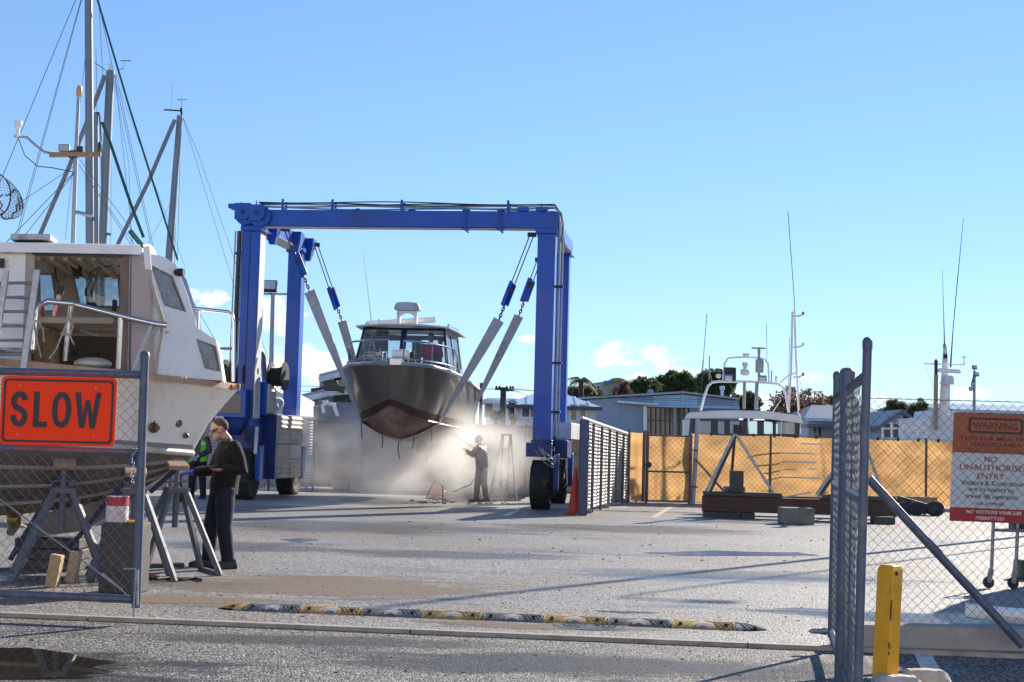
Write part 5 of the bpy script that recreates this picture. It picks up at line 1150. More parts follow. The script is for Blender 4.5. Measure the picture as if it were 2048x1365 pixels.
for z0, dx in ((0, 0), (.145, .02), (.29, -.01)):
    q = LP(110, 1070, 0); zk = min(LP(140, 1066, 0).z, LP(80, 1072, 0).z)
    hb_ = (zk - .01) / 3; MB().box((q.x + dx, q.y, hb_ * (.5 + round(z0 / .145))), (.7, .5, hb_ - .006)).build('timber', m_darksteel, kb_, bevel=.008)
cr_ = thing('boat_cradle', 'blue steel cradle arms slanting up under the launch', 'cradle', V(LP(205, 1020, .4).x, LP(205, 1020, .4).y, 0))
for a, b, w in (((140, 1095), (268, 940), .5), ((300, 985), (368, 925), .3), ((150, 1010), (118, 940), .7), ((20, 1120), (120, 955), .6)):
    MB().bar(LP(*a, w), LP(*b, w), .07, .05).build('arm', mat('faded_navy_steel', (.012, .02, .07), .6, 0, .3, 5, dirt=(.06, .05, .05), dirt_amt=.4), cr_, bevel=.006)
MB().bar(LP(-60, 1150, .45), LP(330, 1150, .45) + V(0, .9, 0), .12, .12).build('base_beam', m_darksteel, cr_, bevel=.006)
MB().bar(LP(355, 935, .25), LP(362, 1005, .25), .06, .06).build('upright', m_bluedk, cr_)
hs = MB(); r4 = random.Random(5); pts = [G(280, 1160) + V(.05 * k, .1 * math.sin(k * 1.3), .02) for k in range(14)]
tag(hs.tube(pts, .016, 6).build('hose', m_blackmetal, None, True), 'dark hose lying on the ground between the stands', 'hose')
rc = G(303, 1158); tag(MB().lathe([(.01, 0), (.09, 0), (.1, .04), (.09, .05), (.085, .01), (.01, .01)], rc, 18).build('clay_dish', mat('terracotta', (.30, .10, .05), .8), None, 30), 'small round terracotta dish under the stand', 'dish')
# ================================================================== yachts whose masts rise behind the launch
m_spar = mat('anodised_spar', (.20, .225, .26), .45, .35, .12, 2); m_sail = mat('furled_sail_grey', (.22, .24, .26), .8, 0, .15, 6)
m_greenrope = mat('green_sail_cover', (.015, .10, .075), .7, 0, .2, 5); m_stay = mat('rigging_wire', (.20, .21, .22), .4, .6, .1, 9)
def yacht(lab, Y, top, base, r0, r1, hx, extras, hl_=7.5):
    a, b = P(*top, Y), P(*base, Y); f = (b.z - 2.6) / max(a.z - b.z, .1); b = b - (a - b) * f
    yt = thing('sailing_yacht', lab, 'yacht', V(b.x, Y, 0), 0, 'yachts laid up behind the launch')
    rows = []
    for i in range(13):
        t = i / 12; w = 1.25 * math.sin(min(1, t * 1.25 + .02) * math.pi / 2) * (1 if t < .75 else 1 - (t - .75) * .9); x = b.x + hx + hl_ * (.45 - t)
        zt_ = 2.55 + .3 * (1 - t); rows.append([V(x, Y - w, zt_), V(x, Y - w * .92, 1.9), V(x, Y - w * .5, 1.2), V(x, Y, 1.0), V(x, Y + w * .5, 1.2), V(x, Y + w * .92, 1.9), V(x, Y + w, zt_)])
    MB().loft(rows, True, True).build('hull', m_whitehull, yt, 40)
    MB().lim(b.x + hx - 1.6, b.x + hx + 1.2, Y - .12, Y + .12, .12, 1.1).build('keel', m_lf, yt, bevel=.04)
    MB().lim(b.x + hx - 1.9, b.x + hx + 1.5, Y - .5, Y + .5, 0, .12).build('keel_timber', m_wood, yt)
    ms = MB().tube([b, lerp(b, a, .5), a], [r0, r0, r1], 12).build('mast', m_spar, yt, True)
    for kind, pts, r_ in extras:
        if kind in ('stay', 'sail') and 462 <= pts[-1][1] <= 500:
            (xa, ya, _), (xb, yb, dyb) = pts[-2], pts[-1]; e_ = 55 / max(yb - ya, 1); pts = pts[:-1] + [(xb + (xb - xa) * e_, yb + 55, dyb)]
        q = [P(x, y, Y + dy) for x, y, dy in pts]
        mm = {'stay': m_stay, 'sail': m_sail, 'green': m_greenrope, 'spar': m_spar, 'vane': m_blackmetal, 'light': m_white}[kind]
        nm_ = {'stay': 'stay', 'sail': 'furled_sail', 'green': 'green_halyard', 'spar': 'spreader', 'vane': 'wind_vane', 'light': 'masthead_light'}[kind]
        MB().tube(q, r_, 6).build(nm_, mm, yt, True)
    return yt
yacht('yacht with the tallest dark grey mast, its head above the frame', 29.5, (177, -70), (180, 480), .085, .075, -3.3,
      [('stay', [(168, -40, 0), (0, 365, -1)], .008), ('stay', [(173, -40, 0), (30, 480, 1)], .007), ('stay', [(174, -40, 0), (34, 480, 1.2)], .006), ('green', [(189, -20, -.1), (260, 220, -.1), (355, 520, -.2)], .022),
       ('stay', [(187, -40, 0), (300, 480, 0)], .006), ('stay', [(196, -30, 0), (206, 160, .4)], .006), ('spar', [(152, 424, 0), (192, 438, 0)], .03), ('vane', [(170, -2, 0), (184, 0, 0)], .03),
       ('stay', [(130, 480, 0), (172, 100, 0)], .005), ('stay', [(186, 370, 0), (262, 480, -.5)], .006)])
yacht('yacht with a leaning grey mast and twin masthead arms', 33.5, (221, 142), (206, 480), .10, .095, -2.8,
      [('stay', [(190, 126, 0), (210, 140, 0)], .01), ('stay', [(236, 142, 0), (248, 136, 0), (249, 124, 0)], .009), ('vane', [(241, 122, 0), (262, 122, 0)], .010), ('light', [(220, 126, 0), (220, 140, 0)], .04),
       ('sail', [(210, 152, -.2), (187, 212, -.3), (140, 330, -.5), (78, 475, -.8)], .055), ('stay', [(230, 150, 0), (265, 480, .5)], .006), ('stay', [(228, 160, 0), (258, 330, .5), (262, 480, .6)], .005), ('stay', [(232, 150, 0), (303, 478, .5)], .006),
       ('stay', [(205, 150, 0), (188, 215, 0)], .008), ('spar', [(204, 464, 0), (222, 470, 0)], .03), ('stay', [(222, 300, .2), (222, 480, .2)], .005), ('stay', [(236, 170, 0), (350, 480, .5)], .004),
       ('stay', [(192, 98, 0), (194, 226, 0)], .006)])
yacht('yacht with a short white mast tucked between the two big masts', 26.3, (192, 228), (193, 480), .042, .042, -3.2,
      [('spar', [(199, 230, 0), (203, 300, 0), (204, 480, 0)], .018), ('vane', [(189, 228, 0), (200, 228, 0)], .03), ('light', [(200, 290, 0), (200, 304, 0)], .03), ('green', [(204, 245, 0), (220, 285, 0), (262, 410, 0), (287, 475, 0)], .03), ('green', [(260, 462, 0), (284, 492, 0)], .05)])
yacht('yacht with the slim pale mast standing apart on the right', 38.5, (360, 232), (338, 520), .10, .08, -4.2,
      [('vane', [(328, 220, 0), (362, 222, 0)], .02), ('vane', [(362, 216, 0), (363, 230, 0)], .03), ('vane', [(354, 200, 0), (374, 200, 0)], .008), ('stay', [(363, 202, 0), (363, 216, 0)], .006), ('sail', [(350, 240, -.2), (340, 262, -.2), (296, 366, -.4), (240, 480, -.7)], .06),
       ('stay', [(366, 236, 0), (440, 480, .5), (531, 780, 1.0)], .006), ('stay', [(366, 236, 0), (398, 312, .5), (462, 500, .5), (556, 778, 1.0)], .006), ('stay', [(357, 240, 0), (350, 480, .3)], .006), ('stay', [(362, 240, 0), (356, 470, .3)], .006), ('stay', [(345, 400, .3), (300, 480, .3)], .005), ('stay', [(338, 520, 0), (430, 680, 0)], .008),
       ('stay', [(345, 168, 0), (342, 220, 0)], .004)])

# ================================================================== fences of the yard
m_corr = mat('corrugated_steel', (.50, .49, .48), .5, .1, .1, 1.5, dirt=(.30, .28, .26), dirt_amt=.3, dscale=2.2)
m_postb = mat('blue_grey_post', (.06, .08, .15), .5, .1, .2, 4, dirt=(.12, .10, .10), dirt_amt=.3); m_postg = mat('dark_post', (.14, .13, .135), .55, .3, .25, 5)
def corr(lab, A, B, zA, zB, n, nposts, sgn, mpost=m_postg, z0=.08):
    A, B = Vector(A), Vector(B); f = thing('corrugated_fence', lab, 'fence', V(A.x, A.y, 0)); d = (B - A); L_ = d.length; d.normalize(); nn = V(-d.y, d.x, 0) * sgn
    cols = []
    for k in range(nposts - 1):
        t0, t1 = k / (nposts - 1), (k + 1) / (nposts - 1); rows = []
        for t in (t0 + .002, t1 - .002):
            row = []; zt_ = lerp(zA, zB, t)
            for i in range(n * 4 + 1):
                z = lerp(z0, zt_, i / (n * 4)); row.append(A + d * (L_ * t) + nn * (.016 * math.sin(i * math.pi / 2)) + V(0, 0, z))
            rows.append(row)
        mb = MB(); mb.loft(rows); mb.loft([[p - nn * .008 for p in r_] for r_ in reversed(rows)]); mb.build('corrugated_sheet', m_corr, f, 60)
    MB().tube([A + V(0, 0, zA), B + V(0, 0, zB)], .045, 8).build('top_capping', m_corr, f, True)
    for k in range(nposts):
        t = k / (nposts - 1); p = A + d * (L_ * t) + nn * .07; z = lerp(zA, zB, t) - .06; MB().tube([p, p + V(0, 0, z)], .036, 10).build('post', mpost, f, True)
    return f, A, d, nn, L_
g1 = G(1158, 1031); g2 = G(1252, 1003)
f, A_, d_, nn_, L_ = corr('corrugated metal fence with dark posts running back behind the tall cone', g1, g2, P(1150, 836, g1.y).z, P(1252, 868, g2.y).z, 24, 7, -1)
p = A_ - d_ * .05 + nn_ * .08; MB().box((p.x, p.y, 1.04), (.2, .2, 2.08)).build('end_post', m_postb, f, bevel=.02)
o = chain(A_ + nn_ * .14 + V(0, 0, .1), d_, UZ, L_, 1.75, .16, .003, .3).build('chain_link_mesh', m_wire, f); o['kind'] = 'stuff'
for px_, py_ in ((1196, 1016), (1222, 1012), (1240, 1004), (1160, 1026)):
    q = G(px_, py_); MB().box((q.x, q.y, .04), (.5, .25, .08), Matrix.Rotation(rnd(0, 1), 3, 'Z')).build('rubble_block', m_concrete, f, bevel=.015)
corr('long corrugated metal fence behind the man in the green vest', P(225, 990, 38.3) * 1, P(622, 980, 44.0), 2.15, 2.1, 24, 9, -1)
for o_ in []: pass

def fence_cloth(lab, A, B, h, n, cloth, bulge, posts=True, translucent=False, name='shade_cloth_fence'):
    A, B = Vector(A), Vector(B); A.z = B.z = 0; f = thing(name, lab, 'fence', A); d = (B - A); L_ = d.length; d.normalize(); nn = V(-d.y, d.x, 0)
    nx = int(L_ * 5); nz_ = 12
    for k in range(n):
        rows = []
        x0, x1 = L_ * k / n, L_ * (k + 1) / n; m_ = max(6, int((x1 - x0) * 5))
        for j in range(nz_ + 1):
            row = []
            for i in range(m_ + 1):
                x = lerp(x0, x1, i / m_); z = lerp(.05, h, j / nz_); sag = .03 * math.sin((x - x0) / (x1 - x0) * math.pi) * (j / nz_) ** 6
                wv = bulge * (math.sin(x * 2.1 + z * 1.3) * .5 + math.sin(x * 5.3 - z * 2.2) * .25 + math.sin(z * 6 + math.sin(x * 1.7) * 2) * .3); row.append(A + d * x + nn * (wv + .05) + V(0, 0, z - sag))
            rows.append(row)
        MB().loft(rows).build('cloth_panel', cloth, f, True)
    for k in range(n + 1):
        p = A + d * (L_ * k / n); MB().tube([p, p + V(0, 0, h + .06)], .035, 10).build('post', m_postg, f, True)
    return f, A, d, nn, L_
def clothmat(name, col, trl, var=.12):
    m = bpy.data.materials.new(name); m.use_nodes = True; nd, lk = m.node_tree.nodes, m.node_tree.links; nd.remove(nd['Principled BSDF'])
    t = nd.new('ShaderNodeTexCoord'); n = nd.new('ShaderNodeTexNoise'); n.inputs['Scale'].default_value = 1.3; n.inputs['Detail'].default_value = 8; lk.new(t.outputs['Object'], n.inputs['Vector'])
    mp_ = nd.new('ShaderNodeMapping'); mp_.inputs['Scale'].default_value = (1, 1, 2.2); lk.new(t.outputs['Object'], mp_.inputs[0]); lk.new(mp_.outputs[0], n.inputs['Vector'])
    r_ = nd.new('ShaderNodeValToRGB'); r_.color_ramp.elements[0].position = .3; r_.color_ramp.elements[1].position = .72
    r_.color_ramp.elements[0].color = tuple(c * (1 - var) for c in col) + (1,); r_.color_ramp.elements[1].color = tuple(min(1, c * (1 + var)) for c in col) + (1,); lk.new(n.outputs['Fac'], r_.inputs[0])
    di = nd.new('ShaderNodeBsdfDiffuse'); tr = nd.new('ShaderNodeBsdfTranslucent'); mx = nd.new('ShaderNodeMixShader'); mx.inputs[0].default_value = trl
    lk.new(r_.outputs[0], di.inputs[0]); lk.new(r_.outputs[0], tr.inputs[0]); lk.new(di.outputs[0], mx.inputs[1]); lk.new(tr.outputs[0], mx.inputs[2]); lk.new(mx.outputs[0], nd['Material Output'].inputs['Surface']); return m
m_tarp = clothmat('orange_shade_tarp', (.64, .38, .165), .5, .26); m_shade = clothmat('brown_grey_shade_cloth', (.11, .095, .085), .3)
m_white_patch = mat('white_patch', (.7, .68, .62), .6)
# back fence of the wash bay
f, A_, d_, nn_, L_ = fence_cloth('brown-grey shade cloth fence behind the wash bay spray', P(612, 975, 45.8), P(1160, 985, 45.2), 2.05, 5, m_shade, .03)
for z in (2.04, 1.25, .12): MB().tube([A_ + V(0, -.02, z), A_ + d_ * L_ + V(0, -.02, z)], .03, 8).build('rail', m_postg, f, True)
o = chain(A_ - nn_ * .04 + V(0, 0, .1), d_, UZ, L_, 1.9, .17, .005, .2).build('chain_link_mesh', m_wiredark, f); o['kind'] = 'stuff'
wk = thing('low_wall', 'low pale kerb wall along the foot of the wash bay fence', 'wall', V(A_.x + 2, A_.y - .7, 0))
MB().lim(A_.x + .9, A_.x + 4.2, A_.y - .85, A_.y - .6, 0, .28).build('block', m_panel, wk, bevel=.02); MB().lim(A_.x + 4.3, A_.x + 7.4, A_.y - .85, A_.y - .6, 0, .22).build('block', m_concrete, wk, bevel=.02)
# orange tarp fence with a pedestrian gate
h_t = P(1500, 871, 42).z
t0, t1 = P(1256, 1004, 41.2), P(1292, 1004, 41.2)
f, A_, d_, nn_, L_ = fence_cloth('short orange tarp fence panel left of the pedestrian gate', t0, t1, h_t, 1, m_tarp, .015)
f, A_, d_, nn_, L_ = fence_cloth('long orange tarp fence behind the steel cradle', P(1378, 1006, 41.4), P(2150, 1018, 43.8), h_t, 5, m_tarp, .10)
o = chain(A_ - nn_ * .05 + V(0, 0, .1), d_, UZ, L_, h_t - .12, .15, .004, .15).build('chain_link_mesh', mat('rusty_wire', (.10, .07, .05), .7), f); o['kind'] = 'stuff'
a = P(1386, 1000, 41.35); MB().tube([V(a.x, a.y, 0), V(a.x + .09, a.y, P(1388, 838, 41.35).z)], .06, 12).build('gate_post', mat('pale_grey_post', (.42, .42, .46), .5, .2, .1, 4), f, True)
for z in (.45, 1.45): MB().lathe([(.05, 0), (.085, 0), (.085, .03), (.05, .03)], (a.x + .04, a.y, z), 12).build('post_clamp', m_blackmetal, f)
MB().bar(P(1390, 918, 41.2), P(1450, 985, 41.2), .05, .05).build('stay_brace', m_postg, f)
dl = MB()
for k in range(16): q = A_ + d_ * (.6 + k * .62) + V(0, -.02, h_t - .0); dl.box(q, (.07, .05, .09))
o = dl.build('tie_knot', m_blackmetal, f); o['kind'] = 'stuff'
for px0, px1, py_ in ((1504, 1628, 906), (1516, 1560, 924), (1565, 1630, 924), (1535, 1560, 939), (1568, 1590, 939), (1616, 1630, 938), (1540, 1640, 955), (1600, 1640, 888)):
    a, b = P(px0, py_, 42.1), P(px1, py_ + 1, 42.2); MB().box((a + b) / 2 - V(0, .12, 0), ((b - a).length, .012, .035)).build('reflective_strip', m_white_patch, f)
pg = thing('pedestrian_gate', 'orange-clad pedestrian gate with a round lock box', 'gate', P(1335, 1005, 41.2))
a0, a1 = P(1286, 1003, 41.1), P(1382, 1006, 41.25); a0.z = a1.z = 0; gd_ = (a1 - a0).normalized(); gl = (a1 - a0).length; zg = P(1335, 872, 41.2).z
for s_, r_ in ((0, .045), (.1, .04), (gl - .03, .04)): MB().tube([a0 + gd_ * s_ + V(0, 0, .03), a0 + gd_ * s_ + V(0, 0, zg + (.12 if s_ < .2 else .05))], r_, 10).build('stile', m_postg, pg, True)
for z in (.06, .86, zg): MB().tube([a0 + gd_ * .1 + V(0, 0, z), a0 + gd_ * (gl - .04) + V(0, 0, z)], .025, 8).build('rail', m_postg, pg, True)
rows = [[a0 + gd_ * lerp(.12, gl - .06, i / 8) + V(0, .03 + .02 * math.sin(i * 1.7 + j), lerp(.07, zg - .01, j / 8)) for i in range(9)] for j in range(9)]
MB().loft(rows).build('cloth_panel', m_tarp, pg, True)
o = chain(a0 + gd_ * .12 + V(0, -.03, .08), gd_, UZ, gl - .2, zg - .12, .15, .004, .15).build('chain_link_mesh', MATS['rusty_wire'], pg); o['kind'] = 'stuff'
q = P(1297, 930, 41.0); MB().lathe([(.01, -.04), (.085, -.04), (.085, .04), (.01, .04)], q, 16, Matrix.Rotation(R(90), 3, 'X')).build('lock_box', m_blackmetal, pg, True)
q = G(1272, 1004); tag(MB().box((q.x, q.y, .22), (.07, .07, .44)).build('stub_post', m_postg, None, bevel=.01), 'short dark stub post beside the pedestrian gate', 'post')

# ================================================================== steel cradle, blocks, trailer
cd = thing('steel_cradle', 'rusty steel boat cradle with A-shaped props', 'cradle', G(1560, 1040))
Yc = 33.2; a, b = G(1408, 1034), G(1782, 1046)
cu = (b - a).normalized(); cl_ = (b - a).length; cn = V(-cu.y, cu.x, 0)
def cp(s_, n_, z): return a + cu * s_ + cn * n_ + V(0, 0, z)
MB().bar(cp(-.05, 0, .30), cp(cl_ + .1, 0, .30), .3, .34).build('base_beam', m_rust, cd, bevel=.01)
MB().bar(cp(-.03, 0, .525), cp(1.7, 0, .525), .36, .1).build('top_channel', m_darksteel, cd, bevel=.01); MB().bar(cp(2.6, 0, .525), cp(cl_, 0, .525), .36, .1).build('top_channel', m_darksteel, cd, bevel=.01)
MB().bar(cp(0, 1.6, .30), cp(cl_, 1.6, .30), .3, .34).build('base_beam', m_rust, cd, bevel=.01)
for s_, w_ in ((.03, .3), (.42, .5), (.85, .3), (2.9, .4), (cl_ - .3, .3)): MB().box(cp(s_ + .1, -.02, .062), (w_, .3, .124)).build('packing_block', m_darksteel, cd, bevel=.01)
def prop(apx, l_, r_):
    ap = P(apx[0], apx[1], Yc)
    for f_, dx in ((l_, 0), (l_, .09), (r_, 0)):
        MB().bar(V(f_ + dx, Yc - .05, .58), ap + V(dx * .6, .05 * (dx > 0), 0), .065, .055).build('prop_leg', m_galv if dx == 0 else m_darksteel, cd, bevel=.004)
    MB().bar(V((l_ + r_) / 2, Yc + 1.5, .3), ap, .06, .05).build('prop_leg', m_darksteel, cd)
    MB().box(ap + V(.06, 0, .08), (.2, .16, .2)).build('pad', m_blackmetal, cd, bevel=.015)
prop((1470, 866), P(1412, 985, Yc).x, P(1546, 990, Yc).x); prop((1722, 868), P(1632, 990, Yc).x, P(1768, 990, Yc).x)
MB().lim(P(1462, 985, Yc).x, P(1487, 985, Yc).x, Yc, Yc + .3, .58, P(1470, 942, Yc).z).build('box', m_darksteel, cd, bevel=.01)
MB().lim(P(1453, 985, Yc).x, P(1495, 985, Yc).x, Yc + .3, Yc + .5, .58, P(1470, 974, Yc).z).build('box', m_concrete, cd, bevel=.01)
MB().bar(P(1567, 995, Yc - .3), P(1622, 985, Yc - .3), .05, .03).build('loose_angle', m_galv, cd)
q = G(1597, 1050); w_ = (1630 - 1565) / FPX * q.y
tag(MB().box((q.x, q.y + .3, .17), (w_, .55, .34)).build('concrete_block', mat('weathered_block', (.19, .175, .15), .85, 0, .25, 4, .3, 30, dirt=(.08, .07, .06), dirt_amt=.35), None, bevel=.02), 'weathered concrete block in front of the steel cradle', 'block')
q = G(1772, 1050); tag(MB().box((q.x, q.y + .3, .08), (.45, .4, .16)).build('timber_block', m_darksteel, None, bevel=.01), 'dark low timber block at the right end of the cradle', 'block')
tb = thing('trailer_frame', 'dark dismantled trailer frame lying beyond the right fence', 'trailer', G(1850, 1030))
for (x0, y0), (x1, y1) in (((1792, 1000), (1870, 1024)), ((1796, 995), (1876, 1018)), ((1830, 1026), (1888, 1022)), ((1800, 1010), (1850, 1026))):
    MB().bar(P(x0, y0, 38), P(x1, y1, 37.5), .09, .09).build('rail', m_darksteel, tb)
for x0 in (1812, 1832, 1866, 1874): MB().lathe([(.02, -.06), (.17, -.06), (.19, 0), (.17, .06), (.02, .06)], P(x0, 1018, 37.6), 16, Matrix.Rotation(R(70), 3, 'X')).build('roller', m_black, tb, True)
MB().box(P(1830, 1000, 38.6), (1.1, .2, .16)).build('plank', m_wood, tb)

# ================================================================== boats behind the tarp
wb = thing('fishing_boat', 'white fishing boat wheelhouse with a curved light arch behind the tarp', 'boat', V(P(1490, 900, 48).x, 49, 0))
Yb = 47.0
def fb(px, py, dy=0): return P(px, py, Yb + dy)
def f2(mb, name, m, bevel=0, smooth=False, par=None): return mb.build(name, m, par or wb, smooth, bevel)
xl, xr = fb(1382, 860).x, fb(1598, 868).x
hb_ = []
for i in range(9):
    t = i / 8; y = Yb - 1.2 + 9 * t; w = 2.2 * math.sin(min(1, .35 + t) * math.pi / 2); xc = (xl + xr) / 2; hb_.append([V(xc - w, y, 1.75), V(xc - w * .85, y, .9), V(xc, y, .45), V(xc + w * .85, y, .9), V(xc + w, y, 1.75)])
f2(MB().loft(hb_, True, True), 'hull', m_whitehull, smooth=40)
rows = []
for dy, k in ((0, 0), (2.6, 0)):
    up_ = [fb(1376, 826, dy), fb(1420, 822, dy), fb(1480, 821, dy), fb(1540, 823, dy), fb(1602, 832, dy)]; lo_ = [fb(1368, 838, dy), fb(1420, 837, dy), fb(1480, 837, dy), fb(1540, 839, dy), fb(1607, 848, dy)]
    rows.append(up_ + lo_[::-1])
f2(MB().loft(rows, True, True), 'roof', m_white, .02)
m_int = mat('dim_wheelhouse', (.05, .055, .065), .7)
wp_ = [(1381, 838), (1600, 846), (1597, 905), (1374, 905)]
wins = [(1392, 1422), (1436, 1449), (1460, 1479), (1494, 1515), (1528, 1546), (1552, 1590)]
outer = [fb(x, y, .25) for x, y in wp_]
hol = [[fb(a, 842, .25), fb(b, 843, .25), fb(b, 869, .25), fb(a, 868, .25)] for a, b in wins]
f2(MB().poly(outer, (0, .08, 0), hol), 'wheelhouse_front', m_navy)
for h in hol: f2(MB().poly([p + V(0, .03, 0) for p in h], (0, .01, 0)), 'window', m_glass)
for s_, x0 in ((-1, 1381), (1, 1600)): f2(MB().poly([fb(x0, 838, .3), fb(x0, 905, .3), fb(x0, 905, .3) + V(0, 2.2, 0), fb(x0, 838, .3) + V(0, 2.2, 0)], (-s_ * .05, 0, 0)), 'wheelhouse_side', m_white)
q = lambda d: [(1425, 843), (1530, 846), (1530, 900), (1425, 900)]
f2(MB().poly([fb(x, y, 2.4) for x, y in wp_], (0, .06, 0), [[fb(a, 841, 2.4), fb(b, 842, 2.4), fb(b, 870, 2.4), fb(a, 869, 2.4)] for a, b in wins]), 'wheelhouse_rear', m_int)
def ftube(pts, r_, name='rail', m=None, dy=0, n=8): return f2(MB().tube([fb(x, y, dy) for x, y in pts], r_, n), name, m or m_white, smooth=True)
ftube([(1401, 822), (1408, 795), (1416, 772), (1424, 765), (1440, 763), (1500, 764), (1555, 768), (1566, 774), (1572, 790), (1578, 826)], .042, 'light_arch', dy=.6)
ftube([(1446, 762), (1449, 728), (1456, 717), (1475, 715), (1515, 716), (1530, 719), (1536, 728), (1538, 764)], .028, 'upper_arch', dy=.6)
ftube([(1489, 764), (1488, 818)], .05, 'post', mat('mast_buff', (.35, .30, .22), .6), .6); ftube([(1514, 764), (1512, 820)], .06, 'post', m_mast, .6); ftube([(1518, 764), (1518, 695)], .045, 'post', m_mast, .6)
for x0, x1, y0, y1, m_ in ((1448, 1472, 735, 763, m_blackmetal), (1511, 1527, 719, 746, m_galv)): f2(MB().box(fb((x0 + x1) / 2, (y0 + y1) / 2, .5), ((x1 - x0) * Yb / FPX, .12, (y1 - y0) * Yb / FPX)), 'electronics_box', m_, .02)
for x0, y0 in ((1457, 756), (1525, 758)): f2(MB().box(fb(x0, y0, .35), (.26, .12, .2), Matrix.Rotation(R(-20), 3, 'X')), 'floodlight', m_galv, .02); f2(MB().box(fb(x0, y0 + 1, .26), (.2, .02, .14), Matrix.Rotation(R(-20), 3, 'X')), 'lamp_glass', m_white)
f2(MB().lathe([(.05, 0), (.13, .02), (.16, .12), (.13, .2), (.06, .22), (.07, .3), (.11, .36), (.09, .42), (.02, .44)], fb(1490, 752, .5), 16), 'radome', m_white, smooth=30)
f2(MB().lathe([(.02, 0), (.08, 0), (.12, .12), (.02, .13)], fb(1492, 715, .6), 14), 'satellite_dome', m_white, smooth=30)
f2(MB().box(fb(1517, 697, .6), (.44, .08, .05)), 'radar_scanner', m_galv, .01); f2(MB().lathe([(.03, -.12), (.05, -.1), (.05, 0), (.02, .02)], fb(1518, 701, .6), 10), 'scanner_hub', m_galv)
ftube([(1534, 720), (1533, 648)], .008, 'whip_aerial', m_blackmetal, .6); ftube([(1403, 790), (1408, 700), (1414, 628)], .010, 'whip_aerial', m_blackmetal, .4); ftube([(1400, 790), (1406, 720)], .008, 'whip_aerial', m_blackmetal, .4); ftube([(1418, 762), (1419, 713)], .018, 'aerial_mount', m_galv, .6)
ftube([(1418, 742), (1424, 763)], .012, 'strut', m_galv, .6); f2(MB().lathe([(.03, 0), (.09, .05), (.09, .12), (.02, .13)], fb(1437, 757, .5), 12), 'spotlight', m_white, smooth=30)
for x0, y0 in ((1543, 743), (1552, 754)): ftube([(x0, 764), (x0, y0)], .02, 'aerial_mount', m_galv, .6); f2(MB().box(fb(x0, y0, .6), (.08, .08, .03)), 'mount_cap', m_white)
# tall light mast at its right side
ftube([(1577, 825), (1582, 740), (1585, 624)], .035, 'light_mast', m_white, .6); ftube([(1600, 868), (1598, 830), (1592, 720), (1589, 620)], .035, 'light_mast', m_white, .8); ftube([(1594, 740), (1588, 590), (1576, 424)], .011, 'whip_aerial', m_blackmetal, .8); ftube([(1577, 790), (1579, 676)], .008, 'whip_aerial', m_blackmetal, .8)
for y0, m_ in ((628, MATS['red_knob']), (690, m_white), (750, MATS['red_knob'])):
    ftube([(1586, y0 + 5), (1600, y0 + 4), (1606, y0)], .025, 'lamp_bracket', m_white, .6); f2(MB().box(fb(1606, y0 - 1, .55), (.07, .07, .1)), 'mast_lamp', m_, .01)
ftube([(1560, 766), (1576, 752), (1594, 745)], .02, 'strut', m_white, .6); ftube([(1562, 800), (1545, 825)], .015, 'strut', m_white, .6); ftube([(1598, 750), (1606, 800), (1612, 838)], .006, 'stay_wire', m_stay, .8); f2(MB().box(fb(1600, 824, .3), (.09, .09, .1)), 'mast_lamp', MATS['red_knob'])
ftube([(1563, 830), (1562, 905)], .012, 'lifeline', m_white, -.2)

sb_ = thing('trawler', 'white trawler superstructure with brown funnel behind the right fence', 'boat', V(P(1885, 900, 50).x, 51, 0)); Yt = 50.0
def tp(px, py, dy=0): return P(px, py, Yt + dy)
def t2(mb, name, m, bevel=0, smooth=False): return mb.build(name, m, sb_, smooth, bevel)
m_tw = mat('trawler_white', (.62, .64, .68), .45, 0, .06, 2, dirt=(.45, .42, .38), dirt_amt=.2)
def tbox(x0, x1, y0, y1, d0, d1, name, m=None): a, b = tp(x0, y1, d0), tp(x1, y0, d0); return t2(MB().lim(a.x, b.x, a.y, a.y + d1, a.z, b.z), name, m or m_tw, .03)
tbox(1858, 1935, 836, 930, 0, 4, 'deckhouse'); tbox(1866, 1912, 822, 836, .3, 2.4, 'upper_house'); tbox(1830, 1990, 905, 985, -.4, 6, 'hull')
t2(MB().loft([[tp(x0, y0, dy) for x0, dy in ((xc - w, 0), (xc + w, 0), (xc + w, .5), (xc - w, .5))] for y0, xc, w in ((836, 1889, 12), (780, 1889.5, 9), (715, 1890, 5), (695, 1890, 3.5))], True, True), 'mast', m_tw, .01)
t2(MB().tube([tp(1871, 860, -.2), tp(1872, 750, -.2)], .07, 12), 'funnel_pipe', mat('buff_pipe', (.34, .25, .15), .6, 0, .15, 5), smooth=True)
t2(MB().tube([tp(1872, 750, -.2), tp(1872, 726, -.2)], .055, 12), 'funnel_pipe_top', m_rust, smooth=True); t2(MB().lathe([(.05, 0), (.07, .03), (.07, .06), (.03, .11), (.01, .16)], tp(1872, 727, -.2), 12), 'funnel_cap', m_rust, smooth=True)
t2(MB().bar(tp(1876, 741, -.3), tp(1921, 744, -.3), .14, .13), 'radar_scanner', m_white, .03); t2(MB().bar(tp(1848, 728, -.1), tp(1930, 730, -.1), .04, .04), 'yard_arm', m_white)
t2(MB().box(tp(1897, 760, -.1), (.3, .3, .28)), 'radar_box', m_tw, .04); t2(MB().bar(tp(1882, 766, -.2), tp(1906, 768, -.2), .3, .05), 'radar_platform', m_tw)
t2(MB().tube([tp(1928, 730, -.1), tp(1928, 716, -.1)], .02, 6), 'aerial_mount', m_white); t2(MB().lathe([(.02, 0), (.1, .01), (.09, .04), (.01, .05)], tp(1928, 716, -.1), 12), 'gps_dome', m_white, smooth=True)
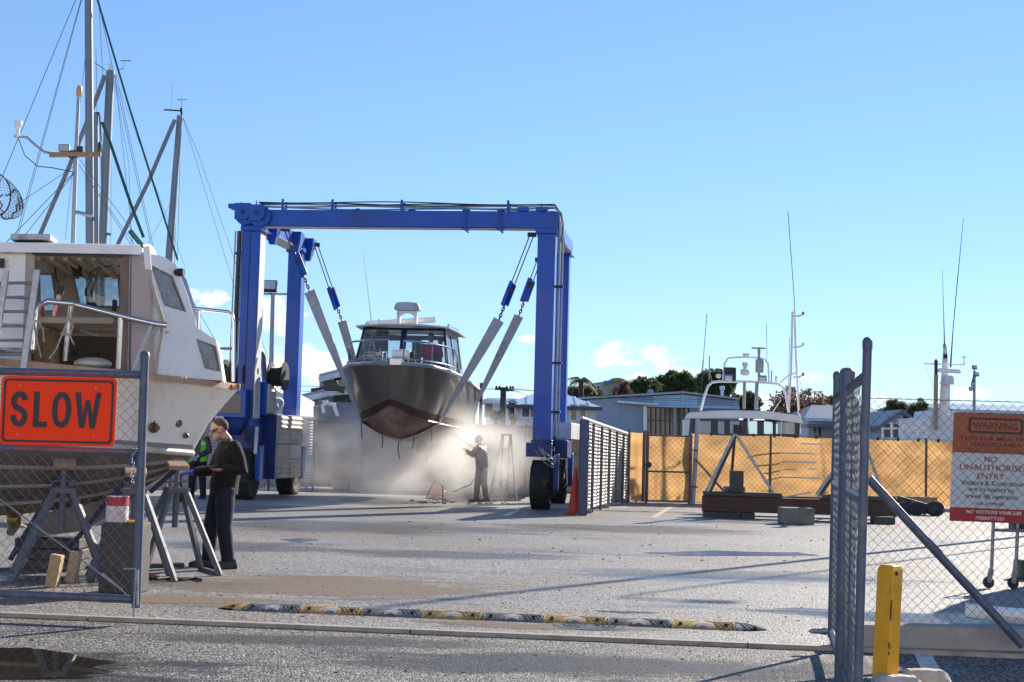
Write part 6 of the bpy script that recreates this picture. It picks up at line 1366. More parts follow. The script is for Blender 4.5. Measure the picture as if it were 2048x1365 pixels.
for pts, r_ in (([(1901, 735), (1906, 660), (1915, 560), (1927, 436)], .014), ([(1889, 688), (1887, 620), (1885, 540)], .010)): t2(MB().tube([tp(*p, -.1) for p in pts], [r_ * 2] + [r_] * (len(pts) - 2) + [r_ * .5], 6), 'whip_aerial', m_blackmetal)
t2(MB().lathe([(.03, 0), (.06, .02), (.05, .12), (.02, .18)], tp(1889, 697, -.05), 10), 'masthead_lamp', m_galv, smooth=True); t2(MB().box(tp(1891, 713, -.1), (.12, .1, .15)), 'lamp', m_blackmetal, .02)
t2(MB().tube([tp(1850, 730, -.1), tp(1866, 772, -.1)], .006, 4), 'stay_wire', m_stay); t2(MB().tube([tp(1899, 768, -.2), tp(1897, 836, -.2)], .03, 6), 'ladder_pole', m_white)
for a, b in (((1765, 856), (1765, 880)), ((1783, 845), (1783, 880)), ((1762, 858), (1852, 856)), ((1808, 842), (1802, 880)), ((1820, 836), (1852, 862)), ((1852, 860), (1852, 880)), ((1835, 862), (1835, 880)), ((1812, 852), (1858, 838))):
    t2(MB().tube([tp(*a, -1), tp(*b, -1)], .03, 6), 'guard_rail', m_white, smooth=True)
for k in range(3): t2(MB().tube([tp(1812, 862 + k * 6, -1), tp(1852, 862 + k * 6, -1)], .014, 5), 'guard_wire', m_white)
# ================================================================== houses and sheds beyond the yard
m_wallw = mat('pale_house_wall', (.52, .55, .62), .7, 0, .06, 1, bump=.1, bscale=12); m_wallb = mat('blue_grey_cladding', (.30, .36, .44), .6, 0, .08, .6, stretch=(8, 1, .3))
m_beige = mat('beige_stucco', (.42, .39, .33), .8, 0, .08, 1); m_roofg = mat('grey_iron_roof', (.24, .27, .33), .35, .4, .1, 2); m_roofw = mat('pale_iron_roof', (.50, .54, .62), .3, .4, .08, 2)
m_roofd = mat('slate_blue_roof', (.12, .14, .19), .45, .2, .12, 2); m_trim = mat('white_trim', (.68, .69, .70), .5); m_dtrim = mat('dark_trim', (.06, .06, .07), .5)
def win(par, c, w, h, m=m_darkglass, fm=m_trim, t=.07, mull=1):        # a window standing proud of a wall that faces the camera
    x0, x1, z0, z1 = c.x - w / 2, c.x + w / 2, c.z - h / 2, c.z + h / 2
    f = MB().poly([V(x0 - t, c.y - .04, z0 - t), V(x1 + t, c.y - .04, z0 - t), V(x1 + t, c.y - .04, z1 + t), V(x0 - t, c.y - .04, z1 + t)], (0, .06, 0), [[V(x0, c.y - .04, z0), V(x1, c.y - .04, z0), V(x1, c.y - .04, z1), V(x0, c.y - .04, z1)]])
    for k in range(mull): x = lerp(x0, x1, (k + 1) / (mull + 1)); f.lim(x - t / 2, x + t / 2, c.y - .035, c.y + .01, z0, z1)
    o = f.build('window', fm, par); MB().lim(x0, x1, c.y - .012, c.y - .004, z0, z1).build('pane', m, o); return o
def house(lab, Y, x0, x1, yb_eave, yb_ridge, m, mr, dep=9, hip=.25, name='house', cat='house', ov=12, ribs=True, ridge=None):
    a, b = P(x0, yb_eave, Y), P(x1, yb_eave, Y); ze = (a.z + b.z) / 2; zr = P((x0 + x1) / 2, yb_ridge, Y + dep / 2).z; h = thing(name, lab, cat, V((a.x + b.x) / 2, Y, 0))
    MB().lim(a.x, b.x, Y, Y + dep, 0, ze).build('wall', m, h)
    o = ov * Y / FPX; W = b.x - a.x; i = hip * W; e = ze - .02
    p = [V(a.x - o, Y - o, e), V(b.x + o, Y - o, e), V(b.x + o, Y + dep + o, e), V(a.x - o, Y + dep + o, e), V(a.x + i, Y + dep / 2, zr), V(b.x - i, Y + dep / 2, zr)]
    mb = MB(); mb.add(p, [(0, 1, 5, 4), (2, 3, 4, 5), (1, 2, 5), (3, 0, 4), (0, 3, 2, 1)]); r_ = mb.build('roof', mr, h)
    if ribs:
        n = int((W + 2 * o) / .55)
        for k in range(1, n):
            t = k / n; xb = lerp(p[0].x, p[1].x, t); xt = min(max(xb, p[4].x), p[5].x); fr = 1 if p[4].x <= xb <= p[5].x else ((xb - p[0].x) / max(p[4].x - p[0].x, .01) if xb < p[4].x else (p[1].x - xb) / max(p[1].x - p[5].x, .01))
            q0 = V(xb, p[0].y, e); q1 = V(xb, lerp(p[0].y, p[4].y, fr), lerp(e, zr, fr)); MB().bar(q0 + V(0, 0, .03), q1 + V(0, 0, .03), .1, .05).build('roof_rib', mr, r_)
    MB().lim(a.x - o, b.x + o, Y - o - .06, Y - o + .04, e - .16, e + .02).build('gutter', m_dtrim if mr is m_roofw else m_trim, r_)
    return h, ze
h, z = house('white house with ribbed pale hip roof behind the lift leg', 72, 1018, 1192, 812, 787, m_wallw, m_roofw, 9, .33)
win(h, P(1060, 823, 72), .75, .55); win(h, P(1026, 818, 72), .3, .55, mull=0); win(h, P(1147, 826, 72), .25, .7, mull=0); win(h, P(1151, 826, 72) + V(.35, 0, 0), .25, .7, mull=0); win(h, P(1014, 822, 72) + V(.25, 0, 0), .2, 1.0, mull=0)
h, z = house('flat-roofed pale house beyond the utility pole', 84, 972, 1050, 802, 797, m_wallw, m_roofg, 9, .02, ribs=False); win(h, P(978, 818, 84), .4, .9, mull=0)
# long blue-grey warehouse
wh = thing('warehouse', 'long blue-grey warehouse with tall glazed bay', 'warehouse', V(P(1300, 900, 88).x, 88, 0)); Yw_ = 88
q = lambda x, y, d=0: P(x, y, Yw_ + d)
gl_ = [q(1294, 813), q(1379, 816), q(1379, 905), q(1294, 905)]
wl0 = [q(1124, 803), q(1227, 797), q(1366, 789), q(1478, 802), q(1478, 965), q(1124, 965)]
for p in wl0[4:]: p.z = 0
MB().poly(wl0, (0, .25, 0), [gl_]).build('front_wall', m_wallb, wh)
MB().poly([p + V(0, 16, 0) for p in wl0], (0, .25, 0)).build('rear_wall', m_wallb, wh)
for a, b in ((0, 1), (1, 2), (2, 3)): MB().poly([wl0[a] + V(0, -.3, .05), wl0[b] + V(0, -.3, .05), wl0[b] + V(0, 16.5, .05), wl0[a] + V(0, 16.5, .05)], (0, 0, .12)).build('roof_plane', m_roofg, wh)
for a, b in ((3, 4), (0, 5)): MB().poly([wl0[a] + V(0, .26, 0), wl0[b] + V(0, .26, 0), wl0[b] + V(0, 15.9, 0), wl0[a] + V(0, 15.9, 0)], (.0 + .2 * (1 if a == 0 else -1), 0, 0)).build('side_wall', m_wallb, wh)
bay = MB().poly([p + V(0, .4, 0) for p in gl_], (0, .05, 0)).build('glazed_bay', m_darkglass, wh)
for k in range(1, 9):
    t = k / 9; MB().bar(lerp(gl_[0], gl_[1], t) + V(0, .3, 0), lerp(gl_[3], gl_[2], t) + V(0, .3, 0), .06 if k != 6 else .16, .1).build('mullion', m_roofg if k == 6 else m_dtrim, bay)
for t in (.3, .62): MB().bar(lerp(gl_[0], gl_[3], t) + V(0, .3, 0), lerp(gl_[1], gl_[2], t) + V(0, .3, 0), .05, .06).build('transom', m_dtrim, bay)
m_clear = mat('translucent_sheet', (.42, .56, .66), .5, 0, .15, .8, stretch=(10, 1, .4), dirt=(.30, .36, .38), dirt_amt=.3)
MB().poly([q(1306, 793, -.06), q(1366, 790, -.06), q(1395, 794, -.06), q(1395, 811, -.06), q(1306, 809, -.06)], (0, .05, 0)).build('clear_gable_sheet', m_clear, wh)
MB().bar(q(1234, 804, -.5), q(1316, 810, -.5), .9, .12).build('canopy', m_trim, wh); MB().bar(q(1294, 812, -.3), q(1478, 816, -.3), .5, .14).build('canopy', m_clear, wh)
MB().lathe([(.1, 0), (.1, .5), (.16, .52), (.16, .7), (.02, .75)], q(1444, 797, 2), 10).build('flue', m_roofw, wh, True); MB().bar(q(1290, 812, -.1), q(1290, 900, -.1), .2, .12).build('downpipe', m_roofw, wh)
MB().lathe([(.02, 0), (.2, .04), (.22, .07), (.02, .02)], q(1301, 786, 1), 14, Matrix.Rotation(R(80), 3, 'X')).build('satellite_dish', m_roofg, wh, True)
for x0 in (1143, 1150): win(wh, q(x0, 815, 0) - V(0, .02, 0), .16, .9, mull=0)
# curved-roof building with a red block
cb_ = thing('curved_roof_building', 'pale building with curved yellow-edged roof and red block', 'building', V(P(1220, 900, 118).x, 118, 0)); q = lambda x, y, d=0: P(x, y, 118 + d)
pts = [q(1183, 767), q(1205, 764), q(1208, 769), q(1215, 769), q(1225, 764), q(1236, 763), q(1248, 766), q(1256, 774), q(1256, 860), q(1183, 860)]
for p in pts[-2:]: p.z = 0
MB().poly(pts, (0, 10, 0)).build('wall', m_beige, cb_)
for a, b in zip(pts[2:8], pts[3:8]): MB().poly([a + V(0, -.4, .02), b + V(0, -.4, .02), b + V(0, 10, .02), a + V(0, 10, .02)], (0, 0, .25)).build('curved_roof', mat('ochre_edge', (.40, .30, .10), .6) if a.x > q(1220, 764).x else mat('sky_blue_edge', (.10, .25, .45), .6), cb_)
a, b = q(1228, 793, -.5), q(1249, 776, -.5); MB().lim(a.x, b.x, a.y, a.y + 3, a.z - 3, b.z).build('red_block', mat('crimson_wall', (.22, .015, .035), .6), cb_); a, b = q(1219, 790, -.3), q(1226, 782, -.3); MB().lim(a.x, b.x, a.y, a.y + .35, a.z, b.z).build('window', m_darkglass, cb_); win(cb_, q(1183, 778) + V(.4, -.02, 0), .5, .5)
# hillside house on the left behind the boat
hh = thing('split_level_house', 'beige split-level house with sloping roofs left of the boat', 'house', V(P(680, 900, 80).x, 80, 0)); q = lambda x, y, d=0: P(x, y, 80 + d)
p1 = [q(646, 757), q(724, 738), q(724, 900), q(646, 900)]; p2 = [q(608, 798), q(672, 782), q(672, 900), q(608, 900)]
for l in (p1, p2):
    for p in l[2:]: p.z = 0
MB().poly([p + V(0, 1, 0) for p in p1], (0, 8, 0)).build('upper_wall', m_beige, hh); MB().poly(p2, (0, 8, 0)).build('lower_wall', m_beige, hh)
for a, b, d in ((q(638, 756, 0), q(730, 733, 0), .6), (q(602, 797, -1), q(680, 778, -1), 0)): MB().poly([a, b, b + V(0, 9, 0), a + V(0, 9, 0)], (0, 0, .2)).build('roof', m_roofg, hh); MB().bar(a + V(0, -.05, -.1), b + V(0, -.05, -.1), .1, .28).build('fascia', m_trim, hh)
win(hh, q(680, 766, .96), .7, .75, mull=0); win(hh, q(640, 802, -.03), 1.6, .5, mat('grey_pane', (.2, .21, .22), .3)); win(hh, q(648, 772, .9), .35, .9, mull=0)
dk_ = MB(); dk_.bar(q(622, 782, -.2), q(676, 776, -.2), .08, .25); dk_.build('deck_rail', m_darksteel, hh)
sd = thing('gable_shed', 'small white-roofed shed glimpsed between the left lift legs', 'shed', V(P(548, 900, 64).x, 64, 0)); q = lambda x, y, d=0: P(x, y, 64 + d)
pp_ = [q(505, 800), q(540, 784), q(578, 804), q(578, 900), q(505, 900)]
for p in pp_[3:]: p.z = 0
MB().poly(pp_, (0, 8, 0)).build('wall', m_wallw, sd)
for a, b in ((0, 1), (1, 2)): MB().poly([pp_[a] + V(0, -.3, .02), pp_[b] + V(0, -.3, .02), pp_[b] + V(0, 8.3, .02), pp_[a] + V(0, 8.3, .02)], (0, 0, .2)).build('roof', m_trim, sd)
# houses on the right
h, z = house('villa with slate-blue hip roof left of the right gate', 86, 1618, 1752, 838, 812, m_wallw, m_roofd, 10, .3, ribs=False); win(h, P(1634, 861, 86), .5, .7); win(h, P(1700, 861, 86), .9, .7)
MB().bar(P(1606, 852, 84.6), P(1762, 852, 84.6), 2.4, .18).build('verandah_roof', m_roofd, h)
vg = thing('gabled_cottage', 'pale cottage with a steep front gable and small balcony', 'house', V(P(1800, 900, 78).x, 78, 0)); q = lambda x, y, d=0: P(x, y, 78 + d)
pp_ = [q(1770, 849), q(1800, 828), q(1830, 848), q(1830, 900), q(1770, 900)]
for p in pp_[3:]: p.z = 0
MB().poly(pp_, (0, 9, 0)).build('wall', m_wallw, vg)
for a, b in ((0, 1), (1, 2)): a_, b_ = pp_[a], pp_[b]; e = (a_ - b_).normalized() * .5 if a == 0 else (b_ - a_).normalized() * .5; A2, B2 = (a_ + e, b_) if a == 0 else (a_, b_ + e); MB().poly([A2 + V(0, -.4, .02), B2 + V(0, -.4, .02), B2 + V(0, 9, .02), A2 + V(0, 9, .02)], (0, 0, .2)).build('roof', m_roofd, vg)
win(vg, q(1812, 842, 0), .4, .45, mull=0); win(vg, q(1785, 862, 0), .9, .7)
h, z = house('house with pale tan hip roof peeking over the cottage', 98, 1745, 1772, 838, 812, m_beige, mat('tan_roof', (.34, .29, .26), .6), 9, .3, ribs=False)
h, z = house('low dark-roofed building behind the brown funnel', 92, 1838, 1905, 816, 807, m_beige, m_roofd, 10, .02, ribs=False, name='low_building', cat='building'); MB().lathe([(.02, 0), (.2, .04), (.22, .07), (.02, .02)], P(1841, 803, 91), 14, Matrix.Rotation(R(70), 3, 'X')).build('satellite_dish', m_roofg, h, True)
h, z = house('long low building behind the warning sign', 90, 1915, 2120, 822, 811, m_beige, m_roofg, 10, .02, ribs=False, name='low_building', cat='building'); win(h, P(1960, 830, 90), 1.5, .4, mull=2)

# ================================================================== vegetation
def leafmat(name, c1, c2):
    m = bpy.data.materials.new(name); m.use_nodes = True; nd, lk = m.node_tree.nodes, m.node_tree.links; b = nd['Principled BSDF']; b.inputs['Roughness'].default_value = .6
    g = nd.new('ShaderNodeNewGeometry'); r_ = nd.new('ShaderNodeValToRGB'); r_.color_ramp.elements[0].color = c1 + (1,); r_.color_ramp.elements[1].color = c2 + (1,); lk.new(g.outputs['Random Per Island'], r_.inputs[0]); lk.new(r_.outputs[0], b.inputs['Base Color'])
    t = nd.new('ShaderNodeBsdfTranslucent'); lk.new(r_.outputs[0], t.inputs[0]); mx = nd.new('ShaderNodeMixShader'); mx.inputs[0].default_value = .5; lk.new(b.outputs[0], mx.inputs[1]); lk.new(t.outputs[0], mx.inputs[2]); lk.new(mx.outputs[0], nd['Material Output'].inputs['Surface']); return m
m_leafd = leafmat('dark_leaves', (.06, .085, .032), (.19, .21, .09)); m_leafo = leafmat('olive_leaves', (.09, .095, .035), (.22, .20, .085)); m_leafr = leafmat('russet_leaves', (.16, .09, .055), (.34, .21, .13)); m_leafg = leafmat('green_leaves', (.06, .085, .03), (.17, .19, .08)); m_bark = mat('bark', (.07, .055, .045), .9, 0, .3, 3)
def tree(lab, Y, x0, x1, ytop, ybot, leaf, seed, ncl=46, per=90, ls=.22, name='broadleaf_tree', cat='tree', trunk=True, sparse=1.0):
    r_ = random.Random(seed); a, b = P(x0, ybot, Y), P(x1, ytop, Y); cx_ = (a.x + b.x) / 2; rx = (b.x - a.x) / 2; zc = (a.z + b.z) / 2; rz_ = (b.z - a.z) / 2; t = thing(name, lab, cat, V(cx_, Y, 0)); cl = []
    for k in range(ncl):
        while True:
            u = V(r_.uniform(-1, 1), r_.uniform(-1, 1), r_.uniform(-1, 1))
            if .12 < u.length < 1: break
        u = u * (.86 / max(u.length, .6)) if r_.random() < .55 else u * .9
        cl.append((V(cx_ + u.x * rx, Y + u.y * rx * .7, zc + u.z * rz_), r_.uniform(.14, .28) * min(rx, rz_ * 1.3) * 1.15))
    vs_, fs_ = [], []
    for c, rad in cl:
        for k in range(per):
            d = V(r_.gauss(0, 1), r_.gauss(0, 1), r_.gauss(0, .8)).normalized() * rad * r_.uniform(.55, 1.05) ; p = c + d; n1 = V(r_.gauss(0, 1), r_.gauss(0, 1), r_.gauss(0, 1)).normalized(); n2 = n1.orthogonal().normalized(); s_ = ls * r_.uniform(.6, 1.3)
            i = len(vs_); vs_ += [p - n1 * s_, p + n2 * s_ * .5, p + n1 * s_, p - n2 * s_ * .5]; fs_.append((i, i + 1, i + 2, i + 3))
    me = bpy.data.meshes.new('crown'); me.from_pydata([tuple(q) for q in vs_], [], fs_); me.materials.append(leaf); o = bpy.data.objects.new('crown', me); COL.objects.link(o); attach(o, t)
    if trunk:
        mb = MB(); z0 = zc - rz_ * .2; mb.tube([V(cx_, Y, 0), V(cx_ + .1, Y, z0 * .6), V(cx_, Y, zc)], [.22, .17, .08], 8)
        for c, rad in cl[::2]: mb.tube([V(cx_, Y, z0 * r_.uniform(.75, 1)), lerp(V(cx_, Y, zc), c, .6) + V(0, 0, -.1), c], [.08, .045, .02], 5)
        mb.build('trunk', m_bark, t, True)
    return t
tree('dark bushy tree left of the warehouse ridge', 112, 1252, 1322, 757, 800, m_leafd, 1, 50, 80, .26)
tree('broad dark tree in the middle above the warehouse roof', 116, 1308, 1400, 748, 800, m_leafd, 2, 60, 90, .27)
tree('tall dark tree behind the fishing boat light arch', 108, 1388, 1470, 743, 808, m_leafd, 3, 60, 90, .26)
tree('lower olive tree right of the warehouse end wall', 100, 1462, 1520, 786, 838, m_leafd, 4, 40, 80, .24)
tree('thin russet half-bare tree behind the light mast', 96, 1535, 1662, 778, 850, m_leafr, 5, 70, 26, .16)
tree('russet thicket below the half-bare tree', 102, 1520, 1650, 806, 850, m_leafr, 6, 50, 50, .2)
tree('dark tree just left of the right gate', 105, 1640, 1690, 796, 850, m_leafd, 7, 36, 80, .24)
tree('olive-topped tree behind the cottage roof', 95, 1768, 1812, 803, 842, m_leafo, 8, 36, 70, .22)
tree('yellow-green tree beside the brown funnel', 80, 1814, 1866, 806, 872, m_leafo, 9, 46, 80, .2)
tree('bushy tree at the foot of the palm', 103, 1128, 1204, 776, 800, m_leafo, 10, 40, 70, .24)
tree('orange-tinted bush beside the curved roof building', 104, 1238, 1264, 766, 796, m_leafr, 11, 24, 60, .22)
tree('green bank of shrubs left of the boat', 66, 640, 700, 806, 838, m_leafg, 12, 36, 70, .16, 'shrub', 'shrub')
tree('small garden shrub in front of the flat-roofed house', 60, 980, 1006, 818, 843, m_leafg, 13, 14, 50, .1, 'shrub', 'shrub'); tree('small garden shrub right of the utility pole', 60, 1020, 1034, 832, 844, m_leafo, 14, 9, 50, .09, 'shrub', 'shrub')
pm_ = thing('palm_tree', 'palm tree with drooping fronds above the ribbed roof', 'tree', V(P(1164, 800, 100).x, 100, 0)); pc = P(1162, 762, 100)
MB().tube([V(pc.x, 100, 0), V(pc.x + .1, 100, pc.z * .6), pc], [.25, .2, .16], 8).build('trunk', m_bark, pm_, True); r3 = random.Random(4)
for k in range(15):
    a = 2 * math.pi * k / 15 + r3.uniform(-.2, .2); el = r3.uniform(.1, 1.2); L_ = r3.uniform(1.0, 1.35); pts = []
    for i in range(8): t = i / 7; pts.append(pc + V(math.cos(a) * math.cos(el * (1 - t * .5)) * L_ * t, math.sin(a) * L_ * t * math.cos(el), math.sin(el) * L_ * t - 1.15 * t * t * L_ * .75))
    mb = MB(); mb.tube(pts, .018, 4)
    for i in range(1, 8):
        for j in range(3):
            p = lerp(pts[i - 1], pts[i], (j + .5) / 3); d = (pts[i] - pts[i - 1]).normalized(); s_ = d.cross(UZ).normalized()
            for sg_ in (-1, 1): w = .36 * (1 - .5 * i / 8); mb.add([p, p + d * .05, p + s_ * sg_ * w + d * .14 - V(0, 0, .16)], [(0, 1, 2)])
    mb.build('frond', m_leafo, pm_)

# ================================================================== poles and wires
up = thing('utility_pole', 'dark timber utility pole with crossarms and insulators', 'utility pole', V(P(1007, 840, 66).x, 66, 0)); q = lambda x, y, d=0: P(x, y, 66 + d); a = q(1007, 775)
m_pole = mat('dark_pole_timber', (.07, .065, .06), .85, 0, .2, 3); MB().tube([V(a.x, 66, 0), a], [.16, .13], 10).build('pole', m_pole, up, True)
for x0, x1, y0, y1, d in ((990, 1028, 778, 781, -.2), (1000, 1018, 776, 782, -.1)): MB().bar(q(x0, y0, d), q(x1, y1, d), .1, .1).build('crossarm', m_pole, up)
for x0 in (993, 999, 1014, 1021, 1026): MB().lathe([(.02, 0), (.05, .02), (.05, .1), (.02, .14)], q(x0, 778, -.2), 8).build('insulator', m_blackmetal, up)
MB().box(q(1006, 783, -.25), (.22, .2, .35)).build('junction_box', m_blackmetal, up, bevel=.02)
wr = thing('overhead_wires', 'thin overhead power wires strung across the background', 'wire', V(a.x, 66, 0))
for (x0, y0), (x1, y1), sg in (((530, 768), (1007, 776), 6), ((1007, 776), (1700, 800), 10), ((520, 778), (993, 779), 8), ((1026, 780), (1068, 790), 1), ((1021, 779), (1066, 795), 1), ((1026, 779), (1720, 806), 10)):
    pts = [P(lerp(x0, x1, t), lerp(y0, y1, t) + sg * 4 * t * (1 - t), 66 + 6 * t) for t in [k / 12 for k in range(13)]]; MB().tube(pts, .012, 4).build('wire', m_blackmetal, wr)
p2_ = thing('utility_pole', 'small far utility pole seen between the left lift legs', 'utility pole', V(P(567, 840, 92).x, 92, 0)); q = lambda x, y: P(x, y, 92); a = q(567, 776); MB().tube([V(a.x, 92, 0), a], [.12, .1], 8).build('pole', m_pole, p2_, True); MB().bar(q(560, 778), q(575, 779), .1, .1).build('crossarm', m_pole, p2_)
def floodpole(lab, Y, x, yt, xb, yb_, heads, r_):
    a, b = P(x, yt, Y), P(xb, yb_, Y); t = thing('floodlight_pole', lab, 'light pole', V(b.x, Y, 0)); MB().tube([V(b.x, Y, 0), b, a], [r_, r_, r_ * .8], 10).build('pole', m_galv, t, True)
    for hx, hy, s_, tl_ in heads:
        c = P(hx, hy, Y - .1); hd_ = MB().box(c, (s_, s_ * .35, s_ * .85), Matrix.Rotation(R(tl_), 3, 'X')).build('floodlight', m_blackmetal, t, bevel=.02)
        MB().box(c + Matrix.Rotation(R(tl_), 3, 'X') @ V(0, -s_ * .19, 0), (s_ * .8, s_ * .03, s_ * .65), Matrix.Rotation(R(tl_), 3, 'X')).build('lamp_glass', mat('lamp_glass_pale', (.5, .55, .58), .2), hd_)
        MB().bar(c + V(0, .05, -s_ * .5), P(x, yt, Y), .05, .05).build('bracket', m_blackmetal, t)
    return t
t = floodpole('grey pole with twin floodlights between the left lift legs', 48, 546, 588, 540, 850, ((540, 573, .46, -25),), .085); MB().bar(P(522, 588, 48), P(584, 589, 48), .08, .06).build('crossarm', m_galv, t); MB().poly([P(572, 588, 48), P(583, 586, 48), P(584, 570, 48)], (0, .2, 0)).build('floodlight', m_blackmetal, t)
MB().bar(P(523, 586, 48), P(527, 570, 48), .1, .1).build('floodlight', m_blackmetal, t)
floodpole('dark pole with several floodlights behind the warning sign', 74, 1949, 742, 1948, 832, ((1949, 735, .25, -20), (1953, 749, .25, -20), (1946, 768, .2, 0), (1942, 778, .22, 10)), .08)
# two poles added outside the frame at right, casting mast shadows across the yard
m_lp = m_galv
for x, y, h_, lab in ((11.6, 31.2, 10.6, 'tall added pole outside the frame casting a mast shadow on the yard'), (12.6, 31.0, 9.4, 'thinner added pole outside the frame casting a second shadow line')):
    t = thing('shadow_pole', lab, 'shadow pole', V(x, y, 0)); MB().tube([V(x, y, 0), V(x, y, h_)], [.11, .07] if x < 12 else [.045, .035], 10).build('pole', m_lp, t, True); MB().tube([V(x, y, h_), V(x + .2, y, h_ + .2), V(x + .9, y, h_ + .3)], .035, 8).build('arm', m_lp, t, True); MB().box((x + 1.1, y, h_ + .28), (.5, .22, .1)).build('pole_head', m_galv, t, bevel=.02)

# boats laid up behind the wash bay
db = thing('dinghy', 'blue-grey open boat with a white arch behind the wash bay fence', 'dinghy', V(P(685, 870, 52).x, 52, 0)); q = lambda x, y, d=0: P(x, y, 52 + d)
rows = []
for i in range(9): t = i / 8; x = lerp(q(640, 820).x, q(726, 820).x, t); w = .9 * math.sin(min(1, .25 + t * 1.2) * math.pi / 2); zt_ = q(680, 806).z; rows.append([V(x, 52 - w, zt_), V(x, 52 - w * .8, zt_ - .5), V(x, 52, zt_ - .9), V(x, 52 + w * .8, zt_ - .5), V(x, 52 + w, zt_)])
MB().loft(rows, True, True).build('hull', mat('dull_blue_gelcoat', (.13, .17, .27), .5), db, 40); zz = rows[0][2].z
for dx in (.25, .75): x = lerp(rows[0][2].x, rows[-1][2].x, dx); MB().lim(x - .15, x + .15, 51.6, 52.4, 0, zz + .05).build('support_block', m_wood, db)
MB().tube([q(648, 826, -1), q(645, 812, -1), q(652, 806, -1), q(668, 810, -1), q(676, 832, -1)], .07, 8).build('arch', m_white, db, True); MB().box(q(650, 803, -1), (.18, .14, .06)).build('nav_light', m_white, db, bevel=.01)
cv = thing('covered_boat', 'dark green canvas-covered boat beside the split-level house', 'boat', V(P(692, 850, 58).x, 58, 0)); q = lambda x, y, d=0: P(x, y, 58 + d)
rows = [[V(q(x, 800).x, 58 - w, .9), V(q(x, 800).x, 58 - w * .7, q(690, yt).z - .15), V(q(x, 800).x, 58, q(690, yt).z), V(q(x, 800).x, 58 + w * .7, q(690, yt).z - .15), V(q(x, 800).x, 58 + w, .9)] for x, yt, w in ((664, 800, .6), (672, 786, 1.1), (695, 783, 1.2), (725, 785, 1.2), (760, 790, .9))]
MB().loft(rows, True, True).build('canvas_cover', mat('dark_green_canvas', (.015, .03, .025), .8), cv, 40); MB().lim(q(668, 800).x, q(752, 800).x, 57.3, 58.7, 0, .95).build('cradle', m_darksteel, cv)
MB().box(q(662, 772, -1.3), (.5, .3, .4)).build('outboard', m_darksteel, cv, bevel=.05); MB().bar(q(662, 772, -1.3), q(690, 782, -1.3), .2, .25).build('engine_bracket', m_darksteel, cv)

# ================================================================== pale building added behind the viewpoint to bounce sun into the shade
rbd = thing('bounce_building', 'long pale building added behind the viewpoint to bounce sun into the shade', 'building', V(0, -20, 0))
m_rw = mat('warm_white_render', (.82, .78, .72), .8, 0, .05, .5, dirt=(.6, .57, .52), dirt_amt=.15)
wins_ = [(x, x + 2.2) for x in range(-34, 34, 6)]
MB().poly([V(-38, -17, 0), V(38, -17, 0), V(38, -17, 11), V(-38, -17, 11)], (0, -.3, 0), [[V(a, -17, 5.6), V(b, -17, 5.6), V(b, -17, 7.2), V(a, -17, 7.2)] for a, b in wins_]).build('front_wall', m_rw, rbd)
for a, b in wins_:
    w_ = MB().lim(a, b, -17.2, -17.15, 5.6, 7.2).build('window', m_darkglass, rbd); MB().lim((a + b) / 2 - .05, (a + b) / 2 + .05, -17.14, -17.05, 5.6, 7.2).build('mullion', m_trim, w_)
for x in (-38, 38): MB().lim(x - .15, x + .15, -31, -17.32, 0, 11).build('side_wall', m_rw, rbd)
MB().lim(-38.5, 38.5, -31.5, -16.6, 11.02, 11.3).build('roof', m_roofg, rbd)
# ================================================================== people (local frame: x forward, y to their left, z up)
m_skin = mat('skin', (.42, .22, .15), .55, 0, .1, 12); m_hair = mat('short_dark_hair', (.035, .028, .024), .8, 0, .3, 30, .4, 90); m_stub = mat('grey_stubble', (.30, .22, .18), .8, 0, .2, 40)
m_knit = mat('black_knit', (.0045, .0045, .005), .9, 0, .2, 20, .3, 70); m_navyc = mat('navy_trousers', (.006, .009, .024), .85, 0, .3, 6, .6, 9); m_shoe = mat('black_shoe', (.012, .012, .014), .5)
m_vest = mat('hi_vis_green', (.12, .62, .03), .6, 0, .08, 6); m_wet = mat('dark_wet_gear', (.03, .03, .034), .35, 0, .2, 6); m_glove = mat('blue_glove', (.05, .07, .38), .6, 0, .15, 12); m_greyglove = mat('grey_glove', (.38, .38, .38), .8)
def remesh(o, vox, it=5):
    r_ = o.modifiers.new('remesh', 'REMESH'); r_.mode = 'VOXEL'; r_.voxel_size = vox; r_.use_smooth_shade = True
    s_ = o.modifiers.new('smooth', 'SMOOTH'); s_.factor = .5; s_.iterations = it
def ringloft(mb, rings, n=16):               # rings: (centre, half depth x, half width y)
    mb.loft([[c + V(rx * math.cos(a), ry * math.sin(a), 0) for a in [2 * math.pi * k / n for k in range(n)]] for c, rx, ry in rings], True, True); return mb
def hand(mb, wrist, d, palm_n, curl=.5, s_=1.0, side=1):
    d = d.normalized(); n_ = palm_n.normalized(); w = d.cross(n_).normalized() * side
    mb.ball(wrist + d * .05 * s_, (.05 * s_, .042 * s_, .02 * s_), 10, Matrix((d, w, n_)).transposed())
    for k, (off, L_) in enumerate(((.032, .075), (.011, .085), (-.011, .08), (-.032, .062))):
        b = wrist + d * .09 * s_ + w * off * s_; p1 = b + (d * math.cos(curl * .6) + n_ * math.sin(curl * .6)) * L_ * .5 * s_; p2 = p1 + (d * math.cos(curl * 1.5) + n_ * math.sin(curl * 1.5)) * L_ * .5 * s_
        mb.tube([b - d * .03, b, p1, p2], [.010 * s_, .0095 * s_, .009 * s_, .0075 * s_], 7)
    b = wrist + d * .03 * s_ + w * .038 * s_; mb.tube([b, b + (d * .6 + w * .7 + n_ * .3) * .04 * s_, b + (d + w * .5 + n_ * .7) * .055 * s_], [.012 * s_, .011 * s_, .008 * s_], 7)
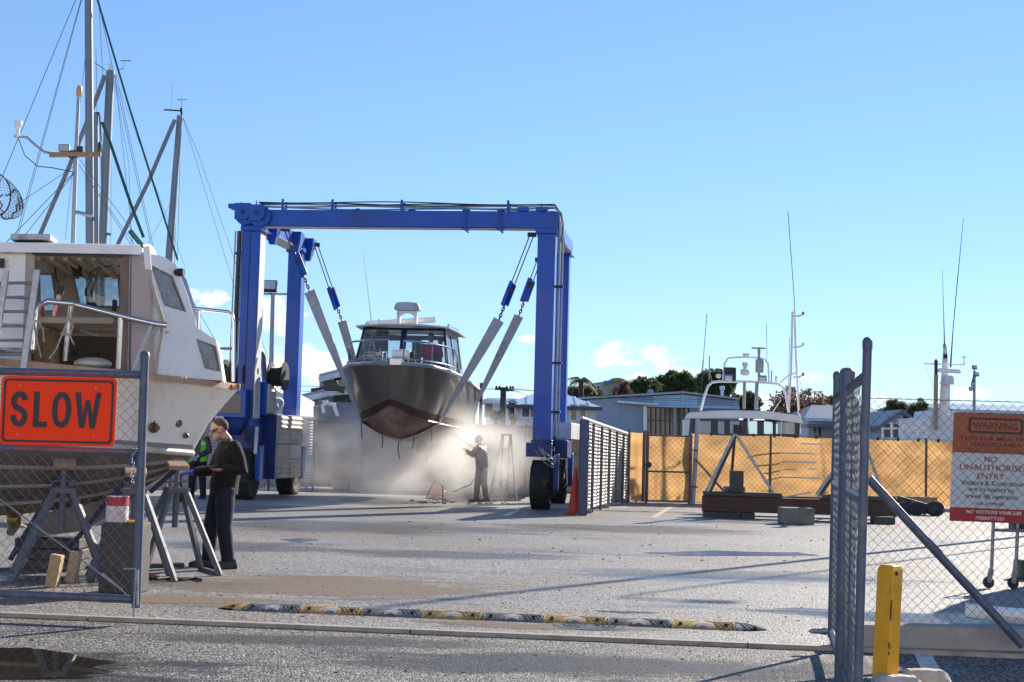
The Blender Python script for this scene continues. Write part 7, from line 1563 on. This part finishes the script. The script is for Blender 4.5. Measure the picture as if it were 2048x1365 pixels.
def person(lab, root, rz, J, top=m_knit, legs=m_navyc, shoe=m_shoe, vox=.012, hair=m_hair, gloves=(None, None), look=(1, 0, -.25), group=None, vest=False, glasses=False, beard=False, seated=False, hood=None, sc=1.0):
    p = thing('person', lab, 'person', root, rz, group); p.scale = (sc, sc, sc)
    D = dict(pel=V(0, 0, .95), chest=V(0, 0, 1.25), neck=V(0, 0, 1.46), head=V(.04, 0, 1.62), sl=V(0, .19, 1.41), sr=V(0, -.19, 1.41), el=V(-.03, .25, 1.13), er=V(-.03, -.25, 1.13), wl=V(.05, .25, .9), wr=V(.05, -.25, .9),
             hl=V(0, .095, .92), hr=V(0, -.095, .92), kl=V(.02, .11, .5), kr=V(.02, -.11, .5), al=V(-.02, .12, .09), ar=V(-.02, -.12, .09)); D.update(J)
    hd = D['head']; lk_ = V(*look).normalized(); lf = UZ.cross(lk_).normalized(); upv = lk_.cross(lf).normalized(); HM = Matrix((lk_, lf, upv)).transposed()
    def hp_(x, y, z): return hd + HM @ V(x, y, z)
    b = MB()
    b.ball(hp_(-.012, 0, .025), (.098, .076, .098), 16, HM); b.ball(hp_(.028, 0, -.05), (.062, .056, .068), 14, HM); b.ball(hp_(.075, 0, -.088), (.022, .026, .02), 10, HM)
    b.tube([hp_(.086, 0, .018), hp_(.108, 0, -.018), hp_(.112, 0, -.03)], [.008, .013, .014], 8); b.ball(hp_(.086, 0, -.056), (.014, .024, .007), 8, HM); b.ball(hp_(.084, 0, -.068), (.014, .022, .008), 8, HM); b.ball(hp_(.078, 0, .03), (.018, .052, .012), 8, HM)
    for s_ in (-1, 1): b.ball(hp_(-.008, s_ * .076, -.012), (.022, .011, .032), 10, HM)
    b.tube([D['neck'] - V(0, 0, .08), D['neck'] + V(.01, 0, .03), hp_(-.02, 0, -.05)], [.07, .058, .055], 12)
    ringloft(b, [(D['pel'] - V(0, 0, .04), .10, .14), (lerp(D['pel'], D['chest'], .5), .095, .135), (D['chest'], .11, .155), (D['neck'] - V(0, 0, .06), .07, .11)])
    for s_ in 'lr':
        b.tube([lerp(D['chest'], D['s' + s_], .6), D['s' + s_], D['e' + s_], D['w' + s_]], [.055, .052, .04, .028], 10)
        b.tube([D['h' + s_], lerp(D['h' + s_], D['k' + s_], .5), D['k' + s_], lerp(D['k' + s_], D['a' + s_], .45), D['a' + s_]], [.08, .072, .052, .05, .036], 10)
        dd = D['w' + s_] - D['e' + s_]
        if gloves['lr'.index(s_)] is None: hand(b, D['w' + s_], dd, D.get('n' + s_, V(0, 0, -1)), D.get('c' + s_, .5), 1, 1 if s_ == 'l' else -1)
    body = b.build('body', m_skin, p, True, local=True); remesh(body, vox * .62, 3)
    for i, s_ in enumerate('lr'):
        if gloves[i] is not None:
            g = MB(); dd = D['w' + s_] - D['e' + s_]; hand(g, D['w' + s_], dd, D.get('n' + s_, V(0, 0, -1)), D.get('c' + s_, .5), 1.12, 1 if s_ == 'l' else -1); g.tube([D['w' + s_] - dd.normalized() * .05, D['w' + s_] + dd.normalized() * .03], [.04, .035], 10); o = g.build('glove', gloves[i], p, True, local=True); remesh(o, .008, 2)
    t = MB(); pel, che, nk = D['pel'], D['chest'], D['neck']
    ringloft(t, [(pel - V(0, 0, .11), .16, .205), (pel + V(0, 0, .02), .165, .21), (lerp(pel, che, .5), .165, .205), (che, .165, .215), (lerp(che, nk, .55), .14, .20), (nk - V(0, 0, .035), .09, .12), (nk + V(.008, 0, .012), .068, .074)])
    for s_ in 'lr':
        S, E, W = D['s' + s_], D['e' + s_], D['w' + s_]; t.tube([lerp(che, S, .45) + V(0, 0, .03), S, lerp(S, E, .5), E, lerp(E, W, .5), lerp(E, W, .97)], [.095, .095, .085, .075, .066, .05], 12); t.ball(S, .078, 12)
    tp_ = t.build('jumper' if top is m_knit else 'jacket', top, p, True, local=True); remesh(tp_, vox, 4)
    l = MB(); ringloft(l, [(pel - V(0, 0, .12), .12, .165), (pel + V(0, 0, .06), .122, .168)])
    for s_ in 'lr':
        H, K, A_ = D['h' + s_], D['k' + s_], D['a' + s_]; l.tube([H + V(0, 0, .02), lerp(H, K, .4), K, lerp(K, A_, .5), lerp(K, A_, .9), A_ + V(0, 0, -.01)], [.115, .11, .09, .082, .076, .08], 14)
    lg_ = l.build('trousers', legs, p, True, local=True); remesh(lg_, vox, 3)
    for s_ in 'lr':
        A_ = D['a' + s_]; fd = D.get('f' + s_, V(1, 0, 0)); sd = V(-fd.y, fd.x, 0); z0 = A_.z - .09
        rows = [[A_ + fd * x + sd * w * u + V(0, 0, -A_.z + z0 + A_.z * 0 + h_) * 1 for u, h_ in ((-1, .0), (-1, .025), (-.8, hh * .8), (0, hh), (.8, hh * .8), (1, .025), (1, .0))] for x, w, hh in ((-.105, .032, .06), (-.09, .044, .10), (0, .047, .115), (.08, .051, .085), (.15, .054, .065), (.20, .042, .05), (.22, .018, .034))]
        MB().loft(rows, True, True).build('shoe', shoe, p, 40, local=True)
    hm = MB(); c0 = hp_(-.018, 0, .03)
    for i in range(7):
        pass
    n = 18; rows = []
    for i in range(8):
        ph = lerp(R(92), R(-38), i / 7); fr_a = max(0, math.cos(0)); rows.append([c0 + HM @ V(.0995 * math.cos(max(ph, R(34) if math.cos(a) > .35 else (R(4) if math.cos(a) > -.2 else R(-38)))) * math.cos(a) - .006, .0785 * math.cos(max(ph, R(34) if math.cos(a) > .35 else (R(4) if math.cos(a) > -.2 else R(-38)))) * math.sin(a), .099 * math.sin(max(ph, R(34) if math.cos(a) > .35 else (R(4) if math.cos(a) > -.2 else R(-38))))) for a in [2 * math.pi * k / n for k in range(n)]])
    hm.loft(rows, True, True); hm.build('hair' if hood is None else 'hood', hair if hood is None else hood, p, True, local=True)
    if beard: bb_ = MB(); bb_.ball(hp_(.036, 0, -.066), (.062, .058, .05), 12, HM); bb_.ball(hp_(.08, 0, -.09), (.022, .03, .024), 10, HM); bb_.build('beard', m_stub, p, True, local=True)
    if glasses:
        g = MB(); pts = [hp_(-.0, -.082, .014), hp_(.05, -.074, .012), hp_(.088, -.04, .008), hp_(.098, 0, .006), hp_(.088, .04, .008), hp_(.05, .074, .012), hp_(-.0, .082, .014)]
        g.loft([[q + HM @ V(.004, 0, h_ * (.45 if i in (0, 6) else 1)) for h_ in (.014, .004, -.016)] for i, q in enumerate(pts)]); g.loft([[q + HM @ V(-.002, 0, h_ * (.45 if i in (0, 6) else 1)) for h_ in (-.016, .014)] for i, q in enumerate(pts)]); g.build('sunglasses', m_darkglass, p, True, local=True)
    if vest:
        vv = MB(); N = 14
        for a0, a1 in ((R(28), R(180)), (R(180), R(332))):
            rows = []
            for c, rx, ry in ((pel - V(0, 0, .06), .185, .23), (lerp(pel, che, .5), .185, .225), (che, .185, .235), (lerp(che, nk, .6), .16, .20), (nk - V(0, 0, .02), .115, .135)):
                rows.append([c + V(rx * math.cos(a), ry * math.sin(a), 0) for a in [lerp(a0, a1, k / N) for k in range(N + 1)]])
            vv.loft(rows)
        o = vv.build('hi_vis_vest', m_vest, p, True, local=True)
        for c, rx, ry in ((lerp(pel, che, .35), .189, .231), (lerp(che, nk, .3), .182, .228)):
            bd = MB()
            for a0, a1 in ((R(28), R(150)), (R(210), R(332))): bd.loft([[c + V(0, 0, dz) + V(rx * math.cos(a), ry * math.sin(a), 0) for a in [lerp(a0, a1, k / N) for k in range(N + 1)]] for dz in (-.025, .025)])
            bd.build('reflective_band', mat('reflective_silver', (.6, .62, .62), .4), o, True, local=True)
    return p, D
# man in black beside the bow
root = G(440, 1136); 
J1 = dict(pel=V(-.01, 0, .94), chest=V(-.05, 0, 1.22), neck=V(-.03, 0, 1.44), head=V(.075, 0, 1.575), sl=V(-.09, .18, 1.375), sr=V(-.02, -.19, 1.375), el=V(-.20, .26, 1.12), wl=V(.03, .20, 1.12), er=V(.12, -.27, 1.10), wr=V(.345, -.22, 1.075),
          hl=V(-.02, .10, .9), hr=V(.02, -.10, .9), kl=V(-.02, .12, .48), kr=V(.11, -.12, .49), al=V(-.08, .13, .095), ar=V(.13, -.14, .095), nl=V(0, -.3, 1), cl=.6, nr=V(.1, 0, -1), cr=.9)
man, D1 = person('man in black jumper and sunglasses holding a tablet beside the launch', root, R(194), J1, vox=.011, gloves=(None, m_glove), look=(1, -.05, -.42), glasses=True, beard=True)
MB().box(V(.20, .17, 1.15), (.24, .16, .012), Matrix.Rotation(R(8), 3, 'Y')).build('tablet', m_blackmetal, None)
tb_ = bpy.data.objects['tablet']; tb_.location = root; tb_.rotation_euler = (0, 0, R(194)); tag(tb_, 'thin dark tablet held in the hand of the man in black', 'tablet')
sp = MB().tube([V(.40, -.22, 1.06), V(.50, -.25, 1.07), V(.53, -.2, 1.10)], .012, 6).build('spanner', m_galv, None); sp.location = root; sp.rotation_euler = (0, 0, R(194)); tag(sp, 'small wrench gripped in the blue glove', 'wrench')
# collar of the shirt under the jumper
co = MB(); ringloft(co, [(V(-.03, 0, 1.425), .075, .085), (V(-.015, 0, 1.475), .066, .07)]); co.build('shirt_collar', mat('grey_check_shirt', (.06, .065, .075), .8), man, True, local=True)
# man in the green vest behind
person('person in a green safety vest with hands clasped behind the launch bow', G(394, 998), R(-100), dict(el=V(.02, .27, 1.14), er=V(.02, -.27, 1.14), wl=V(.2, .07, 1.02), wr=V(.2, -.07, 1.02), kl=V(.02, .12, .5), kr=V(.04, -.13, .5), al=V(0, .15, .09), ar=V(.0, -.15, .09)), top=m_wet, vox=.02, gloves=(m_greyglove, m_greyglove), vest=True)
# person washing the hull
rw = G(962, 1004)
wp2, D2 = person('person in dark wet gear aiming a pressure lance up at the hull', rw, R(160), dict(chest=V(.03, 0, 1.24), neck=V(.06, 0, 1.44), head=V(.12, 0, 1.6), sl=V(.05, .19, 1.39), sr=V(.05, -.19, 1.39), el=V(.2, .25, 1.2), er=V(.16, -.26, 1.15), wl=V(.42, .1, 1.32), wr=V(.36, -.05, 1.2), kl=V(.06, .12, .5), kr=V(-.02, -.12, .5), al=V(.08, .14, .09), ar=V(-.1, -.13, .09)), top=m_wet, legs=m_wet, vox=.02, look=(1, 0, .15), hood=m_wet)
lc = thing('pressure_lance', 'thin pressure washing lance held up towards the boat', 'lance', rw); MB().tube([P(962, 905, rw.y), P(935, 888, rw.y - .1), P(908, 868, rw.y - .2)], [.02, .014, .010], 8).build('wand', m_galv, lc, True); MB().tube([P(962, 905, rw.y), P(970, 930, rw.y + .1), P(940, 970, rw.y + .2), P(905, 985, rw.y + .1)], .014, 6).build('hose', m_blackmetal, lc, True)
# helmsman in the hanging boat (built in that boat's frame, seated)
hp0 = BM @ V(.60, 2.98, 2.86)
person('person in a red jacket seated inside the hanging boat cabin', hp0, BROT + R(-90), dict(pel=V(0, 0, .62), chest=V(.02, 0, .9), neck=V(.04, 0, 1.12), head=V(.08, 0, 1.28), sl=V(.02, .19, 1.06), sr=V(.02, -.19, 1.06), el=V(.12, .27, .82), er=V(.12, -.27, .82), wl=V(.34, .15, .85), wr=V(.34, -.15, .85), hl=V(.02, .1, .6), hr=V(.02, -.1, .6), kl=V(.4, .12, .55), kr=V(.4, -.12, .55), al=V(.38, .12, .12), ar=V(.38, -.12, .12)), top=mat('red_jacket', (.80, .03, .02), .7), vox=.022)
bb(MB().lim(.3, .86, 2.8, 3.3, 2.5, 3.34), 'helm_seat', m_navy)

# ================================================================== cones, ladder, trolley, board
def cone(c, h_, lab, w=.36):
    t = thing('traffic_cone', lab, 'traffic cone', c); k = h_
    MB().lim(c.x - w / 2, c.x + w / 2, c.y - w / 2, c.y + w / 2, .001, .05).build('base', m_orange, t, bevel=.012)
    MB().lathe([(w * .36, .05), (w * .34, .09), (.035, k - .03), (.03, k), (.018, k), (.018, k - .02)], V(c.x, c.y, 0), 24).build('cone_body', m_orange, t, 30); return t
cone(G(1149, 1027), 1.0, 'tall orange traffic cone at the end of the corrugated fence', .42); cone(G(872, 990), .32, 'low squashed orange cone base in the wash bay', .7)
al = thing('step_ladder', 'aluminium step ladder beside the person washing the hull', 'ladder', G(1005, 1002)); Yl = G(1005, 1002).y
tp0, tp1 = P(1002, 870, Yl), P(1024, 870, Yl)
m_lad = mat('dull_ladder_aluminium', (.30, .29, .28), .5, .3, .15, 8)
for a, b in (((1004, 872), (978, 1001)), ((1020, 872), (1013, 1003)), ((1006, 872), (1000, 996)), ((1022, 872), (1032, 1000))): MB().bar(P(*a, Yl), P(*b, Yl + (.4 if b[1] < 1001 else 0)), .05, .03).build('rail', m_lad, al)
for t in (.2, .36, .52, .68, .84): MB().bar(lerp(P(1004, 872, Yl), P(978, 1001, Yl), t), lerp(P(1020, 872, Yl), P(1013, 1003, Yl), t), .08, .03).build('step', m_lad, al)
MB().bar(tp0, tp1, .2, .04).build('top_step', m_lad, al)
# stand posts with a rope by the wash bay
for k, (x0, y1, y0, lab) in enumerate(((885, 1008, 972, 'slim marker rod standing in the wet wash bay'), (697, 982, 965, 'slim left marker rod by the wash bay kerb'))):
    a = G(x0, y1); tag(MB().tube([a, V(a.x, a.y, P(x0, y0, a.y).z + .0)], .012, 6).build('marker_rod', m_blackmetal, None), lab, 'rod')
a = G(855, 1000); pts = [G(852, 998) + V(0, 0, .01), P(862, 975, a.y), P(870, 962, a.y), P(880, 968, a.y), P(886, 975, a.y)]; tag(MB().tube(pts, .014, 6).build('hose', m_blackmetal, None, True), 'dark looped hose in the wash bay', 'hose')
debris = MB()
for k in range(40): q = G(rnd(820, 1020), rnd(1000, 1010)); debris.box((q.x, q.y, .02), (rnd(.03, .1), rnd(.03, .1), .02), Matrix.Rotation(rnd(0, 3), 3, 'Z'))
tag(debris.build('debris', mat('weed_debris', (.12, .08, .045), .8, 0, .4, 9), None), 'bits of scraped weed on the wet wash slab', 'debris', kind='stuff')
# trolley at the right edge
tr = thing('trolley', 'grey steel trolley on castors behind the right fence', 'trolley', G(2020, 1170)); Yr = 17.3
for x0, yb_ in ((1987, 1138), (2036, 1132)):
    MB().tube([P(x0, 1040, Yr), P(x0 - 4, yb_, Yr)], .02, 10).build('leg', m_galv, tr, True); c = P(x0 - 10, yb_ + 20, Yr)
    MB().lathe([(.01, -.02), (.06, -.02), (.068, 0), (.06, .02), (.01, .02)], V(c.x, c.y, .069), 16, Matrix.Rotation(R(80), 3, 'X')).build('castor_wheel', m_black, tr, True); MB().bar(P(x0 - 4, yb_, Yr), V(c.x, c.y, .07), .05, .05).build('castor_fork', m_galv, tr)
MB().tube([P(1985, 1060, Yr), P(2110, 1064, Yr)], .02, 8).build('cross_rail', m_galv, tr, True); MB().tube([P(1985, 1040, Yr), P(2110, 1044, Yr)], .02, 8).build('cross_rail', m_galv, tr, True); MB().box(P(2040, 1050, Yr + .1), (.2, .2, .12)).build('tray_box', m_navy, tr)
for x0, yb_ in ((2090, 1138),): MB().tube([P(x0, 1040, Yr), V(P(x0, 1040, Yr).x, Yr, .0)], .02, 8).build('leg', m_galv, tr, True)
q = G(2052, 1160); tag(MB().lim(q.x - .06, q.x + .4, q.y, q.y + .3, 0, .24).build('crate', mat('green_crate', (.03, .10, .05), .5), None, bevel=.015), 'green plastic crate beside the trolley at the frame edge', 'crate')
kb2 = thing('paddle_board', 'long white paddle board lying behind the fence plinth', 'paddle board', V(P(2040, 1245, 12.7).x, 12.7, 0)); rows = []
for i in range(17):
    t = i / 16; x = lerp(P(1942, 1240, 12.6).x, P(1942, 1240, 12.6).x + 3.0, t); w = .36 * math.sin(min(1, t * 1.9 + .03) * math.pi / 2) if t < .5 else .36 * math.sin(min(1, (1 - t) * 1.9 + .03) * math.pi / 2); zc = .155 + .05 * (abs(t - .5) * 2) ** 3
    rows.append([V(x, 12.75 + w * u, zc + h_) for u, h_ in ((-1, .0), (-.8, .05), (0, .065), (.8, .05), (1, 0), (.8, -.05), (0, -.06), (-.8, -.05))])
MB().loft(rows, True, True).build('board', m_white, kb2, True)
for x in (4.6, 6.0): MB().lim(x - .06, x + .06, 12.45, 13.05, 0, .105).build('timber_rest', m_wood, kb2)
MB().box((4.75, 12.39, .15), (.2, .02, .03)).build('red_mark', m_red, kb2)

# ================================================================== spray from the pressure washer
def spray(name, c, r_, dens, seed, lab, nscale=1.1):
    mb = MB(); mb.box(c, (2 * r_[0], 2 * r_[1], 2 * r_[2])); m = bpy.data.materials.new('spray_mist'); m.use_nodes = True; nd, lk = m.node_tree.nodes, m.node_tree.links; nd.remove(nd['Principled BSDF'])
    pv = nd.new('ShaderNodeVolumePrincipled'); pv.inputs['Color'].default_value = (.97, .96, .95, 1); pv.inputs['Anisotropy'].default_value = .35
    t = nd.new('ShaderNodeTexCoord'); ob = t.outputs['Object']; sc_ = nd.new('ShaderNodeVectorMath'); sc_.operation = 'MULTIPLY'; sc_.inputs[1].default_value = (1 / r_[0], 1 / r_[1], 1 / r_[2]); lk.new(ob, sc_.inputs[0])
    ln_ = nd.new('ShaderNodeVectorMath'); ln_.operation = 'LENGTH'; lk.new(sc_.outputs[0], ln_.inputs[0])
    fo = nd.new('ShaderNodeMapRange'); fo.interpolation_type = 'SMOOTHSTEP'; fo.inputs['From Min'].default_value = 1.0; fo.inputs['From Max'].default_value = .15; lk.new(ln_.outputs['Value'], fo.inputs['Value'])
    n = nd.new('ShaderNodeTexNoise'); n.inputs['Scale'].default_value = nscale; n.inputs['Detail'].default_value = 4; n.noise_dimensions = '4D'; n.inputs['W'].default_value = seed; lk.new(ob, n.inputs['Vector'])
    nr = nd.new('ShaderNodeMapRange'); nr.inputs['From Min'].default_value = .46; nr.inputs['From Max'].default_value = .68; nr.inputs['To Min'].default_value = .05; nr.inputs['To Max'].default_value = 1; lk.new(n.outputs['Fac'], nr.inputs['Value'])
    ml = nd.new('ShaderNodeMath'); ml.operation = 'MULTIPLY'; lk.new(fo.outputs[0], ml.inputs[0]); lk.new(nr.outputs[0], ml.inputs[1]); m2 = nd.new('ShaderNodeMath'); m2.operation = 'MULTIPLY'; m2.inputs[1].default_value = dens; lk.new(ml.outputs[0], m2.inputs[0]); lk.new(m2.outputs[0], pv.inputs['Density']); lk.new(pv.outputs[0], nd['Material Output'].inputs['Volume'])
    for v in mb.v: v -= c
    o = mb.build(name, m); o.location = c; tag(o, lab, 'spray', kind='stuff'); return o
spray('spray', V(-2.6, 40.0, 1.2), (4.6, 4.0, 1.65), 1.15, 3.0, 'drifting white spray from the pressure washer under the hanging boat')
spray('spray', V(-.95, 38.4, 1.15), (2.3, 2.0, 1.5), .75, 12.0, 'thin mist blowing round the person with the lance', 1.6)

# ================================================================== truck added outside the right edge of the frame, sized to cast the corner shadow
tk = thing('shadow_truck', 'white box truck added outside the right edge to shade the corner', 'truck', V(8.1, 15.5, 0))
MB().lim(6.95, 9.3, 12.6, 17.2, .95, 3.4).build('cargo_box', m_white, tk, bevel=.03)
MB().loft([[V(7.0, 17.3, z), V(9.25, 17.3, z), V(9.25, y1, z), V(7.0, y1, z)] for z, y1 in ((.55, 19.0), (1.5, 19.0), (2.4, 18.5), (2.5, 18.3))], True, True).build('cab', m_white, tk, 30)
MB().lim(7.2, 9.05, 12.7, 18.8, .7, .93).build('chassis', m_darksteel, tk)
for y_ in (13.8, 18.0):
    for x_ in (7.15, 9.1):
        w_ = MB().lathe([(.2, -.13), (.42, -.13), (.47, -.09), (.47, .09), (.42, .13), (.2, .13)], (x_, y_, .47), 24, Matrix.Rotation(R(90), 3, 'Y')).build('wheel', m_black, tk, 30); MB().lathe([(.02, -.1), (.24, -.1), (.24, .1), (.02, .1)], (x_, y_, .47), 18, Matrix.Rotation(R(90), 3, 'Y')).build('rim', m_galv, w_)
MB().lim(7.15, 9.1, 18.86, 18.93, 1.55, 2.25).build('windscreen', m_darkglass, tk)
for x_ in (7.3, 8.95): MB().box((x_, 19.02, .85), (.3, .05, .18)).build('headlight', m_glasshaze, tk)
